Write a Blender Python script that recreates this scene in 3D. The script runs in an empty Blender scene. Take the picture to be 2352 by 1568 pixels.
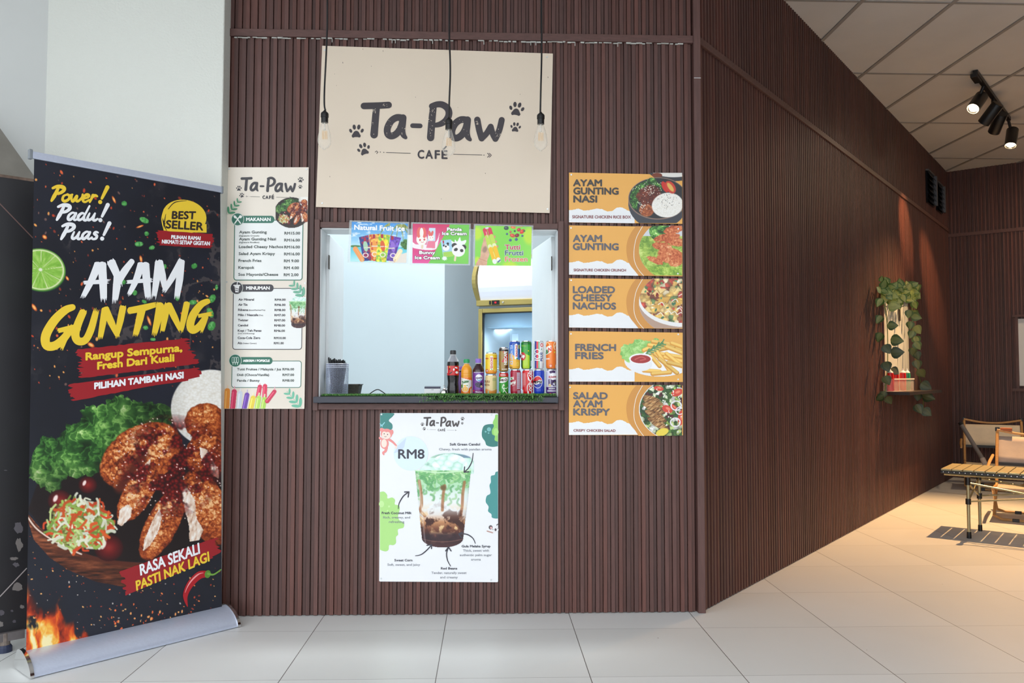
import bpy, math, random
import numpy as np
from mathutils import Vector, Matrix
from mathutils.geometry import tessellate_polygon
random.seed(7)
rng = np.random.default_rng(7)
SC = bpy.context.scene
COL = SC.collection
R = math.radians

# ------------------------------------------------------------------ camera, world, lights, exposure
FPX = 1860.0
YAW, PITCH, ROLL = R(2.0), R(2.46), R(0.05)
CAM = Vector((0.0, -4.04, 1.17))
cam_data = bpy.data.cameras.new('camera')
cam_data.sensor_width = 36.0
cam_data.lens = 36.0 * FPX / 2352.0
cam_data.clip_start = 0.05
cam = bpy.data.objects.new('camera', cam_data)
COL.objects.link(cam)
cam.location = CAM
cam.rotation_euler = (R(90) + PITCH, 0, -YAW)
RM = cam.rotation_euler.to_matrix() @ Matrix.Rotation(ROLL, 3, 'Z')
cam.rotation_euler = RM.to_euler()
SC.camera = cam

world = bpy.data.worlds.new('overcast_sky')
SC.world = world
world.use_nodes = True
bg = world.node_tree.nodes['Background']
bg.inputs[0].default_value = (0.905, 0.955, 1.0, 1)
bg.inputs[1].default_value = 2.85

SC.view_settings.view_transform = 'Standard'
SC.view_settings.look = 'None'
SC.view_settings.exposure = 0.0
SC.view_settings.gamma = 1.0
SC.view_settings.use_curve_mapping = False
SC.cycles.max_bounces = 8
SC.cycles.transparent_max_bounces = 16

def area_light(name, loc, size, power, col, rot=(0, 0, 0), size_y=None):
    l = bpy.data.lights.new(name, 'AREA')
    l.energy = power; l.color = col; l.size = size
    if size_y: l.shape = 'RECTANGLE'; l.size_y = size_y
    o = bpy.data.objects.new(name, l); COL.objects.link(o)
    o.location = loc; o.rotation_euler = rot
    return o
KIOSK_LAMP = area_light('kiosk_ceiling_lamp', (-0.2, 0.75, 3.45), 0.9, 64, (0.93, 0.985, 1.0), size_y=0.5)

ROOM_FILL = area_light('room_fill_light', (6.4, 3.6, 3.5), .25, 30, (1.0, .72, .44))  # unseen warm fill, added to light the far chair
# ------------------------------------------------------------------ pixel -> place
def ray(px, py):
    d = RM @ Vector(((px - 1176) / FPX, -(py - 784) / FPX, -1.0))
    return d.normalized()
def hit(px, py, p, n):
    d = ray(px, py)
    return CAM + d * ((Vector(p) - CAM).dot(n) / d.dot(n))
def W(px, py, Y=0.0): return hit(px, py, (0, Y, 0), Vector((0, 1, 0)))
def F(px, py, z=0.0): return hit(px, py, (0, 0, z), Vector((0, 0, 1)))
def plane_proj(p, n):
    n = Vector(n).normalized(); p = Vector(p)
    if n.dot(CAM - p) < 0: n = -n
    return lambda x, y, lift=0.0: hit(x, y, p + n * lift, n)
def cyl_proj(cx, cy, r):
    def f(x, y, lift=0.0):
        d = ray(x, y); rr = r + lift
        ox, oy = CAM.x - cx, CAM.y - cy
        a = d.x * d.x + d.y * d.y; b = ox * d.x + oy * d.y; c = ox * ox + oy * oy - rr * rr
        t = (-b - math.sqrt(max(0.0, b * b - a * c))) / a
        return CAM + d * t
    return f
TH = R(39.8)
U2 = Vector((math.sin(TH), math.cos(TH), 0))     # along the receding side of the kiosk
V2 = Vector((math.cos(TH), -math.sin(TH), 0))    # square to it, out into the room
CORNER = W(1612, 1392); CORNER.z = 0
CEIL = 3.59

# ------------------------------------------------------------------ materials
def lin(c):
    c = np.asarray(c, float) / 255.0
    return np.where(c <= 0.04045, c / 12.92, ((c + 0.055) / 1.055) ** 2.4)
def rgba(c): return tuple(lin(c)) + (1.0,)
MATS = {}
def mat(name, col=None, rough=0.5, metal=0.0, bump=0.0, bscale=60.0, var=0.0, vscale=8.0, emit=None, estr=0.0, spec=0.5, attr=False, stretch=None):
    if name in MATS: return MATS[name]
    m = bpy.data.materials.new(name); m.use_nodes = True
    nt = m.node_tree; p = nt.nodes['Principled BSDF']
    p.inputs['Roughness'].default_value = rough
    p.inputs['Metallic'].default_value = metal
    p.inputs['Specular IOR Level'].default_value = spec
    tc = nt.nodes.new('ShaderNodeTexCoord')
    src = None
    if attr:
        a = nt.nodes.new('ShaderNodeAttribute'); a.attribute_name = 'Col'; src = a.outputs['Color']
    elif col is not None:
        p.inputs['Base Color'].default_value = rgba(col)
    vec = tc.outputs['Object']
    if stretch:
        mp = nt.nodes.new('ShaderNodeMapping'); mp.inputs['Scale'].default_value = stretch
        nt.links.new(vec, mp.inputs['Vector']); vec = mp.outputs['Vector']
    if var > 0:
        n = nt.nodes.new('ShaderNodeTexNoise'); n.inputs['Scale'].default_value = vscale; n.inputs['Detail'].default_value = 5
        nt.links.new(vec, n.inputs['Vector'])
        mr = nt.nodes.new('ShaderNodeMapRange'); mr.inputs[1].default_value = .25; mr.inputs[2].default_value = .75
        mr.inputs[3].default_value = 1 - var; mr.inputs[4].default_value = 1 + var
        nt.links.new(n.outputs['Fac'], mr.inputs[0])
        mx = nt.nodes.new('ShaderNodeMix'); mx.data_type = 'RGBA'; mx.blend_type = 'MULTIPLY'; mx.inputs[0].default_value = 1
        if src: nt.links.new(src, mx.inputs[6])
        else: mx.inputs[6].default_value = rgba(col)
        nt.links.new(mr.outputs[0], mx.inputs[7]); src = mx.outputs[2]
    if src: nt.links.new(src, p.inputs['Base Color'])
    if bump > 0:
        n2 = nt.nodes.new('ShaderNodeTexNoise'); n2.inputs['Scale'].default_value = bscale; n2.inputs['Detail'].default_value = 4
        nt.links.new(vec, n2.inputs['Vector'])
        b = nt.nodes.new('ShaderNodeBump'); b.inputs['Strength'].default_value = bump; b.inputs['Distance'].default_value = .01
        nt.links.new(n2.outputs['Fac'], b.inputs['Height']); nt.links.new(b.outputs[0], p.inputs['Normal'])
    if emit is not None:
        p.inputs['Emission Color'].default_value = rgba(emit); p.inputs['Emission Strength'].default_value = estr
    MATS[name] = m
    return m
def clear_mat(name, tint, alpha, rough=0.08, edge=.55):
    m = bpy.data.materials.new(name); m.use_nodes = True
    nt = m.node_tree; nt.nodes.clear()
    out = nt.nodes.new('ShaderNodeOutputMaterial'); tr = nt.nodes.new('ShaderNodeBsdfTransparent')
    pr = nt.nodes.new('ShaderNodeBsdfPrincipled'); pr.inputs['Base Color'].default_value = rgba(tint); pr.inputs['Roughness'].default_value = rough
    fr = nt.nodes.new('ShaderNodeLayerWeight'); fr.inputs[0].default_value = 0.35
    mr = nt.nodes.new('ShaderNodeMapRange'); mr.inputs[3].default_value = alpha; mr.inputs[4].default_value = min(1, alpha + edge)
    nt.links.new(fr.outputs['Facing'], mr.inputs[0])
    mix = nt.nodes.new('ShaderNodeMixShader')
    nt.links.new(mr.outputs[0], mix.inputs[0]); nt.links.new(tr.outputs[0], mix.inputs[1]); nt.links.new(pr.outputs[0], mix.inputs[2])
    nt.links.new(mix.outputs[0], out.inputs[0])
    return m
M_PRINT = mat('printed_sheet', rough=.42, attr=True)
M_GLOSS = mat('printed_can', rough=.22, attr=True, spec=.6)
M_SLAT = mat('brown_slat_wood', rough=.5, attr=True, var=.22, vscale=9, stretch=(14, 14, .8))
M_TRIM = mat('brown_trim_wood', (92, 63, 58), rough=.5, var=.25, vscale=7, stretch=(3, 12, 12))
M_TRIMV = mat('brown_trim_wood_upright', (92, 63, 58), rough=.5, var=.25, vscale=7, stretch=(12, 12, 1))
M_PLASTER = mat('white_textured_plaster', (222, 224, 217), rough=.9, bump=.35, bscale=90)
M_SMOOTH = mat('white_smooth_paint', (226, 229, 228), rough=.7, var=.02, vscale=3)
M_INNER = mat('pale_blue_paint', (206, 216, 221), rough=.7, var=.03, vscale=2)
M_WHITE = mat('white_laminate', (226, 230, 232), rough=.4, var=.02)
M_ALU = mat('brushed_aluminium', (204, 212, 232), rough=.38, metal=.45, var=.04, vscale=5, stretch=(1, 30, 30))
M_CHROME = mat('chrome', (225, 225, 225), rough=.12, metal=1, var=.03)
M_BLACK = mat('black_plastic', (18, 18, 20), rough=.4, var=.1)
M_DARKLAM = mat('dark_slate_laminate', (52, 54, 64), rough=.4, var=.12, vscale=12)
M_GOLD = mat('gold_metal', (186, 164, 98), rough=.34, metal=.55, var=.06, vscale=4)
M_SCREW = mat('screw_metal', (212, 216, 218), rough=.35, metal=.5, var=.05)

# ------------------------------------------------------------------ mesh helpers
def wloc(o):
    v = Vector((0, 0, 0))
    while o is not None:
        v += o.location; o = o.parent
    return v
def link(name, me, parent=None, m=None):
    o = bpy.data.objects.new(name, me); COL.objects.link(o)
    if m is not None: me.materials.append(m)
    if parent is not None: o.parent = parent
    return o
def tag(o, label=None, cat=None, group=None, kind=None):
    if label: o['label'] = label
    if cat: o['category'] = cat
    if group: o['group'] = group
    if kind: o['kind'] = kind
    return o
def thing(name, label, cat, loc=(0, 0, 0), group=None):
    o = bpy.data.objects.new(name, None); COL.objects.link(o); o.location = loc
    o.empty_display_size = .05
    return tag(o, label, cat, group)
class MB:
    def __init__(s): s.v = []; s.f = []; s.c = []; s.cur = None
    def add(s, vs, fs):
        b = len(s.v); s.v += [Vector(v) for v in vs]
        for f in fs:
            s.f.append([b + i for i in f]); s.c.append(s.cur)
        return s
    def box(s, c, sz, ax=None):
        ax = ax or (Vector((1, 0, 0)), Vector((0, 1, 0)), Vector((0, 0, 1)))
        c = Vector(c); h = [ax[i] * (sz[i] / 2) for i in range(3)]
        vs = [c + h[0] * i + h[1] * j + h[2] * k for i in (-1, 1) for j in (-1, 1) for k in (-1, 1)]
        return s.add(vs, [(0, 1, 3, 2), (4, 6, 7, 5), (0, 4, 5, 1), (2, 3, 7, 6), (0, 2, 6, 4), (1, 5, 7, 3)])
    def bb(s, a, b):
        a = Vector(a); b = Vector(b)
        return s.box((a + b) / 2, [abs(b[i] - a[i]) for i in range(3)])
    def tube(s, pts, r, seg=8, caps=True):
        pts = [Vector(p) for p in pts]; n = len(pts)
        rr = r if isinstance(r, (list, tuple)) else [r] * n
        t0 = (pts[1] - pts[0]).normalized()
        up = Vector((0, 0, 1)) if abs(t0.z) < .9 else Vector((1, 0, 0))
        a = t0.cross(up).normalized(); vs = []
        for i in range(n):
            t = (pts[min(i + 1, n - 1)] - pts[max(i - 1, 0)]).normalized()
            a = (a - t * a.dot(t)).normalized(); b = t.cross(a)
            for k in range(seg):
                q = 2 * math.pi * k / seg
                vs.append(pts[i] + (a * math.cos(q) + b * math.sin(q)) * rr[i])
        fs = [(i * seg + k, i * seg + (k + 1) % seg, (i + 1) * seg + (k + 1) % seg, (i + 1) * seg + k) for i in range(n - 1) for k in range(seg)]
        if caps: fs += [tuple(range(seg))[::-1], tuple((n - 1) * seg + k for k in range(seg))]
        return s.add(vs, fs)
    def lathe(s, prof, c, seg=28, axis=Vector((0, 0, 1))):
        c = Vector(c); q = Vector((0, 0, 1)).rotation_difference(axis); vs = []
        for r, z in prof:
            for k in range(seg):
                a = 2 * math.pi * k / seg
                vs.append(c + q @ Vector((max(r, 1e-5) * math.cos(a), max(r, 1e-5) * math.sin(a), z)))
        n = len(prof)
        fs = [(i * seg + k, i * seg + (k + 1) % seg, (i + 1) * seg + (k + 1) % seg, (i + 1) * seg + k) for i in range(n - 1) for k in range(seg)]
        return s.add(vs, fs)
    def prism(s, pts, off):
        n = len(pts); off = Vector(off); P = [Vector(p) for p in pts]
        tri = tessellate_polygon([P])
        s.add(P, [tuple(t) for t in tri]); s.add([p + off for p in P], [tuple(t)[::-1] for t in tri])
        return s.add(P + [p + off for p in P], [(i, (i + 1) % n, n + (i + 1) % n, n + i) for i in range(n)])
    def build(s, name, m, parent=None, smooth=False, local=False, bevel=0.0):
        off = Vector((0, 0, 0)) if (parent is None or local) else wloc(parent)
        me = bpy.data.meshes.new(name)
        me.from_pydata([tuple(v - off) for v in s.v], [], s.f)
        if any(c is not None for c in s.c):
            at = me.color_attributes.new('Col', 'FLOAT_COLOR', 'CORNER')
            arr = np.ones((len(me.loops), 4), np.float32); li = 0
            for f, c in zip(s.f, s.c):
                arr[li:li + len(f), :3] = c; li += len(f)
            at.data.foreach_set('color', arr.ravel())
        if smooth:
            me.polygons.foreach_set('use_smooth', [True] * len(me.polygons))
        me.update()
        o = link(name, me, parent, m)
        if smooth and smooth != 'all':
            try: me.set_sharp_from_angle(angle=R(40))
            except Exception: pass
        if bevel > 0:
            b = o.modifiers.new('edge', 'BEVEL'); b.width = bevel; b.segments = 2; b.limit_method = 'ANGLE'
        return o
def arc(c, r, a0, a1, n, ry=None):
    ry = ry or r
    return [(c[0] + r * math.cos(R(a0 + (a1 - a0) * i / n)), c[1] + ry * math.sin(R(a0 + (a1 - a0) * i / n))) for i in range(n + 1)]

# ------------------------------------------------------------------ printing inks: flat printed shapes on a surface
_TG = {}
def text_geo(s, res):
    k = (s, res)
    if k in _TG: return _TG[k]
    c = bpy.data.curves.new('t', 'FONT'); c.body = s; c.size = 1; c.resolution_u = res
    o = bpy.data.objects.new('t', c); COL.objects.link(o)
    bpy.context.view_layer.update()
    dg = bpy.context.evaluated_depsgraph_get()
    me = o.evaluated_get(dg).to_mesh()
    vs = np.array([v.co[:2] for v in me.vertices]); fs = [tuple(p.vertices) for p in me.polygons]
    o.evaluated_get(dg).to_mesh_clear()
    bpy.data.objects.remove(o); bpy.data.curves.remove(c)
    _TG[k] = (vs, fs)
    return _TG[k]
CAPH = None
class Ink:
    def __init__(s, zx=0, zy=0, zs=1.0):
        s.v = []; s.f = []; s.c = []; s.o = (zx, zy, zs); s.n = 0
    def P(s, p): return (s.o[0] + p[0] / s.o[2], s.o[1] + p[1] / s.o[2])
    def raw(s, vs, fs, col, layer):
        s.n = (s.n + 1) % 97; la = layer + s.n * .01       # overlapping dabs of ink never share one plane
        b = len(s.v); s.v += [(x, y, la) for x, y in vs]
        c = tuple(lin(col))
        for f in fs: s.f.append([b + i for i in f]); s.c.append(c)
    def poly(s, pts, col, layer=0):
        q = [s.P(p) for p in pts]
        tri = tessellate_polygon([[Vector((x, y, 0)) for x, y in q]])
        s.raw(q, [tuple(t) for t in tri], col, layer); return s
    def ell(s, c, rx, ry, col, layer=0, rot=0, n=24):
        a = R(rot); q = []
        for i in range(n):
            t = 2 * math.pi * i / n; x, y = rx * math.cos(t), ry * math.sin(t)
            q.append(s.P((c[0] + x * math.cos(a) - y * math.sin(a), c[1] + x * math.sin(a) + y * math.cos(a))))
        s.raw(q, [tuple(range(n))], col, layer); return s
    def stroke(s, pts, w, col, layer=0, cap=True):
        """brush stroke through pts; w half-width or list of half-widths"""
        n = len(pts); ww = list(w) if isinstance(w, (list, tuple)) else [w] * n
        if len(ww) != n: ww = list(np.interp(np.linspace(0, 1, n), np.linspace(0, 1, len(ww)), ww))
        for i in range(n - 1):
            (x0, y0), (x1, y1) = pts[i], pts[i + 1]
            d = math.hypot(x1 - x0, y1 - y0) or 1e-6; nx, ny = -(y1 - y0) / d, (x1 - x0) / d
            q = [(x0 + nx * ww[i], y0 + ny * ww[i]), (x1 + nx * ww[i + 1], y1 + ny * ww[i + 1]),
                 (x1 - nx * ww[i + 1], y1 - ny * ww[i + 1]), (x0 - nx * ww[i], y0 - ny * ww[i])]
            s.raw([s.P(p) for p in q], [(0, 1, 2, 3)], col, layer)
        for i in range(n):
            if cap or 0 < i < n - 1: s.ell(pts[i], ww[i], ww[i], col, layer, n=14)
        return s
    def curve(s, pts, w, col, layer=0, sub=6, closed=False, cap=True):
        s.stroke(smooth_path(pts, sub, closed), w, col, layer, cap); return s
    def text(s, t, p0, p1, h, col, bold=0.0, layer=2, shear=0.0, res=3, up=(0, -1)):
        """text with its baseline from p0 to p1 and cap height h (all in this ink's own units)"""
        global CAPH
        if CAPH is None: CAPH = text_geo('H', 3)[0][:, 1].max()
        vs, fs = text_geo(t, res)
        x0, x1 = vs[:, 0].min(), vs[:, 0].max()
        e = ((p1[0] - p0[0]) / (x1 - x0), (p1[1] - p0[1]) / (x1 - x0))
        k = h / CAPH
        q = [(p0[0] + e[0] * (x - x0) + (shear + up[0]) * k * y, p0[1] + e[1] * (x - x0) + up[1] * k * y) for x, y in vs]
        offs = [(0, 0)]
        if bold > 0:
            n = 8 if bold * (1 if s.o[2] == 1 else 1 / s.o[2]) > .9 else 4
            offs = [(bold * math.cos(2 * math.pi * i / n), bold * math.sin(2 * math.pi * i / n)) for i in range(n)]
            if n == 8: offs.append((0, 0))
        for ox, oy in offs:
            s.raw([s.P((x + ox, y + oy)) for x, y in q], fs, col, layer)
        return s
    def refine(s, L):
        """cut the shapes fine enough to follow a curved surface"""
        F2, C2 = [], []
        for f, c in zip(s.f, s.c):
            st = [(f[0], f[i], f[i + 1]) for i in range(1, len(f) - 1)]
            while st:
                t = st.pop(); e = []
                for k in range(3):
                    a, b = s.v[t[k]], s.v[t[(k + 1) % 3]]; e.append(abs(a[0] - b[0]))
                k = max(range(3), key=lambda q: e[q])
                if e[k] <= L: F2.append(list(t)); C2.append(c); continue
                a, b, o = t[k], t[(k + 1) % 3], t[(k + 2) % 3]
                s.v.append(tuple((s.v[a][q] + s.v[b][q]) / 2 for q in range(3))); m = len(s.v) - 1
                st += [(a, m, o), (m, b, o)]
        s.f, s.c = F2, C2
        return s
    def build(s, name, proj, parent, m=None, base=.0007, gap=.00034):
        off = wloc(parent)
        me = bpy.data.meshes.new(name)
        me.from_pydata([tuple(proj(x, y, base + gap * l) - off) for x, y, l in s.v], [], s.f)
        at = me.color_attributes.new('Col', 'FLOAT_COLOR', 'CORNER')
        arr = np.ones((len(me.loops), 4), np.float32)
        cnt = [len(f) for f in s.f]
        arr[:, :3] = np.repeat(np.array(s.c, np.float32), cnt, axis=0)
        at.data.foreach_set('color', arr.ravel())
        me.update()
        return link(name, me, parent, m or M_PRINT)
def smooth_path(pts, sub=6, closed=False):
    n = len(pts); out = []
    rngi = range(n if closed else n - 1)
    g = (lambda i: pts[i % n]) if closed else (lambda i: pts[max(0, min(n - 1, i))])
    for i in rngi:
        p0, p1, p2, p3 = g(i - 1), g(i), g(i + 1), g(i + 2)
        for k in range(sub):
            t = k / sub
            out.append(tuple(.5 * (2 * p1[j] + (p2[j] - p0[j]) * t + (2 * p0[j] - 5 * p1[j] + 4 * p2[j] - p3[j]) * t * t
                                   + (3 * p1[j] - p0[j] - 3 * p2[j] + p3[j]) * t ** 3) for j in range(2)))
    if not closed: out.append(tuple(pts[-1]))
    return out

# ------------------------------------------------------------------ printed pictures: a fine grid of printed dots
def hsh(ix, iy, k=0):
    h = (ix.astype(np.int64) * 374761393 + iy.astype(np.int64) * 668265263 + k * 974711) & 0xFFFFFFFF
    h = ((h ^ (h >> 13)) * 1274126177) & 0xFFFFFFFF
    return ((h ^ (h >> 16)) & 0xFFFF) / 65535.0
def vnoise(x, y, k=0):
    ix, iy = np.floor(x), np.floor(y); fx, fy = x - ix, y - iy
    fx = fx * fx * (3 - 2 * fx); fy = fy * fy * (3 - 2 * fy)
    a, b = hsh(ix, iy, k), hsh(ix + 1, iy, k); c, d = hsh(ix, iy + 1, k), hsh(ix + 1, iy + 1, k)
    return (a * (1 - fx) + b * fx) * (1 - fy) + (c * (1 - fx) + d * fx) * fy
def fbm(x, y, k=0, o=4):
    t, a, s = 0, .5, 0
    for i in range(o):
        t = t + a * vnoise(x * 2 ** i, y * 2 ** i, k + i); s += a; a *= .5
    return t / s
def worley(x, y, k=0):
    ix, iy = np.floor(x), np.floor(y); f1 = np.full(x.shape, 9.); cid = np.zeros(x.shape)
    for a in (-1, 0, 1):
        for b in (-1, 0, 1):
            jx, jy = ix + a, iy + b
            d = np.hypot(jx + hsh(jx, jy, k) - x, jy + hsh(jx, jy, k + 5) - y)
            m = d < f1; f1 = np.where(m, d, f1); cid = np.where(m, hsh(jx, jy, k + 9), cid)
    return f1, cid
def ramp(t, stops):
    t = np.clip(t, 0, 1); xs = [a for a, _ in stops]
    return np.stack([np.interp(t, xs, [c[i] for _, c in stops]) for i in range(3)], -1)
def inpoly(X, Y, pts):
    r = np.zeros(X.shape, bool); n = len(pts)
    for i in range(n):
        (x0, y0), (x1, y1) = pts[i], pts[(i + 1) % n]
        if y0 == y1: continue
        r ^= ((y0 > Y) != (y1 > Y)) & (X < (x1 - x0) * (Y - y0) / (y1 - y0) + x0)
    return r.astype(float)
def segd(X, Y, a, b):
    dx, dy = b[0] - a[0], b[1] - a[1]
    t = np.clip(((X - a[0]) * dx + (Y - a[1]) * dy) / (dx * dx + dy * dy + 1e-9), 0, 1)
    return np.hypot(X - a[0] - t * dx, Y - a[1] - t * dy), t
def lined(X, Y, pts):
    d = np.full(X.shape, 1e9)
    for a, b in zip(pts[:-1], pts[1:]): d = np.minimum(d, segd(X, Y, a, b)[0])
    return d
def elld(X, Y, c, rx, ry, rot=0):
    a = R(rot); x, y = X - c[0], Y - c[1]
    return np.hypot((x * math.cos(a) + y * math.sin(a)) / rx, (-x * math.sin(a) + y * math.cos(a)) / ry)
class Canvas:
    """grid of dots over x0..x1, y0..y1 (photo pixels); X, Y are in the ink units of the zoom it was measured in"""
    def __init__(s, x0, y0, x1, y1, step, zx=0, zy=0, zs=1.0, bgc=(255, 255, 255)):
        nx, ny = int(round((x1 - x0) / step)) + 1, int(round((y1 - y0) / step)) + 1
        s.px, s.py = np.meshgrid(np.linspace(x0, x1, nx), np.linspace(y0, y1, ny))
        s.X, s.Y = (s.px - zx) * zs, (s.py - zy) * zs
        s.C = np.ones(s.X.shape + (3,)) * np.array(bgc, float)
        s.A = np.zeros(s.X.shape)
    def put(s, m, col):
        m = np.clip(m, 0, 1); c = np.asarray(col, float)
        s.C = s.C * (1 - m[..., None]) + c * m[..., None]; s.A = np.maximum(s.A, m)
        return s
    def poly(s, pts, col, k=1.0): return s.put(inpoly(s.X, s.Y, pts) * k, col)
    def line(s, pts, w, col, soft=1.0): return s.put((w - lined(s.X, s.Y, pts)) / soft + .5, col)
    def ell(s, c, rx, ry, col, rot=0, soft=.08): return s.put((1 - elld(s.X, s.Y, c, rx, ry, rot)) / soft + .5, col)
    def build(s, name, proj, parent, lift=.0004, full=True, m=None):
        off = wloc(parent)
        ny, nx = s.X.shape
        if callable(getattr(proj, 'grid', None)): V = proj.grid(s.px, s.py, lift)
        else: V = np.array([proj(a, b, lift) for a, b in zip(s.px.ravel(), s.py.ravel())])
        V = V - np.array(off)
        idx = np.arange(ny * nx).reshape(ny, nx)
        Q = np.stack([idx[:-1, :-1], idx[1:, :-1], idx[1:, 1:], idx[:-1, 1:]], -1).reshape(-1, 4)
        if not full:
            keep = (s.A.ravel()[Q].min(1) > .45); Q = Q[keep]
            used = np.unique(Q); mp = np.zeros(ny * nx, int); mp[used] = np.arange(len(used)); V = V[used]; Q = mp[Q]
            cols = lin(np.clip(s.C, 0, 255)).reshape(-1, 3)[used]
        else: cols = lin(np.clip(s.C, 0, 255)).reshape(-1, 3)
        me = bpy.data.meshes.new(name)
        me.vertices.add(len(V)); me.vertices.foreach_set('co', V.astype(np.float32).ravel())
        me.loops.add(len(Q) * 4); me.loops.foreach_set('vertex_index', Q.astype(np.int32).ravel())
        me.polygons.add(len(Q)); me.polygons.foreach_set('loop_start', np.arange(0, len(Q) * 4, 4, dtype=np.int32))
        me.update(calc_edges=True)
        at = me.color_attributes.new('Col', 'FLOAT_COLOR', 'POINT')
        arr = np.ones((len(V), 4), np.float32); arr[:, :3] = cols
        at.data.foreach_set('color', arr.ravel())
        return link(name, me, parent, m or M_PRINT)

def _grid_dirs(px, py):
    D = np.stack([(px.ravel() - 1176) / FPX, -(py.ravel() - 784) / FPX, -np.ones(px.size)], -1)
    return D @ np.array(RM).T
def add_grid(f, p, n):
    n = Vector(n).normalized(); p = Vector(p)
    if n.dot(CAM - p) < 0: n = -n
    def grid(px, py, lift):
        D = _grid_dirs(px, py); q = np.array(p + n * lift); c = np.array(CAM); nn = np.array(n)
        t = ((q - c) @ nn) / (D @ nn)
        return c + D * t[:, None]
    f.grid = grid
    return f
def flat(p, n): return add_grid(plane_proj(p, n), p, n)
class QuadCanvas(Canvas):
    def __init__(s, quad, step, zx=0, zy=0, zs=1.0, bgc=(255, 255, 255)):
        (ax, ay), (bx, by), (cx, cy), (dx, dy) = quad        # TL TR BR BL
        nx = int(max(bx - ax, cx - dx) / step) + 1; ny = int(max(dy - ay, cy - by) / step) + 1
        u, v = np.meshgrid(np.linspace(0, 1, nx), np.linspace(0, 1, ny))
        s.px = (ax * (1 - u) + bx * u) * (1 - v) + (dx * (1 - u) + cx * u) * v
        s.py = (ay * (1 - u) + by * u) * (1 - v) + (dy * (1 - u) + cy * u) * v
        s.X, s.Y = (s.px - zx) * zs, (s.py - zy) * zs
        s.C = np.ones(s.X.shape + (3,)) * np.array(bgc, float); s.A = np.zeros(s.X.shape)

CRUMB = [(0, (58, 16, 8)), (.3, (118, 44, 18)), (.55, (176, 80, 34)), (.78, (216, 124, 62)), (1, (248, 196, 140))]
MEAT = [(0, (188, 140, 112)), (.4, (232, 204, 182)), (1, (255, 248, 240))]
LEAF = [(0, (14, 34, 14)), (.35, (38, 84, 34)), (.65, (92, 150, 66)), (.85, (150, 200, 106)), (1, (222, 240, 180))]
def crumb_col(X, Y, sc, light, k=0, stops=CRUMB):
    wx, wy = X + 8 * fbm(X / 30, Y / 30, 3), Y + 8 * fbm(X / 30, Y / 30, 4)
    wx, wy = wx + sc * .9 * (fbm(X / sc, Y / sc, k + 21, 3) - .5), wy + sc * .9 * (fbm(X / sc, Y / sc, k + 22, 3) - .5)
    f, c = worley(wx / sc, wy / (sc * .8), k); f2, c2 = worley(wx / (sc * .5), wy / (sc * .5), k + 2)
    e = np.clip((.55 * f + .45 * f2), 0, 1); n = fbm(X / 9, Y / 9, k + 31, 3)
    return ramp((.9 - e * .75 + (c - .5) * .34 + (n - .5) * .55 + (fbm(X / 60, Y / 60, 6) - .5) * .6) * light, stops)
def leaf_col(X, Y, sc, k=0, stops=LEAF):
    a = fbm(X / sc, Y / sc, k, 5); b = np.abs(fbm(X / sc * 1.7 + 3 * a, Y / sc * 1.7, k + 7, 4) - .5) * 4
    return ramp(a * 1.1 - .1 + .35 * (1 - np.clip(b * 2.2, 0, 1)) - .12, stops)
def frill(pts, amp, n, seed=0, k=11):
    r = random.Random(seed); out = []
    P = smooth_path(pts, n, True)
    for i, (x, y) in enumerate(P):
        a = 2 * math.pi * i / k
        out.append((x + amp * math.sin(a * 2.3) * r.uniform(.3, 1), y + amp * math.cos(a * 3.1) * r.uniform(.3, 1)))
    return out
def rice_col(X, Y, sc, k=0):
    f, c = worley(X / sc, Y / (sc * .7), k)
    return ramp(.95 - f * .45 + (c - .5) * .2, [(0, (188, 176, 158)), (.5, (232, 226, 214)), (1, (255, 254, 250))])

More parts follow.
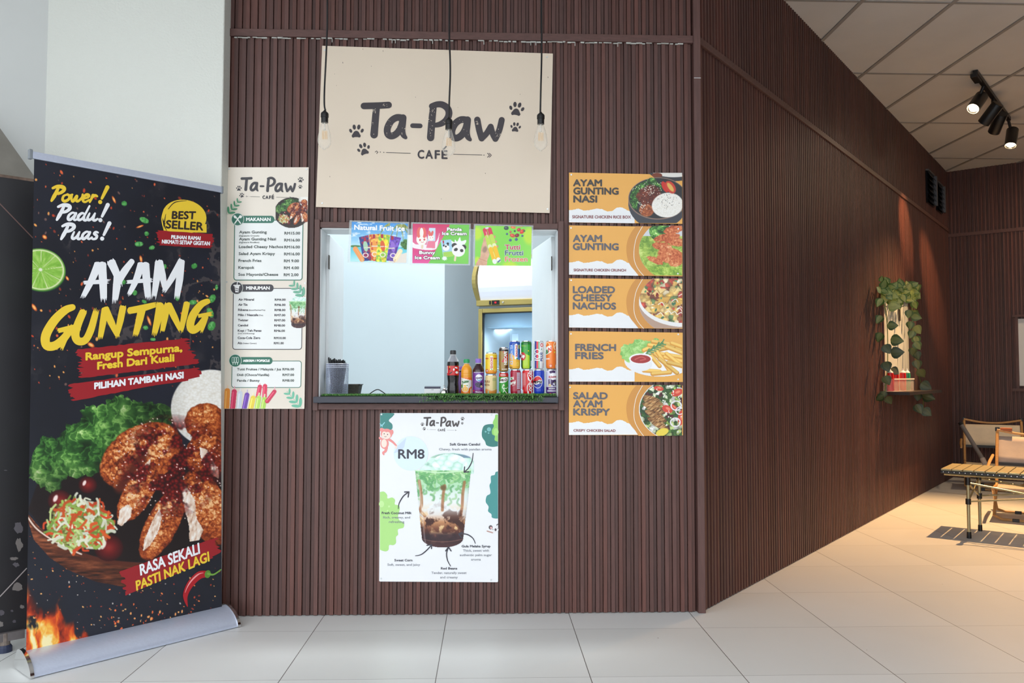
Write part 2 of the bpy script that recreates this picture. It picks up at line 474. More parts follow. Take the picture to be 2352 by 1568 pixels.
def chicken_bowl(C, whole_bowl=False):
    X, Y = C.X, C.Y
    if whole_bowl:
        C.put(((Y > 480) & (elld(X, Y, (640, 560), 560, 500) < 1)).astype(float), (46, 34, 30))
        C.put((1 - elld(X, Y, (650, 520), 545, 430)) * 30, (30, 18, 14))
    inner = [(140, 700), (190, 560), (330, 480), (600, 400), (1110, 380), (1110, 900), (820, 960), (600, 960), (420, 920), (250, 840)]
    C.poly(inner, (26, 14, 14), 0 if whole_bowl else .9)
    bx = [(136, 740), (170, 850), (250, 940), (340, 1000), (480, 1060), (640, 1090), (760, 1075), (760, 965), (600, 965), (430, 930), (300, 860), (200, 790), (140, 720)]
    wood = ramp(fbm(X / 60, Y / 9, 21) * .9 + (900 - Y) / 900 + .05, [(0, (26, 14, 12)), (.5, (104, 52, 32)), (.8, (168, 96, 62)), (1, (214, 150, 110))])
    if not whole_bowl: C.put(inpoly(X, Y, bx), wood)
    rim = smooth_path([(138, 735), (190, 800), (300, 872), (430, 930), (560, 962), (700, 975)], 6)
    if whole_bowl: rim = [(-900, 0), (-890, 0)] * 12
    C.line(rim, 11, (88, 40, 26), 6); C.line(rim[:18], 4, (238, 216, 200), 4)
    let = frill([(145, 480), (210, 345), (300, 330), (345, 270), (410, 250), (420, 185), (510, 175), (585, 125), (660, 150), (740, 160), (860, 190),
                 (850, 270), (640, 320), (530, 430), (480, 520), (330, 540), (300, 600), (240, 610), (200, 570), (150, 540)], 13, 8, 3)
    g = leaf_col(X, Y, 62, 31); fade = np.clip((X - 480) / 380, 0, 1) * .45 + np.clip((Y - 420) / 220, 0, 1) * .4
    C.put(inpoly(X, Y, let), g * (1 - fade[..., None]))
    rc = rice_col(X, Y, 14, 41) * (1 - .25 * np.clip(elld(X, Y, (1060, 150), 210, 260) - .5, 0, .5)[..., None])
    C.put((1 - elld(X, Y, (1060, 190), 205, 195)) * 40, rc)
    def piece(c, rx, ry, rot, k, sc=19, br=1.0):
        d = elld(X + 10 * (fbm(X / 25, Y / 25, k) - .5), Y + 16 * (fbm(X / 25, Y / 25, k + 3) - .5), c, rx, ry, rot)
        l = br * (.45 + .75 * np.sqrt(np.clip(1 - d * d, 0, 1))) * np.clip(1.1 - (X - c[0] + Y - c[1]) / (4.2 * max(rx, ry)), .5, 1.25)
        C.put((1 - d) * 25, crumb_col(X, Y, sc, l, k))
    piece((1030, 260), 105, 100, 0, 50, 20, .8)
    piece((705, 430), 225, 150, -32, 51, 20, 1.05)
    piece((1040, 420), 110, 130, 20, 52, 20, .85)
    C.line([(720, 420), (600, 590)], 24, (92, 34, 20), 26)
    def cut(pts, k):
        m = inpoly(X + 8 * (fbm(X / 18, Y / 18, k) - .5), Y + 8 * (fbm(X / 18, Y / 18, k + 1) - .5), pts)
        C.put(m, ramp(fbm(X / 9 + Y / 30, Y / 26 - X / 50, k, 4) * 1.5 - .2, MEAT))
    cut([(760, 440), (740, 520), (660, 620), (620, 640), (640, 590), (690, 510)], 61)
    piece((690, 620), 165, 72, -58, 53, 18, .95)
    cut([(600, 700), (640, 672), (664, 690), (655, 740), (610, 780), (588, 772)], 62)
    piece((815, 770), 205, 82, -62, 54, 18, .95)
    cut([(800, 690), (812, 740), (790, 820), (750, 880), (718, 905), (722, 860), (760, 760)], 63)
    piece((1035, 690), 205, 110, 65, 55, 18, .95)
    cut([(905, 580), (935, 580), (975, 650), (985, 740), (1020, 800), (1000, 850), (950, 860), (948, 780), (925, 690)], 64)
    cut([(1000, 385), (1040, 400), (1095, 500), (1098, 545), (1060, 520), (1010, 440)], 65)
    sm = np.clip((fbm(X / 55, Y / 45, 71, 4) - .42) * 9, 0, 1) * (elld(X, Y, (860, 480), 270, 260) < 1)
    sm = sm * np.clip((1.05 - elld(X, Y, (860, 480), 270, 260)) * 3, 0, 1)
    f, c = worley(X / 17, Y / 17, 72)
    C.put(sm * .92, ramp(.75 - f + (c - .5) * .4, [(0, (44, 6, 8)), (.5, (112, 16, 18)), (.9, (176, 46, 36)), (1, (230, 150, 120))]))
    C.put(((f < .2) & (c > .82) & (elld(X, Y, (850, 500), 290, 270) < 1)).astype(float) * .8, (250, 226, 216))
    for c0, r0 in (((300, 655), 62), ((440, 575), 48), ((545, 890), 76)):
        d = elld(X, Y, c0, r0, r0 * .92)
        C.put((1 - d) * 14, ramp(1 - d * .9, [(0, (34, 6, 10)), (.6, (104, 18, 20)), (1, (150, 40, 36))]))
        C.ell((c0[0] - r0 * .35, c0[1] - r0 * .2), r0 * .16, r0 * .3, (250, 226, 220), 25, .5)
    r = random.Random(5)
    C.put((1.02 - elld(X, Y, (400, 775), 160, 125) + .3 * (fbm(X / 26, Y / 26, 77) - .5)) * 8, ramp(fbm(X / 12, Y / 12, 78), [(0, (60, 44, 24)), (.5, (140, 150, 70)), (1, (214, 220, 160))]))
    for i in range(230):
        a = r.uniform(0, 6.28); q = r.uniform(0, 1) ** .6
        cx, cy = 400 + 160 * q * math.cos(a) * 1.05, 770 + 135 * q * math.sin(a)
        L = r.uniform(25, 62); b = r.uniform(0, 6.28)
        col = r.choice([(246, 248, 226), (214, 230, 150), (172, 204, 96), (232, 98, 44), (240, 240, 214), (226, 80, 40), (128, 160, 70)])
        sh = .6 + .4 * (1 - i / 150 * 0) * r.uniform(.6, 1)
        C.line(smooth_path([(cx - L * math.cos(b) / 2, cy - L * math.sin(b) / 2), (cx + r.uniform(-12, 12), cy + r.uniform(-12, 12)), (cx + L * math.cos(b) / 2, cy + L * math.sin(b) / 2)], 3), r.uniform(4, 8), tuple(v * sh for v in col), 4)

def cendol_cup(C, front=True):
    """iced dessert cup, in the poster's own units"""
    X, Y = C.X, C.Y
    L = np.interp(Y, [410, 560, 1140, 1215], [500, 385, 442, 455]); Rr = np.interp(Y, [410, 470, 560, 1140, 1215], [868, 892, 866, 800, 790])
    top = (elld(X, Y, (690, 480), 205, 70) < 1)
    cup = ((X > L) & (X < Rr) & (Y > 560) & ((Y < 1140) | (elld(X, Y, (622, 1140), 180, 82) < 1))).astype(float)
    C.put(np.maximum((1 - elld(X, Y, (690, 492), 208, 88)) * 12, ((Y > 480) & (Y < 590) & (X > 390 + (590 - Y) * .9) & (X < 890)) * 1.0), ramp(fbm(X / 45, Y / 30, 81, 5) * 1.4 - .2, [(0, (150, 196, 178)), (.4, (206, 240, 226)), (1, (244, 255, 252))]))
    C.put((1 - elld(X, Y, (690, 455), 190, 42)) * 6 * (Y < 452), ramp((X - 500) / 380, [(0, (190, 226, 200)), (.5, (110, 150, 146)), (1, (120, 142, 176))]))
    f, c = worley(X / 60, Y / 48, 82)
    C.put((elld(X, Y, (680, 500), 150, 82) < 1) * 1.0, ramp(1 - f + (c - .5) * .5, [(0, (172, 222, 200)), (.5, (222, 248, 240)), (1, (250, 255, 255))]))
    base = ramp((Y - 560) / 650, [(0, (196, 232, 178)), (.25, (176, 222, 188)), (.42, (228, 236, 236)), (.58, (232, 226, 222)), (.68, (196, 140, 96)), (.8, (92, 44, 30)), (.9, (46, 22, 26)), (1, (70, 36, 40))])
    edge = np.clip(np.minimum(X - L, Rr - X) / 40, 0, 1)
    C.put(cup, base * (.86 + .14 * edge[..., None]))
    C.put(np.clip((Y - 690) / 60, 0, 1) * np.clip((930 - Y) / 60, 0, 1) * cup * .6, (240, 244, 246))
    r = random.Random(9)
    for i in range(105):
        top_ = i < 40
        cx, cy = r.uniform(395, 850), (r.uniform(570, 625) if top_ else 600 + 210 * r.random() ** 1.3); a = r.uniform(-.3, .5) if top_ else r.uniform(-.6, 2.6); L0 = r.uniform(45, 95); bend = r.choice([-1.1, .9, 1.3])
        g = r.choice([(122, 196, 124), (140, 208, 138), (104, 178, 114), (164, 222, 150)]); al = .95 if top_ else .8 * (1 - .65 * np.clip((cy - 640) / 180, 0, 1))
        p = smooth_path([(cx, cy), (cx + L0 * .4 * math.cos(a), cy + L0 * .4 * math.sin(a)), (cx + L0 * (.4 * math.cos(a) + .4 * math.cos(a + bend)), cy + L0 * (.4 * math.sin(a) + .4 * math.sin(a + bend)))], 5)
        d_ = lined(X, Y, p)
        C.put(np.clip((12 - d_) / 5, 0, 1) * cup * al, tuple(v * .86 for v in g)); C.put(np.clip((8 - d_) / 6, 0, 1) * cup * al, g)
    for p in ([(420, 650), (436, 740), (442, 850), (430, 900), (470, 950)], [(640, 690), (628, 760), (622, 840), (620, 900)], [(810, 660), (795, 760), (790, 860), (775, 960)]):
        C.put(np.clip((14 - lined(X, Y, smooth_path(p, 5))) / 8 + .3, 0, 1) * cup * .8, (166, 104, 62))
    C.put((1 - elld(X, Y, (628, 708), 34, 30)) * 2 * cup, (116, 92, 56))
    w = fbm(X / 60 + 2 * fbm(X / 90, Y / 90, 84), Y / 62, 83, 4); band = np.exp(-((Y - 1010) / 110) ** 2)
    C.put(np.clip((w - .56) * 9, 0, 1) * band * cup, (240, 206, 150)); C.put(np.clip((.45 - w) * 9, 0, 1) * band * cup, (62, 26, 18))
    C.put(np.clip((Y - 1085) / 30, 0, 1) * np.clip((1168 - Y) / 10, 0, 1) * cup * .85, ramp(fbm(X / 40, Y / 40, 85), [(0, (28, 14, 24)), (.7, (58, 30, 38)), (1, (140, 80, 60))]))
    C.put(np.clip(1 - np.abs(X - L - 26) / 10, 0, 1) * cup * .35, (255, 255, 255))
    C.put(np.clip(1 - np.abs(Y - 1172 - .0008 * (X - 622) ** 2 * -1) / 5, 0, 1) * cup * .5, (190, 140, 120))
    C.line(smooth_path([(385, 560), (620, 578), (866, 556)], 6), 5, (206, 240, 200), 4)

# ================================================================== THE SETTING
def dotx(p): return (p - CORNER).dot(U2)
FARC = hit(2186, 900, CORNER, V2); FAR_L = dotx(FARC); FARC = CORNER + U2 * FAR_L
EX = Vector((1, 0, 0)); EY = Vector((0, 1, 0)); EZ = Vector((0, 0, 1))

# floor: 60 cm tiles with thin dark joints
def tile_mat():
    m = bpy.data.materials.new('pale_floor_tile'); m.use_nodes = True; nt = m.node_tree; p = nt.nodes['Principled BSDF']
    N = nt.nodes.new; L = nt.links.new
    tc = N('ShaderNodeTexCoord'); mp = N('ShaderNodeMapping'); L(tc.outputs['Object'], mp.inputs['Vector'])
    a = F(1028, 1404); b = F(1000, 1447)
    mp.inputs['Rotation'].default_value = (0, 0, R(.35))
    sx = N('ShaderNodeSeparateXYZ'); L(mp.outputs[0], sx.inputs[0])
    def line(sock, off, w):
        s = N('ShaderNodeMath'); s.operation = 'SUBTRACT'; L(sock, s.inputs[0]); s.inputs[1].default_value = off
        q = N('ShaderNodeMath'); q.operation = 'PINGPONG'; L(s.outputs[0], q.inputs[0]); q.inputs[1].default_value = .3
        c = N('ShaderNodeMath'); c.operation = 'LESS_THAN'; L(q.outputs[0], c.inputs[0]); c.inputs[1].default_value = w
        d = N('ShaderNodeMath'); d.operation = 'DIVIDE'; L(s.outputs[0], d.inputs[0]); d.inputs[1].default_value = .6
        f = N('ShaderNodeMath'); f.operation = 'FLOOR'; L(d.outputs[0], f.inputs[0])
        return c.outputs[0], f.outputs[0]
    cx, fx = line(sx.outputs[0], a.x, .0016); cy, fy = line(sx.outputs[1], b.y, .0008)
    cb = N('ShaderNodeCombineXYZ'); L(fx, cb.inputs[0]); L(fy, cb.inputs[1])
    wn = N('ShaderNodeTexWhiteNoise'); L(cb.outputs[0], wn.inputs[0])
    no = N('ShaderNodeTexNoise'); no.inputs['Scale'].default_value = 3; no.inputs['Detail'].default_value = 6; L(tc.outputs['Object'], no.inputs['Vector'])
    ad = N('ShaderNodeMath'); ad.operation = 'MULTIPLY_ADD'; L(no.outputs['Fac'], ad.inputs[0]); ad.inputs[1].default_value = .6; L(wn.outputs['Value'], ad.inputs[2])
    cr = N('ShaderNodeValToRGB'); cr.color_ramp.elements[0].color = rgba((220, 221, 219)); cr.color_ramp.elements[1].color = rgba((232, 233, 232))
    L(ad.outputs[0], cr.inputs[0])
    mx = N('ShaderNodeMath'); mx.operation = 'MAXIMUM'; L(cx, mx.inputs[0]); L(cy, mx.inputs[1])
    mix = N('ShaderNodeMix'); mix.data_type = 'RGBA'; L(mx.outputs[0], mix.inputs[0]); L(cr.outputs[0], mix.inputs[6]); mix.inputs[7].default_value = rgba((96, 92, 88))
    sp = N('ShaderNodeTexVoronoi'); sp.inputs['Scale'].default_value = 5.5; L(tc.outputs['Object'], sp.inputs['Vector'])
    lt = N('ShaderNodeMath'); lt.operation = 'LESS_THAN'; L(sp.outputs['Distance'], lt.inputs[0]); lt.inputs[1].default_value = .018
    mix2 = N('ShaderNodeMix'); mix2.data_type = 'RGBA'; L(lt.outputs[0], mix2.inputs[0]); L(mix.outputs[2], mix2.inputs[6]); mix2.inputs[7].default_value = rgba((120, 112, 104))
    L(mix2.outputs[2], p.inputs['Base Color'])
    p.inputs['Roughness'].default_value = .36; p.inputs['Specular IOR Level'].default_value = .4
    return m
o = MB().bb((-14, -6.2, -.06), (16, 12, 0)).build('floor', tile_mat()); tag(o, kind='structure')

o = MB().bb((-30, -40, -.12), (30, -6.2, -.05)).build('ground', mat('darkened_ground', (112, 112, 112), rough=.9, var=.1, vscale=20)); tag(o, kind='structure')  # unseen ground, made dark to weaken bounce onto the upper wall
# ceiling with its grid
M_CEIL = mat('ceiling_board', (208, 207, 206), rough=.9, var=.05, vscale=2.5, bump=.05, bscale=200)
ceil = MB().bb((-4.5, -3.5, CEIL), (12, 12, CEIL + .08)).bb((2.0, -6.2, CEIL + .001), (12, -3.49, CEIL + .081)).build('ceiling', M_CEIL); tag(ceil, kind='structure')  # unseen front parts extended to hold sky light off walls and room
g = MB(); ax = F(1982, 170, CEIL).x; ay = F(2150, 170, CEIL).y
for i in range(-3, 16):
    x = ax + .6 * i
    if .5 < x < 11.5: g.bb((x - .013, -3.4, CEIL - .008), (x + .013, 11.9, CEIL))
for j in range(-4, 7):
    y = ay + 1.22 * j
    g.bb((.4, y - .009, CEIL - .006), (11.9, y + .009, CEIL))
o = g.build('ceiling_grid', mat('ceiling_bar', (150, 146, 142), rough=.6, var=.08), ceil)

# slatted walls
PITCH_S, SW, SD, SLIT = .0385, .0192, .026, .0026
BASEC = lin((89, 57, 51)); REDC = lin((98, 58, 49)); GREYC = lin((84, 58, 54))
def tone(r):
    k = r.random(); c = BASEC * .6 + (REDC if k < .5 else GREYC) * .4
    return tuple(c * r.uniform(.78, 1.22))
def slat_wall(name, org, u, n, L, z1, holes, band_z, band_h, seed, m=M_SLAT):
    """org on the slat faces at floor level; u along the wall, n out of it"""
    r = random.Random(seed); mb = MB()
    B = org - n * SD
    def rect(a, b, za, zb, c):
        mb.cur = c; mid = B + u * ((a + b) / 2) + EZ * ((za + zb) / 2) - n * .05
        mb.box(mid, (b - a, .1, zb - za), (u, n, EZ))
    def pieces(a, b, lo, hi):
        out = [(lo, hi)]
        for (h0, h1, hz0, hz1) in holes:
            if b > h0 and a < h1:
                nw = []
                for p, q in out:
                    if hz0 > p: nw.append((p, min(q, hz0)))
                    if hz1 < q: nw.append((max(p, hz1), q))
                out = [w for w in nw if w[1] - w[0] > .004]
        return out
    us = sorted([0, L] + [h[0] for h in holes] + [h[1] for h in holes])
    for a, b in zip(us[:-1], us[1:]):
        if b - a < .001: continue
        for p, q in pieces(a + .0005, b - .0005, 0, z1): rect(a, b, p, q, tuple(BASEC * .6))
    for lo, hi, ph in ((0.004, band_z, 0.0), (band_z + band_h, z1, .016)):
        k = 0
        while True:
            a = .006 + ph + k * PITCH_S; b = a + SW; k += 1
            if b > L: break
            c = tone(r)
            for p, q in pieces(a, b, lo, hi):
                mb.cur = c
                mb.box(org + u * ((a + b) / 2) + EZ * ((p + q) / 2) - n * (SD / 2 - .0005), (SW, SD + .001, q - p), (u, n, EZ))
                mb.cur = tuple(np.array(tone(r)) * .93)       # the lower step of the fluted board, with a slit on either side
                g0, g1 = b + SLIT, a + PITCH_S - SLIT
                if g1 < L and all(g1 < h[0] or g0 > h[1] or q <= h[2] + .002 or p >= h[3] - .002 for h in holes):
                    mb.box(org + u * ((g0 + g1) / 2) + EZ * ((p + q) / 2) - n * (.008 + (SD - .007) / 2), (g1 - g0, SD - .007, q - p), (u, n, EZ))
    o = mb.build(name, m); return tag(o, kind='structure')
XL = W(508, 500).x - .3; XR = W(1596, 700).x
HX0, HX1 = W(736, 700).x, W(1281, 700).x; HZ0, HZ1 = W(1000, 926).z, W(1000, 518).z
BANDZ = W(1100, 93).z; BANDH = .038
slat_wall('wall_front', Vector((XL, 0, 0)), EX, -EY, XR - XL, CEIL, [(HX0 - XL, HX1 - XL, HZ0, HZ1)], BANDZ, BANDH, 3)
h0, h1 = dotx(hit(2029, 800, CORNER, V2)), dotx(hit(2092, 800, CORNER, V2))
hz0, hz1 = hit(2060, 897, CORNER, V2).z, hit(2060, 683, CORNER, V2).z
SIDE_HOLE = (h0, h1, hz0, hz1)
slat_wall('wall_right', CORNER, U2, V2, FAR_L + .1, CEIL, [SIDE_HOLE], BANDZ, BANDH, 4)
bp = FARC - U2 * .0
slat_wall('wall_back', bp - V2 * .03, V2, -U2, 5.6, CEIL, [], BANDZ - .06, BANDH, 5)
ec = FARC + V2 * 5.5
slat_wall('wall_light_block', ec, -U2, -V2, 9.5, CEIL, [], BANDZ, BANDH, 6)  # unseen wall, added and lengthened to keep sky light out of the room
# trims: bands across the slats and the corner post
o = MB().bb((XL, -.012, BANDZ), (XR, .012, BANDZ + BANDH)).build('trim_1', M_TRIM, bevel=.002); tag(o, kind='structure')
r = random.Random(2); mb = MB(); x = XL + .33
while x < XR - .05:
    if r.random() < .8:
        w = r.uniform(.012, .03); mb.box((x, -.004, BANDZ - r.uniform(.002, .007)), (w, .009, r.uniform(.002, .006)))
        if r.random() < .1: mb.box((x + w / 2, -.003, BANDZ - .012), (.003, .006, .02))
    x += r.uniform(.018, .03)
mb.build('sealant_dabs', mat('grey_white_sealant', (196, 196, 190), rough=.8, var=.2), o)
o = MB().box(CORNER + U2 * (FAR_L / 2) + V2 * .002 + EZ * (BANDZ + BANDH / 2), (FAR_L, .022, BANDH), (U2, V2, EZ)).build('trim_2', M_TRIM, bevel=.002); tag(o, kind='structure')
o = MB().box(FARC + V2 * 2.75 - U2 * .002 + EZ * (BANDZ - .06 + BANDH / 2), (5.5, .022, BANDH), (V2, U2, EZ)).build('trim_3', M_TRIM); tag(o, kind='structure')
o = MB().bb((XR, -.018, 0), (W(1611, 700).x + .004, .06, CEIL)).build('trim_4', M_TRIMV, bevel=.003); tag(o, kind='structure')
jz = W(1606, 182).z
MB().bb((XR + .001, -.0188, jz - .0015), (W(1611, 700).x + .003, -.0175, jz + .0015)).build('joint_line', M_SCREW, o)

# plaster column and the smooth wall beside it
CX0, CX1 = W(105, 200, -.1).x, W(511, 300, -.1).x
mb = MB(); mb.bb((CX0, -.1, 0), (CX1, .35, CEIL)); o = mb.build('wall_left', M_PLASTER, bevel=.006); tag(o, kind='structure')
wd = Vector((-.62, -.785, 0)); mb = MB(); mb.box(Vector((CX0 + .006, -.094, CEIL / 2)) + wd * .9 + Vector((-.785, .62, 0)) * .05, (1.8, .1, CEIL), (wd, Vector((-.785, .62, 0)), EZ))
o = mb.build('wall_corner', M_SMOOTH); tag(o, kind='structure')

# kiosk interior
XJ = W(1021, 720, 1.9).x
def upright(name, pts, m, t=.05):
    mb = MB()
    for a, b in zip(pts[:-1], pts[1:]):
        a = Vector((*a, 0)); b = Vector((*b, 0)); d = (b - a); n = Vector((-d.y, d.x, 0)).normalized()
        mb.box((a + b) / 2 + n * t / 2 + EZ * CEIL / 2, (d.length, t, CEIL), (d.normalized(), n, EZ))
    return tag(mb.build(name, m), kind='structure')
xe = CORNER.x + 2.62 * math.tan(TH) - .25
upright('wall_inside', [(-1.55, .12), (-1.55, 1.9), (XJ, 1.9), (XJ + .25, 2.6), (xe, 2.6)], M_INNER)
MB().bb((HX0 - .8, .118, 0), (HX0, .13, CEIL)).bb((HX1, .118, 0), (HX1 + .1, .13, CEIL)).bb((HX0, .118, HZ1), (HX1, .13, CEIL)).bb((HX0, .118, 0), (HX1, .13, HZ0)).build('wall_lining', M_INNER)
tag(bpy.data.objects['wall_lining'], kind='structure')

# ---- the serving hatch: frame, white lining, two leaves folded inwards
win = thing('window_1', None, None, (W(1008, 720).x, 0, HZ0)); win['kind'] = 'structure'
fz0, fz1 = W(1000, 942).z, W(1000, 508).z
def fbox(x0, x1, z0, z1, y0=-.032, y1=.05): return MB().bb((x0, y0, z0), (x1, y1, z1))
xa, xb, xc, xd = W(723, 720).x, W(735, 720).x, W(1281, 720).x, W(1294, 720).x
fbox(xa, xb, fz0, fz1).build('frame_post', M_TRIMV, win, bevel=.002)
fbox(xc, xd, fz0, fz1).build('frame_post', M_TRIMV, win, bevel=.002)
fbox(xb, xc, W(1000, 526).z, W(1000, 513).z, -.024).build('frame_head', M_TRIM, win, bevel=.002)
fbox(xb, xc, W(1000, 940).z, W(1000, 926).z, -.026).build('frame_rail', M_TRIM, win, bevel=.002)
lt = W(1000, 526).z
mb = MB(); mb.bb((xb, -.01, HZ0), (xb + .006, .14, lt)).bb((xc - .004, -.01, HZ0), (xc, .14, lt)).bb((xb, -.01, lt - .006), (xc, .14, lt))
mb.build('lining', M_WHITE, win)
def leaf(hx, ang, width, sgn):
    q = Vector((math.sin(ang), math.cos(ang), 0)); nn = Vector((q.y, -q.x, 0)); c = Vector((hx, .12, 0))
    z0, z1 = HZ0 + .02, lt - .012
    lf = MB().box(c + q * (width / 2) + EZ * ((z0 + z1) / 2), (width, .018, z1 - z0), (q, nn, EZ)).build('shutter_leaf', M_WHITE, win, bevel=.002)
    for f in (.83, .17):
        z = z0 + (z1 - z0) * f
        MB().box(c + Vector((sgn * .0095, -.004, z)), (.002, .02, .07)).tube([c + Vector((sgn * .0095, -.018, z - .036)), c + Vector((sgn * .0095, -.018, z + .036))], .0028, 8).build('hinge', mat('worn_steel', (92, 86, 80), rough=.5, metal=.7, var=.3, vscale=60), lf)
leaf(xb + .012, R(-1.5), .5, 1); leaf(xc - .012, R(-9), .47, -1)

# ---- the side hatch: white leaves inside the opening, under the trailing plants
PS = lambda px, py, d=0.0: hit(px, py, CORNER + V2 * d, V2)
w2 = thing('window_2', None, None, CORNER + U2 * ((h0 + h1) / 2) + EZ * hz0); w2['kind'] = 'structure'
def ubox(a, b, d0, d1, z0, z1): return MB().box(CORNER + U2 * ((a + b) / 2) + V2 * ((d0 + d1) / 2) + EZ * ((z0 + z1) / 2), (b - a, abs(d1 - d0), z1 - z0), (U2, V2, EZ))
hm = h0 + (h1 - h0) * .62
ubox(h0 - .0, hm - .006, -.03, -.012, hz0, hz1).build('shutter_leaf', mat('grey_white_leaf', (186, 194, 198), rough=.5, var=.02), w2)
ubox(hm + .006, h1, -.034, -.016, hz0, hz1).build('shutter_leaf', mat('grey_white_leaf', (186, 194, 198), rough=.5, var=.02), w2)
zz = hit(2065, 718, CORNER, V2).z
ubox(hm - .04, hm + .04, -.012, -.006, zz - .07, zz + .06).build('hinge', mat('worn_steel'), w2)
fm = ubox(h0 - .02, h0, -.1, .012, hz0, hz1); fm.v += []; fm.build('frame_post', M_TRIMV, w2)
ubox(h1, h1 + .12, -.1, .03, hz0, hz1).build('frame_post', M_TRIMV, w2)
ubox(h0 - .02, h1 + .02, -.1, .012, hz1, hz1 + .02).build('frame_head', M_TRIM, w2)

# ---- hatch on the far wall
PB = lambda px, py, d=0.0: hit(px, py, FARC - U2 * d, U2)
def vo(p): return (p - FARC).dot(V2)
a, b = vo(PB(2333, 800)), vo(PB(2333, 800)) + .95; z0, z1 = PB(2340, 892).z, PB(2340, 728).z
w3 = thing('window_3', None, None, FARC + V2 * ((a + b) / 2) + EZ * z0); w3['kind'] = 'structure'
def vbox(a, b, d0, d1, z0, z1): return MB().box(FARC + V2 * ((a + b) / 2) - U2 * ((d0 + d1) / 2) + EZ * ((z0 + z1) / 2), (b - a, abs(d1 - d0), z1 - z0), (V2, U2, EZ))
vbox(a + .03, b - .03, .004, .012, z0 + .03, z1 - .02).build('panel', M_WHITE, w3)
vbox(a, a + .03, 0, .03, z0, z1).build('frame_post', M_TRIMV, w3); vbox(b - .03, b, 0, .03, z0, z1).build('frame_post', M_TRIMV, w3)
vbox(a - .02, b + .02, 0, .04, z1, z1 + .025).build('frame_head', M_TRIM, w3); vbox(a - .03, b + .03, 0, .09, z0 - .03, z0).build('frame_ledge', M_TRIM, w3)

# ---- louvred vents high on the side wall
M_VENT = mat('dark_louvre_glass', (16, 20, 28), rough=.2, var=.2)
M_VENTF = mat('grey_louvre_clip', (104, 106, 112), rough=.4, metal=.5, var=.1)
wv = thing('window_4', None, None, PS(2146, 440)); wv['kind'] = 'structure'
for (pa, pb, ya, yb) in ((2126, 2141, 395, 470), (2148, 2160, 420, 486)):
    ua, ub = dotx(PS(pa, 440)), dotx(PS(pb, 440)); zt, zb = PS((pa + pb) / 2, ya + 5).z, PS((pa + pb) / 2, yb).z
    fr = ubox(ua, ub, .004, .02, zb, zt).build('vent_opening', M_VENT, wv)
    n = 6
    for k in range(n):
        z = zb + (zt - zb) * (k + .5) / n
        MB().box(CORNER + U2 * ((ua + ub) / 2) + V2 * .03 + EZ * z, (ub - ua - .02, .004, (zt - zb) / n), (U2, (V2 + EZ * .5).normalized(), (EZ - V2 * .5).normalized())).build('louvre_blade', M_VENT, fr)
    ubox(ua, ub, .004, .034, zt, zt + .016).build('vent_frame', M_VENTF, wv)
    for k in range(4):
        z = zb + (zt - zb) * (k + .6) / 4.2; ubox(ub - .012, ub + .03, .02, .05, z - .03, z + .05).build('blade_clip', M_VENTF, wv)

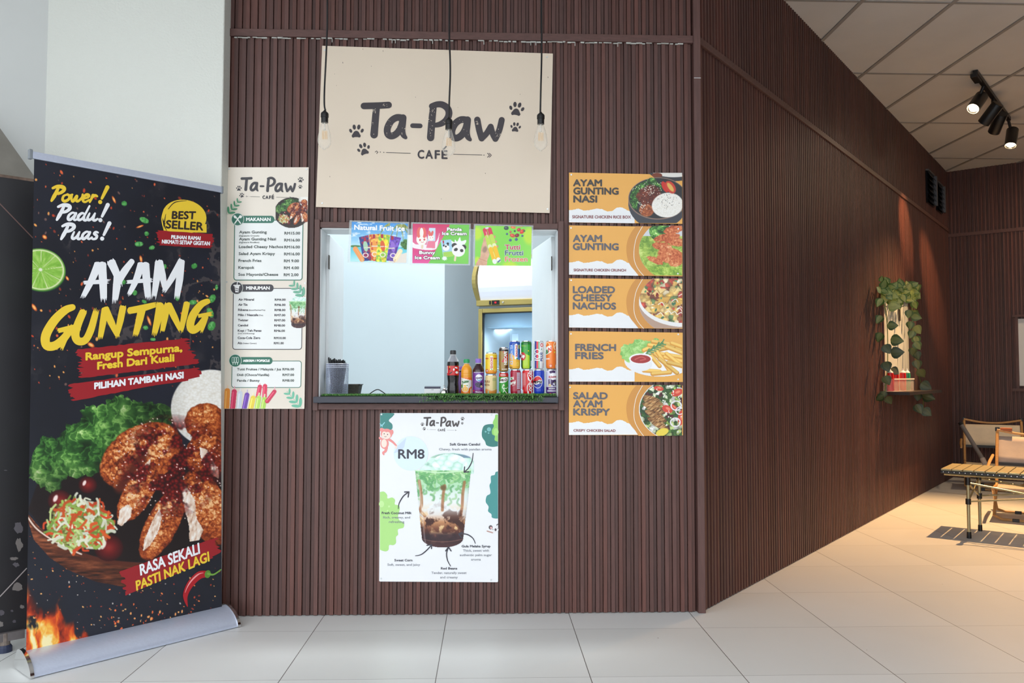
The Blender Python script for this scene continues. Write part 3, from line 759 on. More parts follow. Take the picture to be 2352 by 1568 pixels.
# ================================================================== BOARDS AND PRINTS
def paw(ink, c, s, rot, col, layer=2):
    a = R(rot)
    def q(x, y): return (c[0] + s * (x * math.cos(a) - y * math.sin(a)), c[1] + s * (x * math.sin(a) + y * math.cos(a)))
    for x, y, rx, ry, t in ((-.78, -.1, .2, .3, -25), (-.28, -.62, .23, .36, -8), (.36, -.62, .23, .36, 10), (.84, -.12, .2, .3, 28)):
        ink.ell(q(x, y), rx * s, ry * s, col, layer, t + rot, 16)
    ink.poly([q(x, y) for x, y in smooth_path([(0, -.1), (.3, .02), (.5, .34), (.64, .62), (.48, .84), (.2, .78), (-.2, .78), (-.48, .86), (-.64, .62), (-.48, .32), (-.28, .02)], 4, True)], col, layer)
def logo(ink, f, col, spk=None, thin=1.0, layer=2):
    """the paw-print cafe logo; f maps logo units to ink units, isotropic scale f.k"""
    k = f.k
    def st(pts, w, sub=5): ink.curve([f(*p) for p in pts], [v * k for v in w] if isinstance(w, list) else w * k, col, layer, sub)
    st([(484, 653), (600, 650), (686, 645)], 27); st([(588, 655), (578, 760), (567, 888)], [28, 29, 31])
    def la(dx, dy):
        p = lambda L: [(x + dx, y + dy) for x, y in L]
        st(p([(800, 752), (752, 748), (706, 778), (676, 838), (682, 886), (718, 898), (762, 868), (792, 812), (803, 756)]), 28)
        st(p([(804, 750), (800, 800), (796, 850), (808, 892), (826, 912)]), [29, 28, 27, 22, 14])
    la(0, 0); la(528, 17)
    st([(882, 814), (945, 816)], 19)
    st([(1052, 660), (1040, 780), (1030, 912)], [28, 29, 30])
    st([(1040, 655), (1085, 640), (1130, 644), (1170, 675), (1180, 720), (1158, 768), (1112, 800), (1060, 812)], [24, 25, 27, 28, 28, 27, 23, 18])
    st([(1412, 766), (1428, 850), (1448, 918)], 26); st([(1448, 918), (1486, 880), (1522, 822)], 24); st([(1522, 822), (1538, 880), (1560, 922)], 24); st([(1560, 922), (1592, 850), (1612, 768)], 25)
    ink.text('C', f(926, 1082), f(975, 1082), 66 * k, col, 3.2 * k * thin, layer); ink.text('A', f(990, 1082), f(1046, 1083), 66 * k, col, 3.2 * k * thin, layer)
    ink.text('F', f(1066, 1083), f(1104, 1084), 66 * k, col, 3.2 * k * thin, layer); ink.text('E', f(1122, 1084), f(1166, 1085), 66 * k, col, 3.2 * k * thin, layer)
    ink.stroke([f(1136, 1006), f(1156, 986)], 6 * k, col, layer)
    lw = 2.2 * k * thin
    ink.stroke([f(668, 1034), f(865, 1040)], lw, col, layer); ink.stroke([f(1218, 1048), f(1450, 1054)], lw, col, layer)
    for p in ((618, 1030), (647, 1033), (1467, 1055)): ink.ell(f(*p), 4 * k, 4 * k, col, layer, n=10)
    ink.stroke([f(576, 1030), f(588, 1021), f(598, 1031), f(588, 1042)], lw, col, layer)
    for dx in (0, 15): ink.stroke([f(1496 + dx, 1040), f(1512 + dx, 1056), f(1496 + dx, 1073)], lw * 1.2, col, layer)
    if spk is not None:
        r = random.Random(4)
        for (x0, x1, y0, y1, n) in ((640, 680, 635, 660, 6), (555, 580, 675, 710, 14), (540, 600, 780, 890, 7), (655, 720, 760, 890, 12), (735, 830, 830, 910, 7), (1010, 1070, 660, 740, 14), (1015, 1050, 760, 910, 12), (1180, 1210, 690, 830, 5), (1215, 1340, 760, 900, 8), (1400, 1425, 775, 805, 12), (1560, 1600, 820, 910, 9), (1100, 1170, 760, 800, 5)):
            for i in range(n): ink.ell(f(r.uniform(x0, x1), r.uniform(y0, y1)), r.uniform(1, 4) * k, r.uniform(1, 4) * k, spk, layer + 1, n=8)
def paws(zoom, f, col, proj, parent):
    for c, s, t in (((421, 862), 58, 0), ((482, 1008), 52, -18), ((1732, 680), 60, 8), ((1724, 828), 42, 6)):
        ink = Ink(*zoom); paw(ink, f(*c), s * f.k, t, col); ink.build('paw_print', proj, parent)
def lmap(s, ox, oy):
    f = lambda x, y: (ox + (x - 458) * s, oy + (y - 615) * s)
    f.k = s
    return f
BOARD_Y = -.0075
def board(name, label, cat, quad, col, group=None, screws=(), yf=BOARD_Y, rough=.38, thick=.005, corner=0):
    pts = [W(*p, yf) for p in quad]
    base = (pts[2] + pts[3]) / 2; base.y = yf + thick
    t = thing(name, label, cat, base, group)
    if corner:
        out = []
        for i in range(4):
            p, a, b = pts[i], (pts[i - 1] - pts[i]).normalized(), (pts[(i + 1) % 4] - pts[i]).normalized()
            for q in range(5):
                w = q / 4; out.append(p + a * corner * (1 - w) ** 2 + b * corner * w ** 2)
        pts = out
    MB().prism(pts, (0, thick, 0)).build('panel', mat('board_' + '_'.join(str(int(c)) for c in col) + str(int(rough * 100)), col, rough=rough, var=.015, vscale=3), t)
    for p in screws:
        c = W(p[0], p[1], yf)
        MB().lathe([(.0001, .003), (.002, .003), (.002, .0022), (.004, .0022), (.0046, 0)], c, 14, Vector((0, -1, 0))).build('screw', M_SCREW, t, smooth=True)
    return t, flat((0, yf, 0), EY)

# ---- the large cream sign
t, pr = board('cafe_sign', 'large tilted cream sign with the black paw-print cafe logo above the hatch', 'sign',
              [(740, 105), (1270, 123), (1262.5, 489), (725.5, 475)], (224, 208, 188), screws=[(745.5, 115), (1256.5, 131), (740, 466.5), (1257.5, 480)], yf=-.012)
ink = Ink(700, 60, 3.5636); INKC = (48, 40, 46)
f = lambda x, y: (x, y)
f.k = 1.0
logo(ink, f, INKC, (224, 208, 188)); ink.build('logo_print', pr, t); paws((700, 60, 3.5636), f, INKC, pr, t)
ink = Ink(700, 60, 3.5636); r = random.Random(11)
for x, y in ((476, 188), (696, 181), (543, 329), (243, 391), (1990, 420), (1254, 664), (1762, 558), (1478, 1205), (1118, 1414), (310, 300), (260, 486), (205, 1232), (905, 583), (640, 204)):
    ink.stroke([(x, y - r.uniform(1, 5)), (x + r.uniform(-1, 2), y + r.uniform(1, 3))], r.uniform(1, 2.4), (70, 56, 50), 1)
ink.build('speck_print', pr, t)

# ---- the long menu board
t, pr = board('menu_board', 'tall narrow menu board with food and drink prices beside the hatch', 'menu',
              [(524, 384), (709, 384), (699, 938.5), (512.5, 938.5)], (232, 222, 208), screws=[(526.5, 387.5), (704, 388.5), (520.5, 647.5), (700.5, 650)], rough=.36)
MZ = (500, 370, 2.7034)
GR = (46, 112, 92); DK = (62, 60, 66); PAPER = (238, 240, 238)
def rrect(x0, y0, x1, y1, rad, skx=0):
    P = []
    for (cx, cy, a) in ((x1 - rad, y0 + rad, -90), (x1 - rad, y1 - rad, 0), (x0 + rad, y1 - rad, 90), (x0 + rad, y0 + rad, 180)):
        P += [(cx + rad * math.cos(R(a + 18 * i)) - skx * (cy - y0) / max(1, y1 - y0), cy + rad * math.sin(R(a + 18 * i))) for i in range(6)]
    return P
ink = Ink(*MZ)
for (x0, y0, x1, y1, sk, c, wd_) in ((106, 366, 530, 738, 6, GR, 2.6), (98, 790, 526, 1168, 5, DK, 2.2), (90, 1240, 520, 1405, 4, GR, 2)):
    P = rrect(x0, y0, x1, y1, 16, sk); ink.poly(P, PAPER, 0); ink.stroke(P + P[:1], wd_, c, 1)
for (cx, cy, rr_, x1, c, h) in ((124, 361, 40, 352, GR, 22), (118, 787, 40, 347, DK, 22), (109, 1238, 40, 340, GR, 22)):
    ink.poly(rrect(cx, cy - h, x1, cy + h + 1, 20), c, 2); ink.ell((cx, cy), rr_, rr_, (220, 226, 218), 3); ink.ell((cx, cy), rr_ - 3, rr_ - 3, c, 4)
for a in ((108, 340, 142, 386), (140, 338, 106, 386)): ink.stroke([(a[0], a[1]), (a[2], a[3])], 3.5, (244, 248, 244), 5)
ink.ell((143, 346), 10, 7, (244, 248, 244), 5, -50); ink.ell((107, 346), 7, 11, (244, 248, 244), 5, -35)
ink.poly([(104, 775), (134, 775), (130, 814), (110, 814)], (240, 240, 240), 5); ink.stroke([(101, 771), (137, 771)], 4, (240, 240, 240), 5); ink.stroke([(120, 768), (123, 748), (132, 746)], 2.5, (240, 240, 240), 5)
ink.stroke([(108, 788), (130, 794)], 2, DK, 6); ink.stroke([(110, 800), (130, 806)], 2, DK, 6)
for x in (95, 109, 123): ink.stroke([(x, 1222), (x, 1246)], 7, (226, 240, 232), 5); ink.stroke([(x, 1222), (x, 1244)], 4.4, GR, 6); ink.stroke([(x, 1250), (x, 1262)], 2, (226, 240, 232), 5)
for (s_, x0, x1, y, h) in (('MAKANAN', 178, 328, 371, 20), ('MINUMAN', 178, 322, 797, 20), ('AISKRIM / POPSICLE', 158, 322, 1245, 13)):
    ink.text(s_, (x0, y), (x1, y), h, (248, 250, 248), 1.25, 5)
ink.build('heading_print', pr, t)
ink = Ink(*MZ); TC = (84, 92, 88)
for s_, x1, y, pz, px0, px1 in (('Ayam Gunting', 304, 448, 'RM15.00', 415, 511), ('Ayam Gunting Nasi', 361, 491, 'RM16.00', 414, 510), ('Loaded Cheesy Nachos', 406, 539, 'RM16.00', 414, 510),
        ('Salad Ayam Krispy', 355, 582, 'RM16.00', 413, 509), ('French Fries', 271, 625, 'RM 9.00', 412, 504), ('Keropok', 227, 668, 'RM 4.00', 412, 504), ('Sos Mayonis/Cheese', 375, 711, 'RM 2.00', 411, 501)):
    x0 = 134 - (y - 448) * .022
    ink.text(s_, (x0, y), (x1, y), 16, TC, 1.0, 3, res=2); ink.text(pz, (px0, y + (7 if y < 500 else 2)), (px1, y + (7 if y < 500 else 2)), 16, TC, 1.0, 3, res=2)
ink.text('(Signature Crunch)', (132, 467), (257, 467), 8, TC, .4, 3, res=2); ink.text('(Signature RiceBox)', (132, 508), (258, 508), 8, TC, .4, 3, res=2)
for s_, x1, y, pz in (('Air Mineral', 225, 865, 'RM4.00'), ('Air Tin', 184, 897, 'RM6.00'), ('Ribena', 188, 929, 'RM8.00'), ('Milo / Nescafe', 250, 961, 'RM7.00'), ('Twister', 190, 993, 'RM7.00'),
        ('Cendol', 188, 1025, 'RM8.00'), ('Kopi / Teh Panas', 271, 1058, 'RM6.00'), ('Coca-Cola Zero', 264, 1103, 'RM10.00'), ('Ais', 150, 1135, 'RM1.00')):
    x0 = 129 - (y - 865) * .02
    ink.text(s_, (x0, y), (x1, y), 13, DK, .8, 3, res=2); px0 = 355 - (y - 865) * .02
    ink.text(pz, (px0, y + 1), (px0 + (72 if '10' in pz else 66 if pz != 'RM1.00' else 60), y + 1), 12.5, DK, .8, 3, res=2)
for s_, x0, x1, y in (('(Botol/Sachet/Tin)', 192, 295, 928), ('(Tin)', 254, 281, 960), ('(3-in-1/O/Kosong)', 125, 228, 1073), ('(Dalam Cawan)', 154, 241, 1134)):
    ink.text(s_, (x0, y), (x1, y), 7, DK, .3, 3, res=2)
for s_, x1, y, pz in (('Tutti Fruitee / Malaysia / Jus', 393, 1298, 'RM6.00'), ('Didi (Choco/Vanilla)', 319, 1333, 'RM7.00'), ('Panda / Bunny', 260, 1368, 'RM8.00')):
    ink.text(s_, (121, y), (x1, y), 13.5, TC, .8, 3, res=2); ink.text(pz, (403, y), (474, y), 13.5, TC, .8, 3, res=2)
ink.build('price_lettering', pr, t)
ink = Ink(*MZ); logo(ink, lmap(.2925, 142, 97), (58, 56, 62), None, 1.5); ink.build('logo_print', pr, t); paws(MZ, lmap(.2925, 142, 97), (58, 56, 62), pr, t)
def sprig(ink, base, tip, n, L, col, layer=3, side=1):
    ink.stroke([base, tip], .9, col, layer)
    dx, dy = tip[0] - base[0], tip[1] - base[1]; a0 = math.atan2(dy, dx)
    for i in range(n):
        f_ = (i + .3) / n; x, y = base[0] + dx * f_, base[1] + dy * f_
        for sg in (-1, 1):
            a = a0 + sg * .75; l = L * (1 - .45 * f_)
            ink.ell((x + math.cos(a) * l * .5, y + math.sin(a) * l * .5), l * .5, l * .17, col, layer, math.degrees(a), 12)
ink = Ink(*MZ); LG = (84, 150, 112)
for a_ in (((62, 330), (136, 240), 4, 44, LG), ((540, 840), (462, 760), 4, 56, (112, 178, 150)), ((520, 1530), (430, 1428), 4, 58, (112, 190, 160))):
    ink = Ink(*MZ); sprig(ink, *a_); ink.build('sprig_print', pr, t)
C = Canvas(633, 452, 706.6, 524, .9, 622.4, 445.4, 13.5); chicken_bowl(C, True); C.build('dish_print', pr, t, .0012, False)
k = 2.7034 / .2322
C = Canvas(661, 682, 702.5, 772, .9, 500 + 434 / 2.7034 - 385 / (3.7333 * 3.1), 370 + 846 / 2.7034 - 420 / (3.7333 * 2.55), 3.7333 * 2.85)
cendol_cup(C); C.build('drink_print', pr, t, .0013, False)
C = Canvas(513, 880, 640, 938, .8, *MZ)
for (x0, y0, x1, y1, w, c) in ((60, 1425, 54, 1560, 18, (236, 150, 60)), (103, 1430, 90, 1560, 17, (214, 50, 92)), (140, 1440, 128, 1560, 16, (214, 222, 236)), (182, 1450, 160, 1560, 16, (110, 66, 170)), (220, 1470, 200, 1560, 17, (232, 206, 70)),
                               (262, 1400, 250, 1460, 15, (214, 50, 84)), (255, 1470, 240, 1560, 16, (178, 220, 96)), (294, 1396, 290, 1465, 15, (222, 58, 90)), (290, 1478, 276, 1560, 16, (172, 216, 90)), (352, 1430, 308, 1490, 14, (206, 52, 86))):
    C.line([(x0, y0), (x1, y1)], w, c, 3); C.line([(x0 - w * .4, y0 + 4), (x1 - w * .4, y1)], 2.5, tuple(min(255, v + 60) for v in c), 3)
    C.line([(x0, y0 - w), (x0 + 3, y0 - w - 14)], 4, tuple(min(255, v * .4 + 150) for v in c), 3)
C.build('popsicle_print', pr, t, .0013, False)

# ---- the five orange boards
BZ = (1290, 380, 2.4889)
ORG = (238, 176, 84); MAR = (140, 72, 76); INK1 = (66, 62, 60); INK2 = (96, 96, 104)
def dish_plate(C, k):
    X, Y = C.X, C.Y
    d = elld(X, Y, (690, 485), 252, 230)
    return (1 - d) * 40
def torn(y0, x1, k=0):
    xs = list(range(42, x1, 5)); r = random.Random(3)
    prof = [(42, 18), (70, 16), (95, 8), (125, 20), (160, 18), (200, 8), (230, 12), (262, 26), (290, 22), (310, 6), (330, 0), (350, 4), (370, 16), (390, 24), (700, 24)]
    return [(x, y0 + np.interp(x, [p[0] for p in prof], [p[1] for p in prof]) + r.uniform(-1.3, 1.3)) for x in xs]
def order_board(idx, quad, lines, sub, label, inkc, paint, arc_on, screws):
    q = [(BZ[0] + x / BZ[2], BZ[1] + y / BZ[2]) for x, y in quad]
    t, pr = board('dish_board', label, 'sign', q, ORG, 'orange dish boards beside the hatch', [(BZ[0] + x / BZ[2], BZ[1] + y / BZ[2]) for x, y in screws])
    y0, y1 = quad[0][1], quad[3][1]; dy = y0 - 342
    ink = Ink(*BZ)
    ty = torn(quad[3][1] - 88, 440 if arc_on else 420)
    ink.poly(ty + [(ty[-1][0], quad[2][1] - 3), (42, quad[3][1] - .5)], (240, 242, 244), 0)
    if arc_on:
        def ar(off): return [(462 + off - 60 * math.sin(math.pi * f_) ** .8 * 1 - 0, y0 + 4 + f_ * (y1 - y0 + 1)) for f_ in np.linspace(0, 1, 18)]
        L = [(425, y0 + 5), (398, y0 + 40), (376, y0 + 90), (370, y0 + 140), (378, y0 + 195), (394, y0 + 230), (420, y0 + 262), (440, y1 + 5), (560, y1 + 5), (560, y0 + 6)]
        ink.poly(smooth_path(L[:8], 4) + L[8:], (214, 150, 72), 1)
        A = smooth_path([(462, y0 + 6), (428, y0 + 70), (414, y0 + 140), (416, y0 + 200), (436, y0 + 248), (468, y1 + 5)], 5)
        ink.stroke(A, 1.6, (246, 240, 226), 2)
    ink.build('ground_print', pr, t)
    xr = 692
    C = Canvas(BZ[0] + (435 if arc_on else 335) / BZ[2], BZ[1] + (y0 + 2) / BZ[2], BZ[0] + (xr - 3) / BZ[2], BZ[1] + (y1 + 4) / BZ[2], .75, *BZ)
    C.Y = C.Y - y0
    paint(C); C.build('dish_print', pr, t, .0016, False)
    ink = Ink(*BZ)
    for s_, x0, x1, y, h in lines: ink.text(s_, (x0, y), (x1, y + (x1 - x0) * .006), h, inkc, 2.3, 4, res=4)
    if sub: ink.text(sub[0], (sub[1], sub[3]), (sub[2], sub[3] + 1.5), sub[4], MAR, .7, 4, res=3)
    ink.build('lettering', pr, t)
    return t
def p_rice(C):
    X, Y = C.X, C.Y
    C.put((1 - elld(X, Y, (640, -30), 160, 82)) * 30, (52, 52, 58)); C.put((1 - elld(X, Y, (640, -34), 150, 62)) * 30, (230, 228, 222)); C.ell((545, 16), 30, 14, (120, 54, 30))
    C.put((1 - elld(X, Y, (550, 175), 172, 150)) * 40, (62, 64, 72)); C.put((1 - elld(X, Y, (550, 148), 172, 122)) * 40, (150, 122, 106)); C.put((1 - elld(X, Y, (550, 147), 166, 117)) * 40, (38, 40, 44))
    C.poly(frill([(392, 130), (410, 95), (440, 70), (480, 50), (505, 30), (540, 40), (545, 60), (580, 80), (560, 110), (480, 110), (440, 150), (430, 210), (400, 190)], 7, 8, 2), leaf_col(X, Y, 20, 91) * 1.1)
    C.put((1 - elld(X, Y, (500, 130), 75, 62, -15) + .4 * (fbm(X / 14, Y / 14, 92) - .5)) * 9, crumb_col(X, Y, 12, .72, 93, [(0, (50, 12, 8)), (.5, (120, 50, 30)), (.9, (178, 96, 60)), (1, (220, 150, 110))]))
    C.put((1 - elld(X, Y, (485, 215), 45, 38, 10)) * 9, crumb_col(X, Y, 13, .9, 94, [(0, (90, 34, 14)), (.6, (176, 92, 48)), (1, (226, 150, 96))]))
    C.put((1 - elld(X, Y, (605, 186), 92, 72, -8)) * 20, rice_col(X, Y, 7, 95))
    C.ell((590, 82), 15, 34, (206, 44, 34), -25, .15); C.ell((622, 84), 26, 40, (206, 60, 44), -35, .15); C.ell((622, 84), 12, 30, (226, 180, 90), -35, .3)
    r = random.Random(1)
    for i in range(110):
        x, y = (r.gauss(505, 34), r.gauss(95, 18)) if i < 75 else (r.gauss(462, 14), r.gauss(190, 14))
        C.ell((x, y), 2.6, 1.5, (244, 236, 220), r.uniform(0, 180), .4)
    for i in range(46): C.ell((r.gauss(605, 28), r.gauss(150, 26)), 2.6, 1.3, (50, 44, 40), r.uniform(0, 180), .4)
def dish_clip(C, cx=690):
    return np.clip((1 - elld(C.X, C.Y, (cx, 140), 252, 192)) * 40, 0, 1)
def p_chick(C):
    X, Y = C.X, C.Y; m = dish_clip(C)
    C.put(m, (214, 220, 226)); C.put(m * (Y > 60), leaf_col(X, Y, 40, 101, [(0, (96, 140, 50)), (.5, (168, 200, 84)), (1, (226, 240, 150))]))
    C.put(m * (elld(X, Y, (560, 30), 60, 60) < 1), leaf_col(X, Y, 30, 102) * 1.15)
    for i, (cx, cy, rx, ry, ro) in enumerate(((640, 25, 62, 26, -14), (600, 70, 80, 24, -8), (655, 95, 70, 24, 8), (575, 120, 60, 26, 10), (620, 160, 75, 30, 4), (535, 200, 52, 18, 22), (650, 200, 46, 40, -30), (600, 190, 60, 24, 10))):
        d = elld(X + 12 * (fbm(X / 12, Y / 12, i) - .5), Y + 12 * (fbm(X / 12, Y / 12, i + 4) - .5), (cx, cy), rx, ry, ro)
        C.put(m * np.clip((1 - d) * 10, 0, 1), crumb_col(X, Y, 13, .8 + .35 * np.clip(1 - d, 0, 1), 110 + i, [(0, (150, 56, 24)), (.4, (206, 104, 60)), (.75, (232, 150, 96)), (1, (252, 214, 170))]))
    C.put(m * np.clip((Y - 225 - 18 * fbm(X / 18, Y / 18, 9)) / 6, 0, 1), leaf_col(X, Y, 26, 103, [(0, (96, 146, 44)), (.5, (172, 206, 80)), (1, (234, 244, 160))]))
def p_nacho(C):
    X, Y = C.X, C.Y; m = dish_clip(C)
    C.put(m, (188, 158, 140)); C.put(m * (elld(X, Y, (700, 120), 262, 158) < 1), (240, 240, 240))
    m2 = m * (elld(X, Y, (705, 108), 258, 148) < 1)
    f, c = worley(X / 26 + fbm(X / 30, Y / 30, 1), Y / 24, 121); n = fbm(X / 20, Y / 20, 122)
    pal = np.array([(226, 178, 92), (244, 206, 120), (176, 60, 44), (120, 52, 34), (236, 200, 130), (208, 72, 52), (252, 232, 190), (110, 140, 80), (150, 90, 56), (236, 188, 84)], float)
    C.put(m2, pal[(c * 9.99).astype(int)] * (.72 + .5 * n - .35 * f)[..., None] + 20)
    r = random.Random(8)
    for i in range(16):
        x, y, a = r.uniform(460, 690), r.uniform(30, 230), r.uniform(0, 6.28); L = r.uniform(22, 40)
        P = [(x + L * math.cos(a + q), y + L * .7 * math.sin(a + q)) for q in (0, 2.2, 4.1)]
        C.put(inpoly(X, Y, P) * m2 * .9, r.choice([(240, 204, 112), (226, 176, 84), (248, 220, 150)])); C.put(np.clip(2 - lined(X, Y, P), 0, 1) * m2 * .6, (150, 100, 50))
    for i in range(26): C.put(m2 * np.clip((1 - elld(X, Y, (r.uniform(450, 690), r.uniform(10, 230)), r.uniform(6, 13), r.uniform(5, 9), r.uniform(0, 180))) * 4, 0, 1), r.choice([(200, 60, 46), (214, 84, 62), (120, 40, 30), (96, 150, 100), (70, 120, 90)]))
    for i in range(9):
        x, y = r.uniform(540, 680), r.uniform(90, 220); C.put(m2 * np.clip(2.6 - lined(X, Y, smooth_path([(x, y), (x + 22, y - 12), (x + 34, y + 6)], 4)), 0, 1), (250, 244, 232))
def p_fries(C):
    X, Y = C.X, C.Y
    C.put((1 - elld(X, Y, (560, 170), 205, 92)) * 30 * (Y > 0), (238, 240, 244)); C.put((1 - elld(X, Y, (565, 160), 190, 80)) * 20, (248, 248, 250))
    C.poly(frill([(335, 120), (350, 80), (400, 70), (430, 45), (500, 55), (540, 40), (560, 60), (500, 110), (440, 140), (390, 180), (350, 160)], 6, 7, 4), leaf_col(X, Y, 34, 131, [(0, (112, 176, 86)), (.5, (160, 214, 120)), (1, (220, 244, 180))]))
    r = random.Random(6)
    L = [(470, 110, 560, 70), (500, 80, 600, 95), (520, 60, 620, 75), (560, 70, 680, 110), (540, 110, 640, 90), (560, 130, 690, 150), (600, 90, 688, 125), (590, 150, 690, 175), (520, 120, 600, 190), (540, 110, 620, 230), (560, 160, 660, 240), (600, 130, 685, 200), (470, 225, 560, 232), (520, 245, 620, 236), (510, 140, 560, 200), (630, 70, 688, 90), (610, 180, 688, 200)]
    for a, b, c, d in L:
        sh = r.uniform(.9, 1.06)
        C.line([(a, b), (c, d)], 12, tuple(min(255, v * sh) for v in (222, 158, 62)), 3); C.line([(a, b - 4), (c, d - 4)], 7, tuple(min(255, v * sh) for v in (250, 208, 112)), 4)
    C.line(smooth_path([(478, 135), (520, 100), (580, 70)], 4), 3, (70, 120, 74), 2)
    for i in range(7):
        x, y = 485 + i * 14, 128 - i * 9; C.line([(x, y), (x + 16, y - 26 + 10 * (i % 2))], 4, (84, 140, 90), 3); C.line([(x, y), (x + 26, y + 4)], 3.4, (96, 150, 96), 3)
    C.put((1 - elld(X, Y, (452, 190), 66, 40)) * 30, (236, 238, 242)); C.poly([(387, 160), (517, 160), (506, 215), (398, 215)], (238, 240, 244)); C.ell((452, 158), 66, 30, (250, 250, 252), 0, .03)
    C.ell((452, 160), 57, 24, (170, 52, 52), 0, .04); C.line(smooth_path([(420, 162), (455, 148), (480, 160), (450, 168)], 5), 3, (206, 96, 92), 3)
def p_salad(C):
    X, Y = C.X, C.Y; m = dish_clip(C)
    C.put(m, (232, 232, 228)); m2 = m * (elld(X, Y, (705, 140), 258, 190) < 1)
    f, c = worley(X / 21 + fbm(X / 24, Y / 24, 1), Y / 21, 141); n = fbm(X / 12, Y / 12, 142)
    pal = np.array([(70, 110, 50), (150, 190, 90), (46, 80, 40), (226, 236, 200), (100, 150, 64), (90, 44, 44), (60, 100, 44), (200, 220, 140), (52, 90, 48), (244, 244, 236)], float)
    C.put(m2, pal[(c * 9.99).astype(int)] * (.6 + .75 * n - .3 * f)[..., None])
    r = random.Random(12)
    for x, y, a, b, ro in ((555, 22, 30, 14, 10), (660, 45, 36, 22, -20), (604, 140, 34, 22, 25), (682, 190, 18, 46, 5), (640, 130, 26, 14, 40)):
        C.put(m2 * np.clip((1 - elld(X, Y, (x, y), a, b, ro)) * 9, 0, 1), (216, 72, 54)); C.put(m2 * np.clip((1 - elld(X, Y, (x + 4, y - 3), a * .5, b * .4, ro)) * 3, 0, 1), (240, 140, 110))
    for x, y, q in ((655, 120, 34), (650, 215, 32), (675, 150, 26)):
        d = elld(X, Y, (x, y), q, q * .9); C.put(m2 * np.clip((.14 - np.abs(d - .85)) * 20, 0, 1), (240, 234, 240))
    for i in range(50): C.put(m2 * np.clip((1 - elld(X, Y, (r.uniform(520, 690), r.uniform(5, 240)), r.uniform(3, 7), r.uniform(2, 5), r.uniform(0, 180))) * 4, 0, 1), (248, 248, 240))
    for i in range(8):
        cx, cy = 505 + i * 6 + 14 * (i % 2), 80 + i * 22
        d = elld(X, Y, (cx, cy), 62 - i * .5, 17, 12 + i * 2)
        st = ramp(fbm(X / 7 + Y / 5, Y / 30 - X / 40, 150 + i) * 1.5 - .25, [(0, (76, 44, 24)), (.4, (164, 112, 62)), (.7, (210, 160, 100)), (1, (240, 214, 160))])
        C.put(m2 * np.clip((1 - d) * 12, 0, 1), st * (.8 + .25 * np.clip(1 - d, 0, 1))[..., None])
    C.put(m2 * np.clip((1 - elld(X, Y, (575, 272), 40, 22, -20)) * 10, 0, 1), (236, 214, 80))
order_board(1, [(42, 40), (690, 53), (690, 333), (42, 325)], [('AYAM', 67, 229, 116, 35), ('GUNTING', 69, 324, 163, 36), ('NASI', 69, 201, 209, 36)], ('SIGNATURE CHICKEN RICE BOX', 61, 396, 301, 16),
            'orange board with a rice bowl picture, topmost of the five dish boards', INK1, p_rice, False, [(55, 53), (53, 307)])
order_board(2, [(42, 342), (690, 352), (691, 633), (42, 624)], [('AYAM', 66, 229, 434, 36), ('GUNTING', 66, 324, 481, 36)], ('SIGNATURE CHICKEN CRUNCH', 69, 367, 604, 14),
            'orange board picturing crispy chicken on lettuce, second of the five', INK2, p_chick, True, [(53, 357), (666, 362), (54, 608), (664, 618)])
order_board(3, [(42, 644), (691, 652), (691, 933), (41, 926)], [('LOADED', 66, 303, 727, 36), ('CHEESY', 66, 287, 773, 36), ('NACHOS', 66, 309, 820, 36)], None,
            'orange board with a plate of nachos, middle of the five dish boards', INK2, p_nacho, True, [(54, 656), (664, 663), (52, 912), (664, 918)])
order_board(4, [(42, 946), (692, 955), (693, 1237), (41, 1235)], [('FRENCH', 79, 309, 1057, 36), ('FRIES', 79, 238, 1104, 36)], None,
            'orange board with french fries and a ketchup cup, fourth of the five', INK2, p_fries, False, [(53, 962), (666, 965), (52, 1222), (666, 1222)])
order_board(5, [(42, 1252), (693, 1257), (694, 1541), (41, 1540)], [('SALAD', 68, 261, 1333, 36), ('AYAM', 68, 231, 1379, 36), ('KRISPY', 68, 274, 1426, 36)], ('CRISPY CHICKEN SALAD', 68, 308, 1520, 13),
            'orange board with a chicken salad picture, lowest of the five dish boards', INK2, p_salad, True, [(48, 1267), (664, 1270), (664, 1522)])

# ---- the white drink poster under the hatch
PZ = (850, 930, 3.7333)
zp = lambda x, y: (850 + x / 3.7333, 930 + y / 3.7333)
t, pr = board('drink_poster', 'white poster of an iced green dessert drink below the hatch', 'poster', [zp(85, 68), zp(1098, 70), zp(1098, 1518), zp(78, 1512)], (238, 240, 243),
              screws=[zp(98, 80), zp(1042, 84), zp(94, 1488), zp(1038, 1498)], corner=.006)
ink = Ink(*PZ)
def clumps(pts, col, layer):
    for x, y, q in pts: ink.ell((x, y), q, q, col, layer, n=22)
TEAL = (66, 138, 132); TEAL2 = (44, 120, 116); LIME = (168, 222, 124)
ink.poly(smooth_path([(86, 70), (200, 70), (196, 95), (160, 132), (190, 165), (188, 205), (150, 214), (110, 200), (86, 205)], 5), TEAL, 1)
ink.poly(smooth_path([(1096, 170), (1050, 162), (985, 172), (962, 210), (960, 270), (985, 310), (1000, 345), (1050, 358), (1096, 352)], 5), (56, 128, 122), 1)
ink.poly(smooth_path([(1096, 82), (1075, 84), (1070, 110), (1052, 150), (1062, 180), (1045, 215), (1048, 250), (1070, 265), (1068, 300), (1096, 314)], 5), (150, 214, 108), 2)
ink.ell((1020, 208), 18, 18, (124, 190, 190), 3); ink.ell((991, 228), 8, 8, (124, 190, 190), 3); ink.ell((1016, 240), 7, 7, (124, 190, 190), 3); ink.ell((1080, 230), 22, 32, (172, 226, 130), 3)
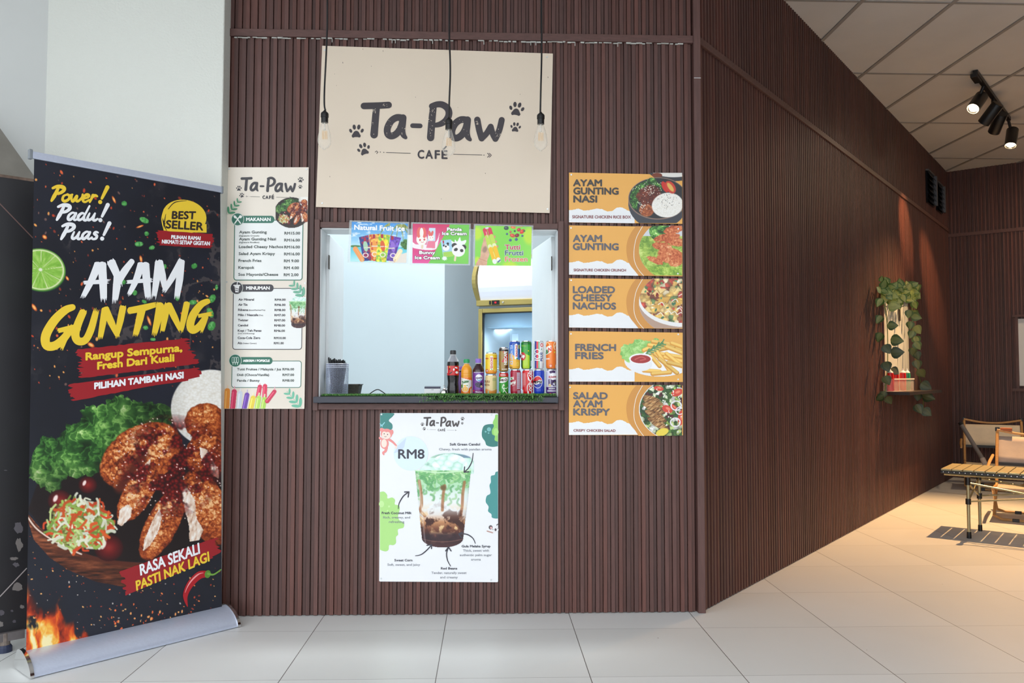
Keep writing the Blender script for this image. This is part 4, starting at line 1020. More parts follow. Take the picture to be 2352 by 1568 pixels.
ink.poly(smooth_path([(1096, 568), (1076, 575), (1068, 598), (1036, 610), (1036, 660), (1024, 690), (1032, 755), (1000, 780), (992, 830), (1016, 870), (1012, 910), (1040, 935), (1044, 962), (1070, 972), (1096, 972)], 5), (74, 150, 148), 1)
ink.poly(smooth_path([(84, 745), (120, 742), (146, 770), (150, 800), (190, 792), (214, 815), (212, 850), (246, 860), (254, 890), (240, 950), (250, 985), (288, 1010), (286, 1050), (240, 1065), (240, 1110), (222, 1130), (222, 1180), (200, 1200), (164, 1200), (158, 1240), (130, 1254), (84, 1240)], 5), (176, 226, 136), 1)
ink.ell((98, 848), 22, 28, (196, 236, 160), 2); ink.ell((163, 869), 9, 9, (196, 236, 160), 2); ink.ell((150, 905), 7, 7, (196, 236, 160), 2)
ink.ell((350, 415), 148, 148, (222, 240, 250), 1); ink.poly([(205, 412), (240, 345), (310, 280), (292, 360), (262, 395)], (204, 220, 246), 2)
for p in (([(90, 178), (106, 172), (124, 150)], 4), ([(96, 168), (84, 160)], 3), ([(104, 174), (104, 186)], 3)): ink.stroke(p[0], p[1], (150, 214, 224), 2)
ink.build('bush_print', pr, t); ink = Ink(*PZ)
# a plain little monkey
PK = (240, 150, 146); CR = (246, 226, 214)
ink.ell((100, 212), 17, 17, PK, 2); ink.ell((184, 232), 17, 22, PK, 2); ink.ell((141, 246), 50, 44, PK, 3); ink.ell((138, 262), 38, 30, CR, 4); ink.ell((122, 246), 20, 20, CR, 4); ink.ell((152, 250), 20, 20, CR, 4)
ink.ell((121, 246), 4, 5, (70, 56, 56), 5); ink.ell((150, 252), 4, 5, (70, 56, 56), 5); ink.stroke([(124, 268), (132, 272), (140, 268)], 1.6, (90, 60, 60), 5)
ink.ell((124, 330), 36, 46, PK, 2); ink.ell((120, 328), 24, 36, CR, 3); ink.curve([(158, 292), (196, 318), (226, 350)], [11, 9, 7], PK, 2); ink.ell((222, 362), 10, 14, CR, 3)
ink.curve([(140, 365), (132, 395), (112, 408), (118, 424)], [13, 11, 9, 6], PK, 2); ink.curve([(96, 290), (84, 282)], 10, PK, 2)
ink.build('monkey_print', pr, t); ink = Ink(*PZ)
# a small grey-eared bear face at the edge
ink.ell((1064, 1066), 38, 32, (236, 236, 238), 2); ink.ell((1034, 1048), 17, 18, (96, 88, 92), 2); ink.ell((1038, 1052), 8, 10, (240, 190, 190), 3); ink.ell((1076, 1068), 9, 12, (80, 72, 78), 3); ink.ell((1053, 1066), 3, 4, (60, 54, 56), 3); ink.ell((1095, 1060), 3, 4, (60, 54, 56), 3); ink.stroke([(1004, 1080), (1050, 1094)], 5, (190, 150, 140), 3); ink.stroke([(1086, 1028), (1097, 1020)], 4, (96, 88, 92), 3)
ink.build('bear_print', pr, t)
C = Canvas(850 + 380 / 3.7333, 930 + 400 / 3.7333, 850 + 900 / 3.7333, 930 + 1225 / 3.7333, .8, *PZ); cendol_cup(C); C.build('drink_print', pr, t, .0016, False)
ink = Ink(*PZ); logo(ink, lmap(.2625, 458, 100), (74, 68, 70), None, 1.1); ink.build('logo_print', pr, t); paws(PZ, lmap(.2625, 458, 100), (74, 68, 70), pr, t)
ink = Ink(*PZ); D1 = (70, 72, 84); D2 = (128, 132, 142)
ink.text('RM8', (243, 457), (464, 457), 76, (60, 60, 72), 2.6, 4, res=4)
for s_, x0, x1, y, h, c, b in (('Soft Green Cendol', 684, 942, 346, 20, D1, 1.1), ('Chewy, fresh with pandan aroma', 591, 1042, 388, 19, D2, 0), ('Fresh Coconut Milk', 101, 355, 934, 19, D1, 1.1), ('Rich, creamy, and', 113, 343, 972, 19, D2, 0), ('refreshing', 162, 292, 1010, 19, D2, 0),
                               ('Sweet Corn', 209, 362, 1339, 19, D1, 1), ('Soft, sweet, and juicy', 149, 428, 1377, 19, D2, 0), ('Red Beans', 608, 746, 1409, 19, D1, 1), ('Tender, naturally sweet', 526, 827, 1447, 19, D2, 0), ('and creamy', 601, 751, 1485, 19, D2, 0),
                               ('Gula Melaka Syrup', 785, 1031, 1219, 19, D1, 1), ('Thick, sweet with', 797, 1019, 1256, 19, D2, 0), ('authentic palm sugar', 769, 1044, 1294, 19, D2, 0), ('aroma', 866, 949, 1332, 19, D2, 0)):
    ink.text(s_, (x0, y), (x1, y), h, c, b if b else .35, 4, res=2)
def arrow(p, head, w):
    ink.curve(p, [w * .55, w, w], (58, 56, 68), 4); ink.stroke(head, w, (58, 56, 68), 4)
arrow([(883, 412), (874, 480), (845, 538), (810, 572)], [(811, 530), (806, 575), (845, 572)], 5)
arrow([(242, 888), (250, 840), (286, 780), (330, 746)], [(296, 745), (333, 744), (326, 788)], 5)
arrow([(903, 1186), (880, 1140), (830, 1108), (765, 1104)], [(785, 1136), (760, 1104), (792, 1090)], 5)
arrow([(388, 1292), (440, 1280), (490, 1240), (526, 1200)], [(488, 1202), (528, 1196), (526, 1230)], 5)
arrow([(690, 1380), (664, 1330), (656, 1270), (672, 1220)], [(648, 1250), (672, 1216), (694, 1250)], 5)
ink.build('lettering', pr, t)

# ================================================================== THE ROLL-UP BANNER
B0, B1 = F(75, 1559), F(547, 1441)
BD = (B1 - B0).normalized(); BN = Vector((BD.y, -BD.x, 0))
if BN.y > 0: BN = -BN
BS = B0 - BN * .105
bpr = flat(BS, BN)
ban = thing('rollup_banner', 'tall dark roll-up banner advertising spicy fried chicken, on a silver base', 'banner', (B0 + B1) / 2 - BN * .1)
QB = [(78.5, 361), (506, 440), (509.5, 1398), (60, 1501)]
C = QuadCanvas(QB, 1.35, 0, 850, 2.1838, (29, 32, 44))
X, Y = C.X, C.Y
zy = (C.py - 300) * 2.6133; zx = C.px * 2.6133            # upper half is measured in another zoom
n = fbm(X / 260, Y / 260, 11, 5)
C.C = C.C * (.72 + .5 * n)[..., None]
sm = np.clip((np.abs(fbm(zx / 150, zy / 190, 12, 5) - .5) < .025) * 1.0, 0, 1) * np.clip((fbm(zx / 420, zy / 420, 13) - .48) * 7, 0, 1) * (zy > 480) * (zy < 1500)
C.put(sm * .4, (128, 112, 104))
sm2 = np.clip((fbm(zx / 120, zy / 120, 14, 5) - .56) * 5, 0, 1) * np.clip((fbm(zx / 420, zy / 420, 15) - .5) * 6, 0, 1) * (zy < 1500)
C.put(sm2 * .25, (150, 130, 118))
def spark(c, a, b, rot, col, zz=True):
    k = 1.0
    XX, YY = (zx, zy) if zz else (X, Y)
    d = elld(XX, YY, c, a, b, rot); C.put(np.clip((1.25 - d) * 2.2, 0, 1), col)
r = random.Random(21)
for i in range(330):
    p = (r.uniform(190, 1310), 150 + 1400 * r.random() ** .8)
    a = r.choice([2.2, 2.8, 3.4, 4.2, 6]) * r.uniform(.7, 1.2)
    spark(p, a * r.uniform(1, 2), a, r.uniform(20, 120), r.choice([(196, 70, 40), (230, 104, 60), (140, 54, 40), (248, 170, 90), (120, 90, 84)]))
for i in range(300):
    p = (r.uniform(130, 1110), r.uniform(760, 1420))
    if p[1] < 980 and p[0] > 250: continue
    a = r.choice([1.6, 2, 2.6, 3.4]); spark(p, a * r.uniform(1, 1.8), a, r.uniform(0, 180), r.choice([(196, 70, 40), (240, 130, 70), (200, 190, 184), (244, 180, 110), (150, 60, 44)]), False)
for i in range(60):
    p = (r.uniform(560, 1100), r.gauss(1270, 40)); a = r.uniform(2, 4.5); spark(p, a * r.uniform(1.2, 2.4), a, 100, r.choice([(244, 120, 60), (250, 170, 100), (220, 90, 50)]), False)
for p, a, b, ro in (((205, 1060), 24, 10, 55), ((268, 638), 15, 11, 40), ((404, 886), 14, 7, 60), ((684, 414), 22, 7, 65), ((895, 1140), 30, 8, 70), ((546, 1285), 22, 12, 30), ((846, 770), 20, 8, 80), ((1100, 800), 5, 3, 0), ((840, 575), 22, 5, -20)):
    spark(p, a, b, ro, (240, 110, 44)); spark(p, a * .6, b * .55, ro, (252, 200, 120))
# lime slice
d = elld(zx, zy, (243, 834), 152, 128, 10)
C.put(np.clip((1 - elld(zx, zy, (246, 842), 152, 126, 10)) * 40, 0, 1), (44, 92, 44)); C.put(np.clip((1 - d) * 40, 0, 1), (110, 168, 66)); C.put(np.clip((.95 - d) * 40, 0, 1), (226, 236, 184))
an = np.arctan2((zy - 834) / 128, (zx - 243) / 152); seg = np.abs(((an / (2 * math.pi) * 9 + .2) % 1) - .5)
C.put(np.clip((.89 - d) * 40, 0, 1) * np.clip((.485 - seg) * 40 - .0 / (d + .1), 0, 1) * np.clip((d - .05) * 30, 0, 1), ramp(fbm(an * 14, d * 4, 17) * .9 + .1, [(0, (104, 164, 50)), (.5, (140, 196, 74)), (1, (196, 228, 130))]))
C.put(np.clip((.09 - d) * 30, 0, 1), (240, 244, 220))
# chopped spring onion
for (x, y, a, b, ro) in ((746, 437, 17, 15, 20), (866, 537, 30, 16, 24), (880, 618, 14, 13, 0), (834, 680, 26, 15, -4), (911, 702, 18, 12, -20), (1166, 812, 19, 15, -30), (742, 908, 13, 15, 0), (808, 972, 16, 16, -30), (1066, 996, 14, 26, 4), (1158, 1030, 24, 14, -5), (1274, 1008, 18, 28, 30), (1262, 1092, 18, 32, -25), (1270, 1172, 22, 30, 30), (874, 1182, 15, 13, 10), (866, 1026, 16, 10, 20), (990, 815, 10, 14, 0), (918, 1252, 17, 9, 0), (1300, 940, 8, 16, 0)):
    d = elld(zx, zy, (x, y), a, b, ro); C.put(np.clip((1 - d ** 3) * 8, 0, 1), ramp(.4 + .5 * vnoise(zx / 9, zy / 9, 3) - .15 * d, [(0, (36, 92, 46)), (.5, (74, 158, 76)), (1, (160, 224, 150))]))
chicken_bowl(C)
# flames in the lower corner
wx = fbm(X / 70, Y / 110, 25, 5) - .5; wy = fbm(X / 60, Y / 90, 26, 4) - .5
xx = X + 90 * wx; top = np.interp(xx, [125, 150, 185, 215, 250, 285, 300, 330, 370, 405, 440, 470, 520], [1060, 1100, 1150, 1210, 1190, 1120, 1230, 1260, 1250, 1330, 1290, 1360, 1440])
h = (Y - top) / (1440 - top + 1)
fl = np.clip(h * 5, 0, 1) * (Y > 1040) * (X < 560)
hot = np.clip(.2 + h * .75 + 1.6 * (fbm(X / 34 + 2 * wx, Y / 85, 27, 4) - .5), 0, 1)
C.put(fl * np.clip((fbm(X / 40 + wy * 2, Y / 90, 28, 4) - .30 + .2 * h) * 7, 0, 1), ramp(hot, [(0, (110, 28, 16)), (.35, (206, 66, 24)), (.6, (244, 124, 36)), (.8, (252, 190, 76)), (1, (255, 240, 180))]))
C.build('sheet', bpr, ban, 0.0)
sheet = bpy.data.objects['sheet']
YE = (244, 208, 60); WH = (244, 246, 250); RD = (158, 32, 40)
# --- brush-painted red strips
def jag(pts, amp, seed):
    r = random.Random(seed); out = []
    for (x0, y0), (x1, y1) in zip(pts, pts[1:] + pts[:1]):
        L = math.hypot(x1 - x0, y1 - y0); vert = abs(y1 - y0) > abs(x1 - x0)
        n = int(L / (7 if vert else 26)) + 1
        for i in range(n):
            q = i / n; k = amp if vert else amp * .12
            out.append((x0 + (x1 - x0) * q + (r.uniform(-k, k) if i else 0), y0 + (y1 - y0) * q + r.uniform(-amp * .1, amp * .1)))
    return out
ink = Ink(0, 300, 2.6133)
ink.poly(jag([(468, 1312), (1120, 1245), (1180, 1400), (490, 1486)], 26, 1), RD, 1); ink.poly(jag([(418, 1520), (1190, 1420), (1195, 1478), (440, 1622)], 20, 2), RD, 1); ink.poly(jag([(430, 1560), (1150, 1450), (1130, 1500), (420, 1600)], 10, 3), RD, 1)
ink.build('brush_strip_print', bpr, sheet); ink = Ink(0, 300, 2.6133)
ink.poly(jag([(945, 598), (1275, 620), (1272, 706), (952, 688)], 14, 4), RD, 2)
ink.ell((1107, 515), 133, 100, YE, 1, 10, 40); ink.poly([(985, 560), (1240, 560), (1240, 612), (985, 606)], YE, 1)
ink.curve([(985, 470), (972, 530), (985, 600)], [2, 4, 2], YE, 1); ink.curve([(1010, 470), (1050, 430), (1120, 420)], [2, 3, 1], (60, 50, 40), 2)
ink.curve([(996, 500), (986, 560), (1000, 600)], [1, 4, 1], (44, 40, 40), 2)
ink.build('badge_print', bpr, sheet)
ink = Ink(0, 850, 2.1838)
ink.poly(jag([(600, 1008), (1085, 838), (1098, 920), (640, 1122)], 16, 5), RD, 1); ink.poly(jag([(640, 1010), (1060, 850), (1070, 940), (630, 1130)], 10, 6), RD, 1)
ink.build('brush_strip_print', bpr, sheet); ink = Ink(0, 850, 2.1838)
# chilli
P = smooth_path([(1040, 1022), (1000, 1028), (955, 1072), (930, 1130), (940, 1184)], 6)
ink.stroke(P, [16, 19, 17, 12, 2], (178, 24, 36), 3); ink.stroke([(x - 3, y - 6) for x, y in P[3:18]], [1, 4, 3, 1], (246, 160, 160), 4)
ink.ell((1042, 1022), 15, 20, (92, 140, 50), 4, 15); ink.curve([(1044, 1020), (1072, 1024), (1108, 1000)], [6, 4, 3], (120, 168, 70), 4)
ink.build('chilli_print', bpr, sheet)
# --- lettering
ink = Ink(0, 300, 2.6133)
SH = -.0
BR = {  # brush-script strokes on a slanted unit cell: x to the side, y up
    'P': [[(.1, 0), (.28, .5), (.42, 1.0)], [(.05, .92), (.35, 1.06), (.72, 1.0), (.8, .82), (.6, .6), (.3, .52)]],
    'o': [[(.34, .5), (.12, .38), (.08, .12), (.24, 0), (.46, .14), (.5, .38), (.34, .5), (.5, .44), (.66, .5)]],
    'w': [[(.05, .5), (.08, .14), (.2, .02), (.38, .4), (.38, .1), (.52, .04), (.72, .3), (.74, .54)]],
    'e': [[(.06, .2), (.36, .32), (.44, .46), (.3, .54), (.12, .38), (.1, .1), (.26, 0), (.5, .16)]],
    'r': [[(.06, 0), (.2, .5)], [(.16, .34), (.32, .5), (.48, .44)]],
    'a': [[(.5, .46), (.3, .52), (.1, .34), (.08, .08), (.22, .02), (.44, .28), (.52, .48), (.44, .1), (.54, 0), (.7, .12)]],
    'd': [[(.46, .44), (.28, .5), (.1, .32), (.08, .08), (.22, .02), (.42, .24), (.68, 1.02)], [(.46, .3), (.46, .06), (.58, .0), (.7, .1)]],
    'u': [[(.14, .5), (.06, .16), (.16, .02), (.34, .16), (.48, .5)], [(.48, .5), (.42, .1), (.54, 0), (.7, .12)]],
    's': [[(.42, .46), (.28, .5), (.2, .38), (.38, .22), (.34, .04), (.16, .0), (.04, .08)]],
    '!': [[(.2, .3), (.44, 1.12)], [(.12, .02), (.13, .03)]]}
def brush_word(w, x0, y0, x1, y1, h, col):
    adv = {'P': .72, 'o': .58, 'w': .72, 'e': .5, 'r': .48, 'a': .62, 'd': .62, 'u': .64, 's': .5, '!': .55, ' ': .12}
    tot = sum(adv[c] for c in w); k = math.hypot(x1 - x0, y1 - y0) / tot; ex, ey = (x1 - x0) / math.hypot(x1 - x0, y1 - y0), (y1 - y0) / math.hypot(x1 - x0, y1 - y0)
    p = 0
    for c in w:
        for st in BR.get(c, []):
            pts = [(x0 + ex * k * (p + x) + .16 * h * y, y0 + ey * k * (p + x) - h * y) for x, y in st]
            big = 10.5 if c in 'P!' else 8
            ink.curve(pts, [big * .7, big * 1.15, big, big * .75] if len(pts) > 2 else [big * .75, big * 1.2], col, 3, 7)
        p += adv[c]
brush_word('Power !', 300, 420, 640, 432, 82, YE); brush_word('Padu !', 332, 534, 642, 540, 84, WH); brush_word('Puas !', 358, 650, 652, 650, 84, WH)
def big(strokes, col, tail=30):
    r = random.Random(len(strokes))
    for pts, w in strokes:
        P = smooth_path(pts, 6) if len(pts) > 2 else pts
        ink.stroke(P, w, col, 3, False)
        ink.stroke([P[0], (P[0][0] + .01, P[0][1] + .01)], w[0] if isinstance(w, list) else w, col, 3, False)
        # dry-brush tails at the end of the stroke
        (xa, ya), (xb, yb) = P[-2], P[-1]; d = math.hypot(xb - xa, yb - ya) or 1; tx, ty = (xb - xa) / d, (yb - ya) / d; ww = w[-1] if isinstance(w, list) else w
        for q in (-.75, -.25, .25, .75):
            L = r.uniform(.5, 1.5) * tail * (ww / 22); ox, oy = -ty * ww * q, tx * ww * q
            ink.stroke([(xb + ox - tx * 3, yb + oy - ty * 3), (xb + ox + tx * L, yb + oy + ty * L)], [ww * .3, .6], col, 3, False)
        (xa, ya), (xb, yb) = P[1], P[0]; d = math.hypot(xb - xa, yb - ya) or 1; tx, ty = (xb - xa) / d, (yb - ya) / d; ww = w[0] if isinstance(w, list) else w
        for q in (-.7, 0, .7):
            L = r.uniform(.1, .6) * tail * (ww / 22); ox, oy = -ty * ww * q, tx * ww * q
            ink.stroke([(xb + ox - tx * 3, yb + oy - ty * 3), (xb + ox + tx * L, yb + oy + ty * L)], [ww * .35, .6], col, 3, False)
big([([(592, 800), (548, 900), (505, 985)], [26, 20, 15]), ([(612, 800), (618, 900), (622, 1000)], [26, 24, 20]), ([(505, 912), (640, 905)], [11, 14]),
     ([(668, 790), (700, 860), (712, 905)], [26, 22, 20]), ([(795, 780), (750, 840), (706, 910)], [16, 22, 22]), ([(706, 880), (700, 940), (692, 1005)], [24, 23, 18]),
     ([(850, 800), (815, 900), (778, 975)], [24, 19, 13]), ([(872, 800), (880, 900), (888, 990)], [24, 23, 19]), ([(765, 908), (903, 897)], [11, 13]),
     ([(952, 790), (940, 890), (926, 985)], [22, 21, 15]), ([(958, 785), (975, 870), (990, 945)], [20, 21, 14]), ([(1088, 778), (1040, 870), (992, 950)], [18, 20, 14]), ([(1090, 780), (1078, 890), (1064, 985)], [19, 22, 17])], WH)
big([([(440, 1058), (390, 1078), (325, 1140), (276, 1225), (278, 1285), (322, 1292), (375, 1255), (428, 1188)], [18, 24, 27, 28, 27, 26, 24, 20]), ([(350, 1200), (440, 1180)], [14, 16]), ([(408, 1200), (388, 1250), (374, 1300)], [22, 18, 10]),
     ([(500, 1085), (468, 1160), (452, 1225), (470, 1262), (512, 1256), (545, 1195), (575, 1090)], [22, 24, 25, 24, 22, 22, 18]),
     ([(630, 1070), (618, 1150), (604, 1230)], [20, 20, 16]), ([(632, 1068), (668, 1150), (700, 1220)], [22, 21, 14]), ([(738, 1060), (722, 1140), (702, 1225)], [20, 20, 14]),
     ([(775, 1080), (850, 1066), (925, 1046)], [20, 21, 16]), ([(852, 1070), (836, 1140), (816, 1215)], [24, 22, 17]),
     ([(962, 1045), (950, 1120), (930, 1205)], [24, 23, 17]),
     ([(1005, 1045), (990, 1120), (976, 1195)], [19, 19, 14]), ([(1010, 1042), (1048, 1120), (1080, 1190)], [21, 20, 13]), ([(1122, 1035), (1106, 1110), (1090, 1190)], [19, 19, 13]),
     ([(1250, 1022), (1205, 1045), (1160, 1105), (1142, 1165), (1156, 1196), (1190, 1180), (1228, 1130)], [16, 21, 24, 24, 23, 21, 18]), ([(1190, 1112), (1262, 1100)], [11, 13]), ([(1234, 1115), (1222, 1160), (1212, 1200)], [18, 15, 8])], YE)
KB = (50, 42, 40)
ink.text('BEST', (1032, 528), (1172, 530), 44, KB, 2.3, 4, res=3, shear=.08); ink.text('SELLER', (996, 584), (1218, 598), 46, KB, 2.3, 4, res=3, shear=.08)
ink.text('PILIHAN RAMAI', (1028, 648), (1202, 656), 21, WH, 1.5, 4, shear=.08); ink.text('NIKMATI SETIAP GIGITAN', (972, 676), (1258, 688), 22, WH, 1.5, 4, shear=.08)
ink.text('Rangup Sempurna,', (516, 1376), (1092, 1322), 42, YE, 3.0, 3, res=4); ink.text('Fresh Dari Kuali', (586, 1432), (1044, 1382), 42, YE, 3.0, 3, res=4)
ink.text('PILIHAN TAMBAH NASI', (568, 1550), (1100, 1484), 36, WH, 2.8, 3, res=4)
ink.build('lettering', bpr, sheet)
ink = Ink(0, 850, 2.1838)
ink.text('RASA SEKALI', (706, 1028), (1002, 918), 52, WH, 2.0, 4, res=3, shear=-.1); ink.text('PASTI NAK LAGI', (686, 1104), (1050, 956), 46, YE, 2.0, 4, res=3, shear=-.1)
ink.build('lettering', bpr, sheet)
# --- hardware
def bp_(px, py): return bpr(px, py)
tl, tr = bp_(72, 357), bp_(508, 438)
mb = MB(); mb.box((tl + tr) / 2 + EZ * .004, ((tr - tl).length, .014, .03), (BD, BN, EZ)); rail = mb.build('top_rail', M_ALU, ban, bevel=.004)
MB().box(tl + EZ * .004 - BD * .004, (.014, .02, .04), (BD, BN, EZ)).build('rail_cap', mat('grey_plastic', (128, 134, 140), rough=.5, var=.05), rail, bevel=.003)
MB().box(tr + EZ * .004 + BD * .003, (.01, .018, .036), (BD, BN, EZ)).build('rail_cap', mat('grey_plastic'), rail, bevel=.003)
prof = [(.105, .004), (.106, .014), (.098, .03), (.082, .047), (.06, .062), (.034, .074), (.008, .082), (-.02, .084), (-.045, .076), (-.064, .054), (-.074, .028), (-.078, .004)]
def ext(name, a, b, prof, m, parent, off=Vector((0, 0, 0))):
    mb = MB(); n = len(prof); V = []
    for e in (a, b):
        for q, z in prof: V.append(e + BN * q + EZ * z + off)
    mb.add(V, [(i, (i + 1) % n, n + (i + 1) % n, n + i) for i in range(n)] + [tuple(range(n))[::-1], tuple(range(n, 2 * n))])
    return mb.build(name, m, parent, smooth=True)
e0, e1 = B0 - BN * .105, B1 - BN * .105
ext('base', e0 + BD * .004, e1 - BD * .004, prof, M_ALU, ban)
base = bpy.data.objects['base']
big_p = [(q * 1.05, z * 1.05 + .0005) for q, z in prof]
ext('end_cap', e0 - BD * .01, e0 + BD * .004, big_p, M_CHROME, base); ext('end_cap', e1 - BD * .004, e1 + BD * .01, big_p, M_CHROME, base)
mb = MB(); mb.tube([(tl + tr) / 2 - BN * .03 - EZ * .02, Vector(((e0 + e1) / 2).to_tuple()) - BN * .03 + EZ * .08], .006); mb.build('support_pole', M_ALU, ban)
for k in range(2):
    c = (e0 + e1) / 2 + BD * (.28 if k else -.28); MB().box(c - BN * .0 + EZ * .002, (.03, .18, .004), (BD, BN, EZ)).build('foot', M_ALU, ban)

# ---- dark worn panel and grey board at the far side of the banner
A0, A1 = F(-70, 1512), F(100, 1478)
ad = (A1 - A0).normalized(); an_ = Vector((ad.y, -ad.x, 0)); an_ = an_ if an_.y < 0 else -an_
apr = flat(A0, an_)
zt, zb = apr(0, 405).z, apr(20, 1452).z
pn = thing('folded_table', 'dark scuffed folded table top standing upright behind the roll-up banner', 'table', Vector((A0.x, A0.y, 0)) + ad * .3)
L = (A1 - A0).length
M_WORN = mat('dark_scuffed_laminate', (30, 29, 33), rough=.45, var=.2, vscale=6)
MB().box(A0 + ad * L / 2 - an_ * .016 + EZ * (zt + zb) / 2, (L, .032, zt - zb), (ad, an_, EZ)).build('table_top', M_WORN, pn, bevel=.002)
MB().box(A0 + ad * L / 2 - an_ * .016 + EZ * (zt + .004), (L, .034, .012), (ad, an_, EZ)).build('chipped_edge', mat('raw_wood_edge', (112, 92, 80), rough=.8, var=.4, vscale=40), pn)
ink = Ink(0, 1000, 2.7606); r = random.Random(5)
for (x, y, w, h) in ((115, 580, 34, 44), (120, 690, 26, 44), (90, 780, 36, 10), (104, 818, 24, 16), (110, 960, 36, 30), (140, 1085, 18, 14), (10, 1120, 20, 22), (76, 1110, 12, 8), (8, 1195, 18, 20), (92, 1178, 14, 12), (36, 220, 12, 3)):
    ink.poly([(x + w * .95 * math.cos(R(a)) * r.uniform(.6, 1.15), y + h * math.sin(R(a)) * r.uniform(.6, 1.15)) for a in range(0, 360, 24)], r.choice([(96, 92, 98), (120, 114, 112), (84, 80, 88)]), 1)
ink.stroke([(0, 1020), (168, 842)], 3.2, (170, 160, 160), 2)
ink.o = (0, 280, 3.7308); ink.stroke([(-40, 660), (280, 992)], 4.5, (112, 84, 80), 2)
ink.build('scuff_marks', apr, pn, m=M_PRINT)
ft = F(10, 1524); fz = zb
lg = MB().tube([apr(10, 1480) * 1.0 - EZ * (apr(10, 1480).z - .012), apr(10, 1452)], .022, 14).build('leg', mat('rusty_grey_paint', (120, 108, 100), rough=.7, var=.35, vscale=50), pn)
MB().lathe([(.0, 0), (.03, 0), (.03, .02), (.024, .03), (0, .03)], Vector((apr(10, 1480).x, apr(10, 1480).y, 0)), 16).build('foot', mat('blue_black_rubber', (44, 52, 78), rough=.6, var=.1), lg)
q = apr(5, 1462); MB().box(q - an_ * .0, (.16, .04, .035), (ad, an_, EZ)).build('bracket', mat('dusty_bracket', (98, 92, 92), rough=.6, var=.2, vscale=30), pn)
gp = A0 - an_ * .16
gpr = flat(gp, an_)
gq = [gpr(-60, 210), gpr(2, 297), gpr(79, 405), gpr(79, 1300), gpr(-60, 1300)]
gb = thing('plywood_board', 'grey dusty plywood board with a slanted edge leaning behind the dark table top', 'board', (gq[3] + gq[4]) / 2)
MB().prism(gq, -an_ * .018).build('panel', mat('dusty_grey_plywood', (132, 128, 120), rough=.85, var=.3, vscale=5, bump=.1, bscale=40), gb)
mb = MB()
for q in (gq[4] + ad * .06, gq[3] - ad * .06): mb.box(q - an_ * .03 - EZ * (q.z - .3) / 2 + EZ * .15, (.05, .02, q.z + .3), (ad, an_, EZ))
mb.build('batten', mat('raw_wood_edge'), gb)

# ================================================================== PENDANT BULBS
M_GLASS = clear_mat('bulb_glass', (250, 246, 236), .05, .03)
M_FIL = mat('amber_filament', (232, 186, 120), rough=.4, var=.1)
YP = -.22
for (sx, pts, y0, lab) in ((746, [(752, -10), (751.5, 60), (749, 130), (745.5, 200), (745, 240), (747.5, 254)], 253, 'clear filament bulb hanging at the edge of the cream sign nearest the menu board'),
                          (1031, [(1032.5, -10), (1032, 80), (1034, 140), (1034, 180), (1032, 230), (1031, 270)], 269, 'clear filament bulb hanging in front of the logo letters, middle of three'),
                          (1242, [(1243.5, -10), (1244, 60), (1244, 130), (1242, 210), (1241, 258)], 257, 'clear filament bulb hanging at the sign edge nearest the orange boards')):
    c = W(sx, y0, YP); px = lambda d: W(sx, y0 + d, YP)
    b = thing('pendant_bulb', lab, 'light bulb', (c.x, YP, CEIL), 'hanging filament bulbs')
    top = W(pts[0][0], -10, YP)
    cord = MB().tube([(top.x, YP, CEIL), (top.x + .002, YP, (CEIL + top.z) / 2)] + [W(x, y, YP) for x, y in smooth_path(pts, 4)], .0042, 8).build('cord', M_BLACK, b, smooth=True)
    MB().lathe([(.004, .0), (.008, -.006), (.017, -.014), (.0185, -.02), (.0185, -.034), (.0165, -.036), (.0165, -.06), (.0001, -.061)], c, 22).build('socket', M_BLACK, b, smooth=True)
    gl = MB().lathe([(.013, -.058), (.0145, -.066), (.02, -.084), (.027, -.108), (.0315, -.132), (.0325, -.148), (.0295, -.163), (.021, -.176), (.01, -.184), (.004, -.19), (.0001, -.191)], c, 32).build('glass', M_GLASS, b, smooth=True)
    MB().lathe([(.0045, -.06), (.004, -.085), (.0062, -.095), (.0001, -.097)], c, 12).build('stem', clear_mat('stem_glass', (236, 232, 224), .4), gl, smooth=True)
    for dx in (-.009, -.003, .004, .01):
        MB().tube([c + Vector((dx, 0, -.1)), c + Vector((dx * 1.1, .003, -.138))], .0016, 6).build('filament', M_FIL, gl)

# ================================================================== ON AND AROUND THE HATCH SILL
sz = W(1000, 911, -.078).z
SX0, SX1 = W(719, 916, -.078).x, W(1283, 916, -.078).x
sill = thing('counter_board', 'dark slate counter board across the bottom of the serving hatch', 'counter', (W(1000, 916).x, .1, sz - .03))
mb = MB(); mb.bb((SX0, -.078, sz - .03), (SX1, -.034, sz)); mb.bb((xb + .008, -.034, sz - .03), (xc - .006, .30, sz)); mb.build('board', M_DARKLAM, sill, bevel=.003)
for sx in (xb + .2, xc - .2): MB().prism([(sx, .135, sz - .031), (sx, .285, sz - .031), (sx, .135, sz - .2)], (.02, 0, 0)).build('bracket', mat('kiosk_bracket', (150, 150, 150), metal=.6, rough=.4, var=.05), sill)
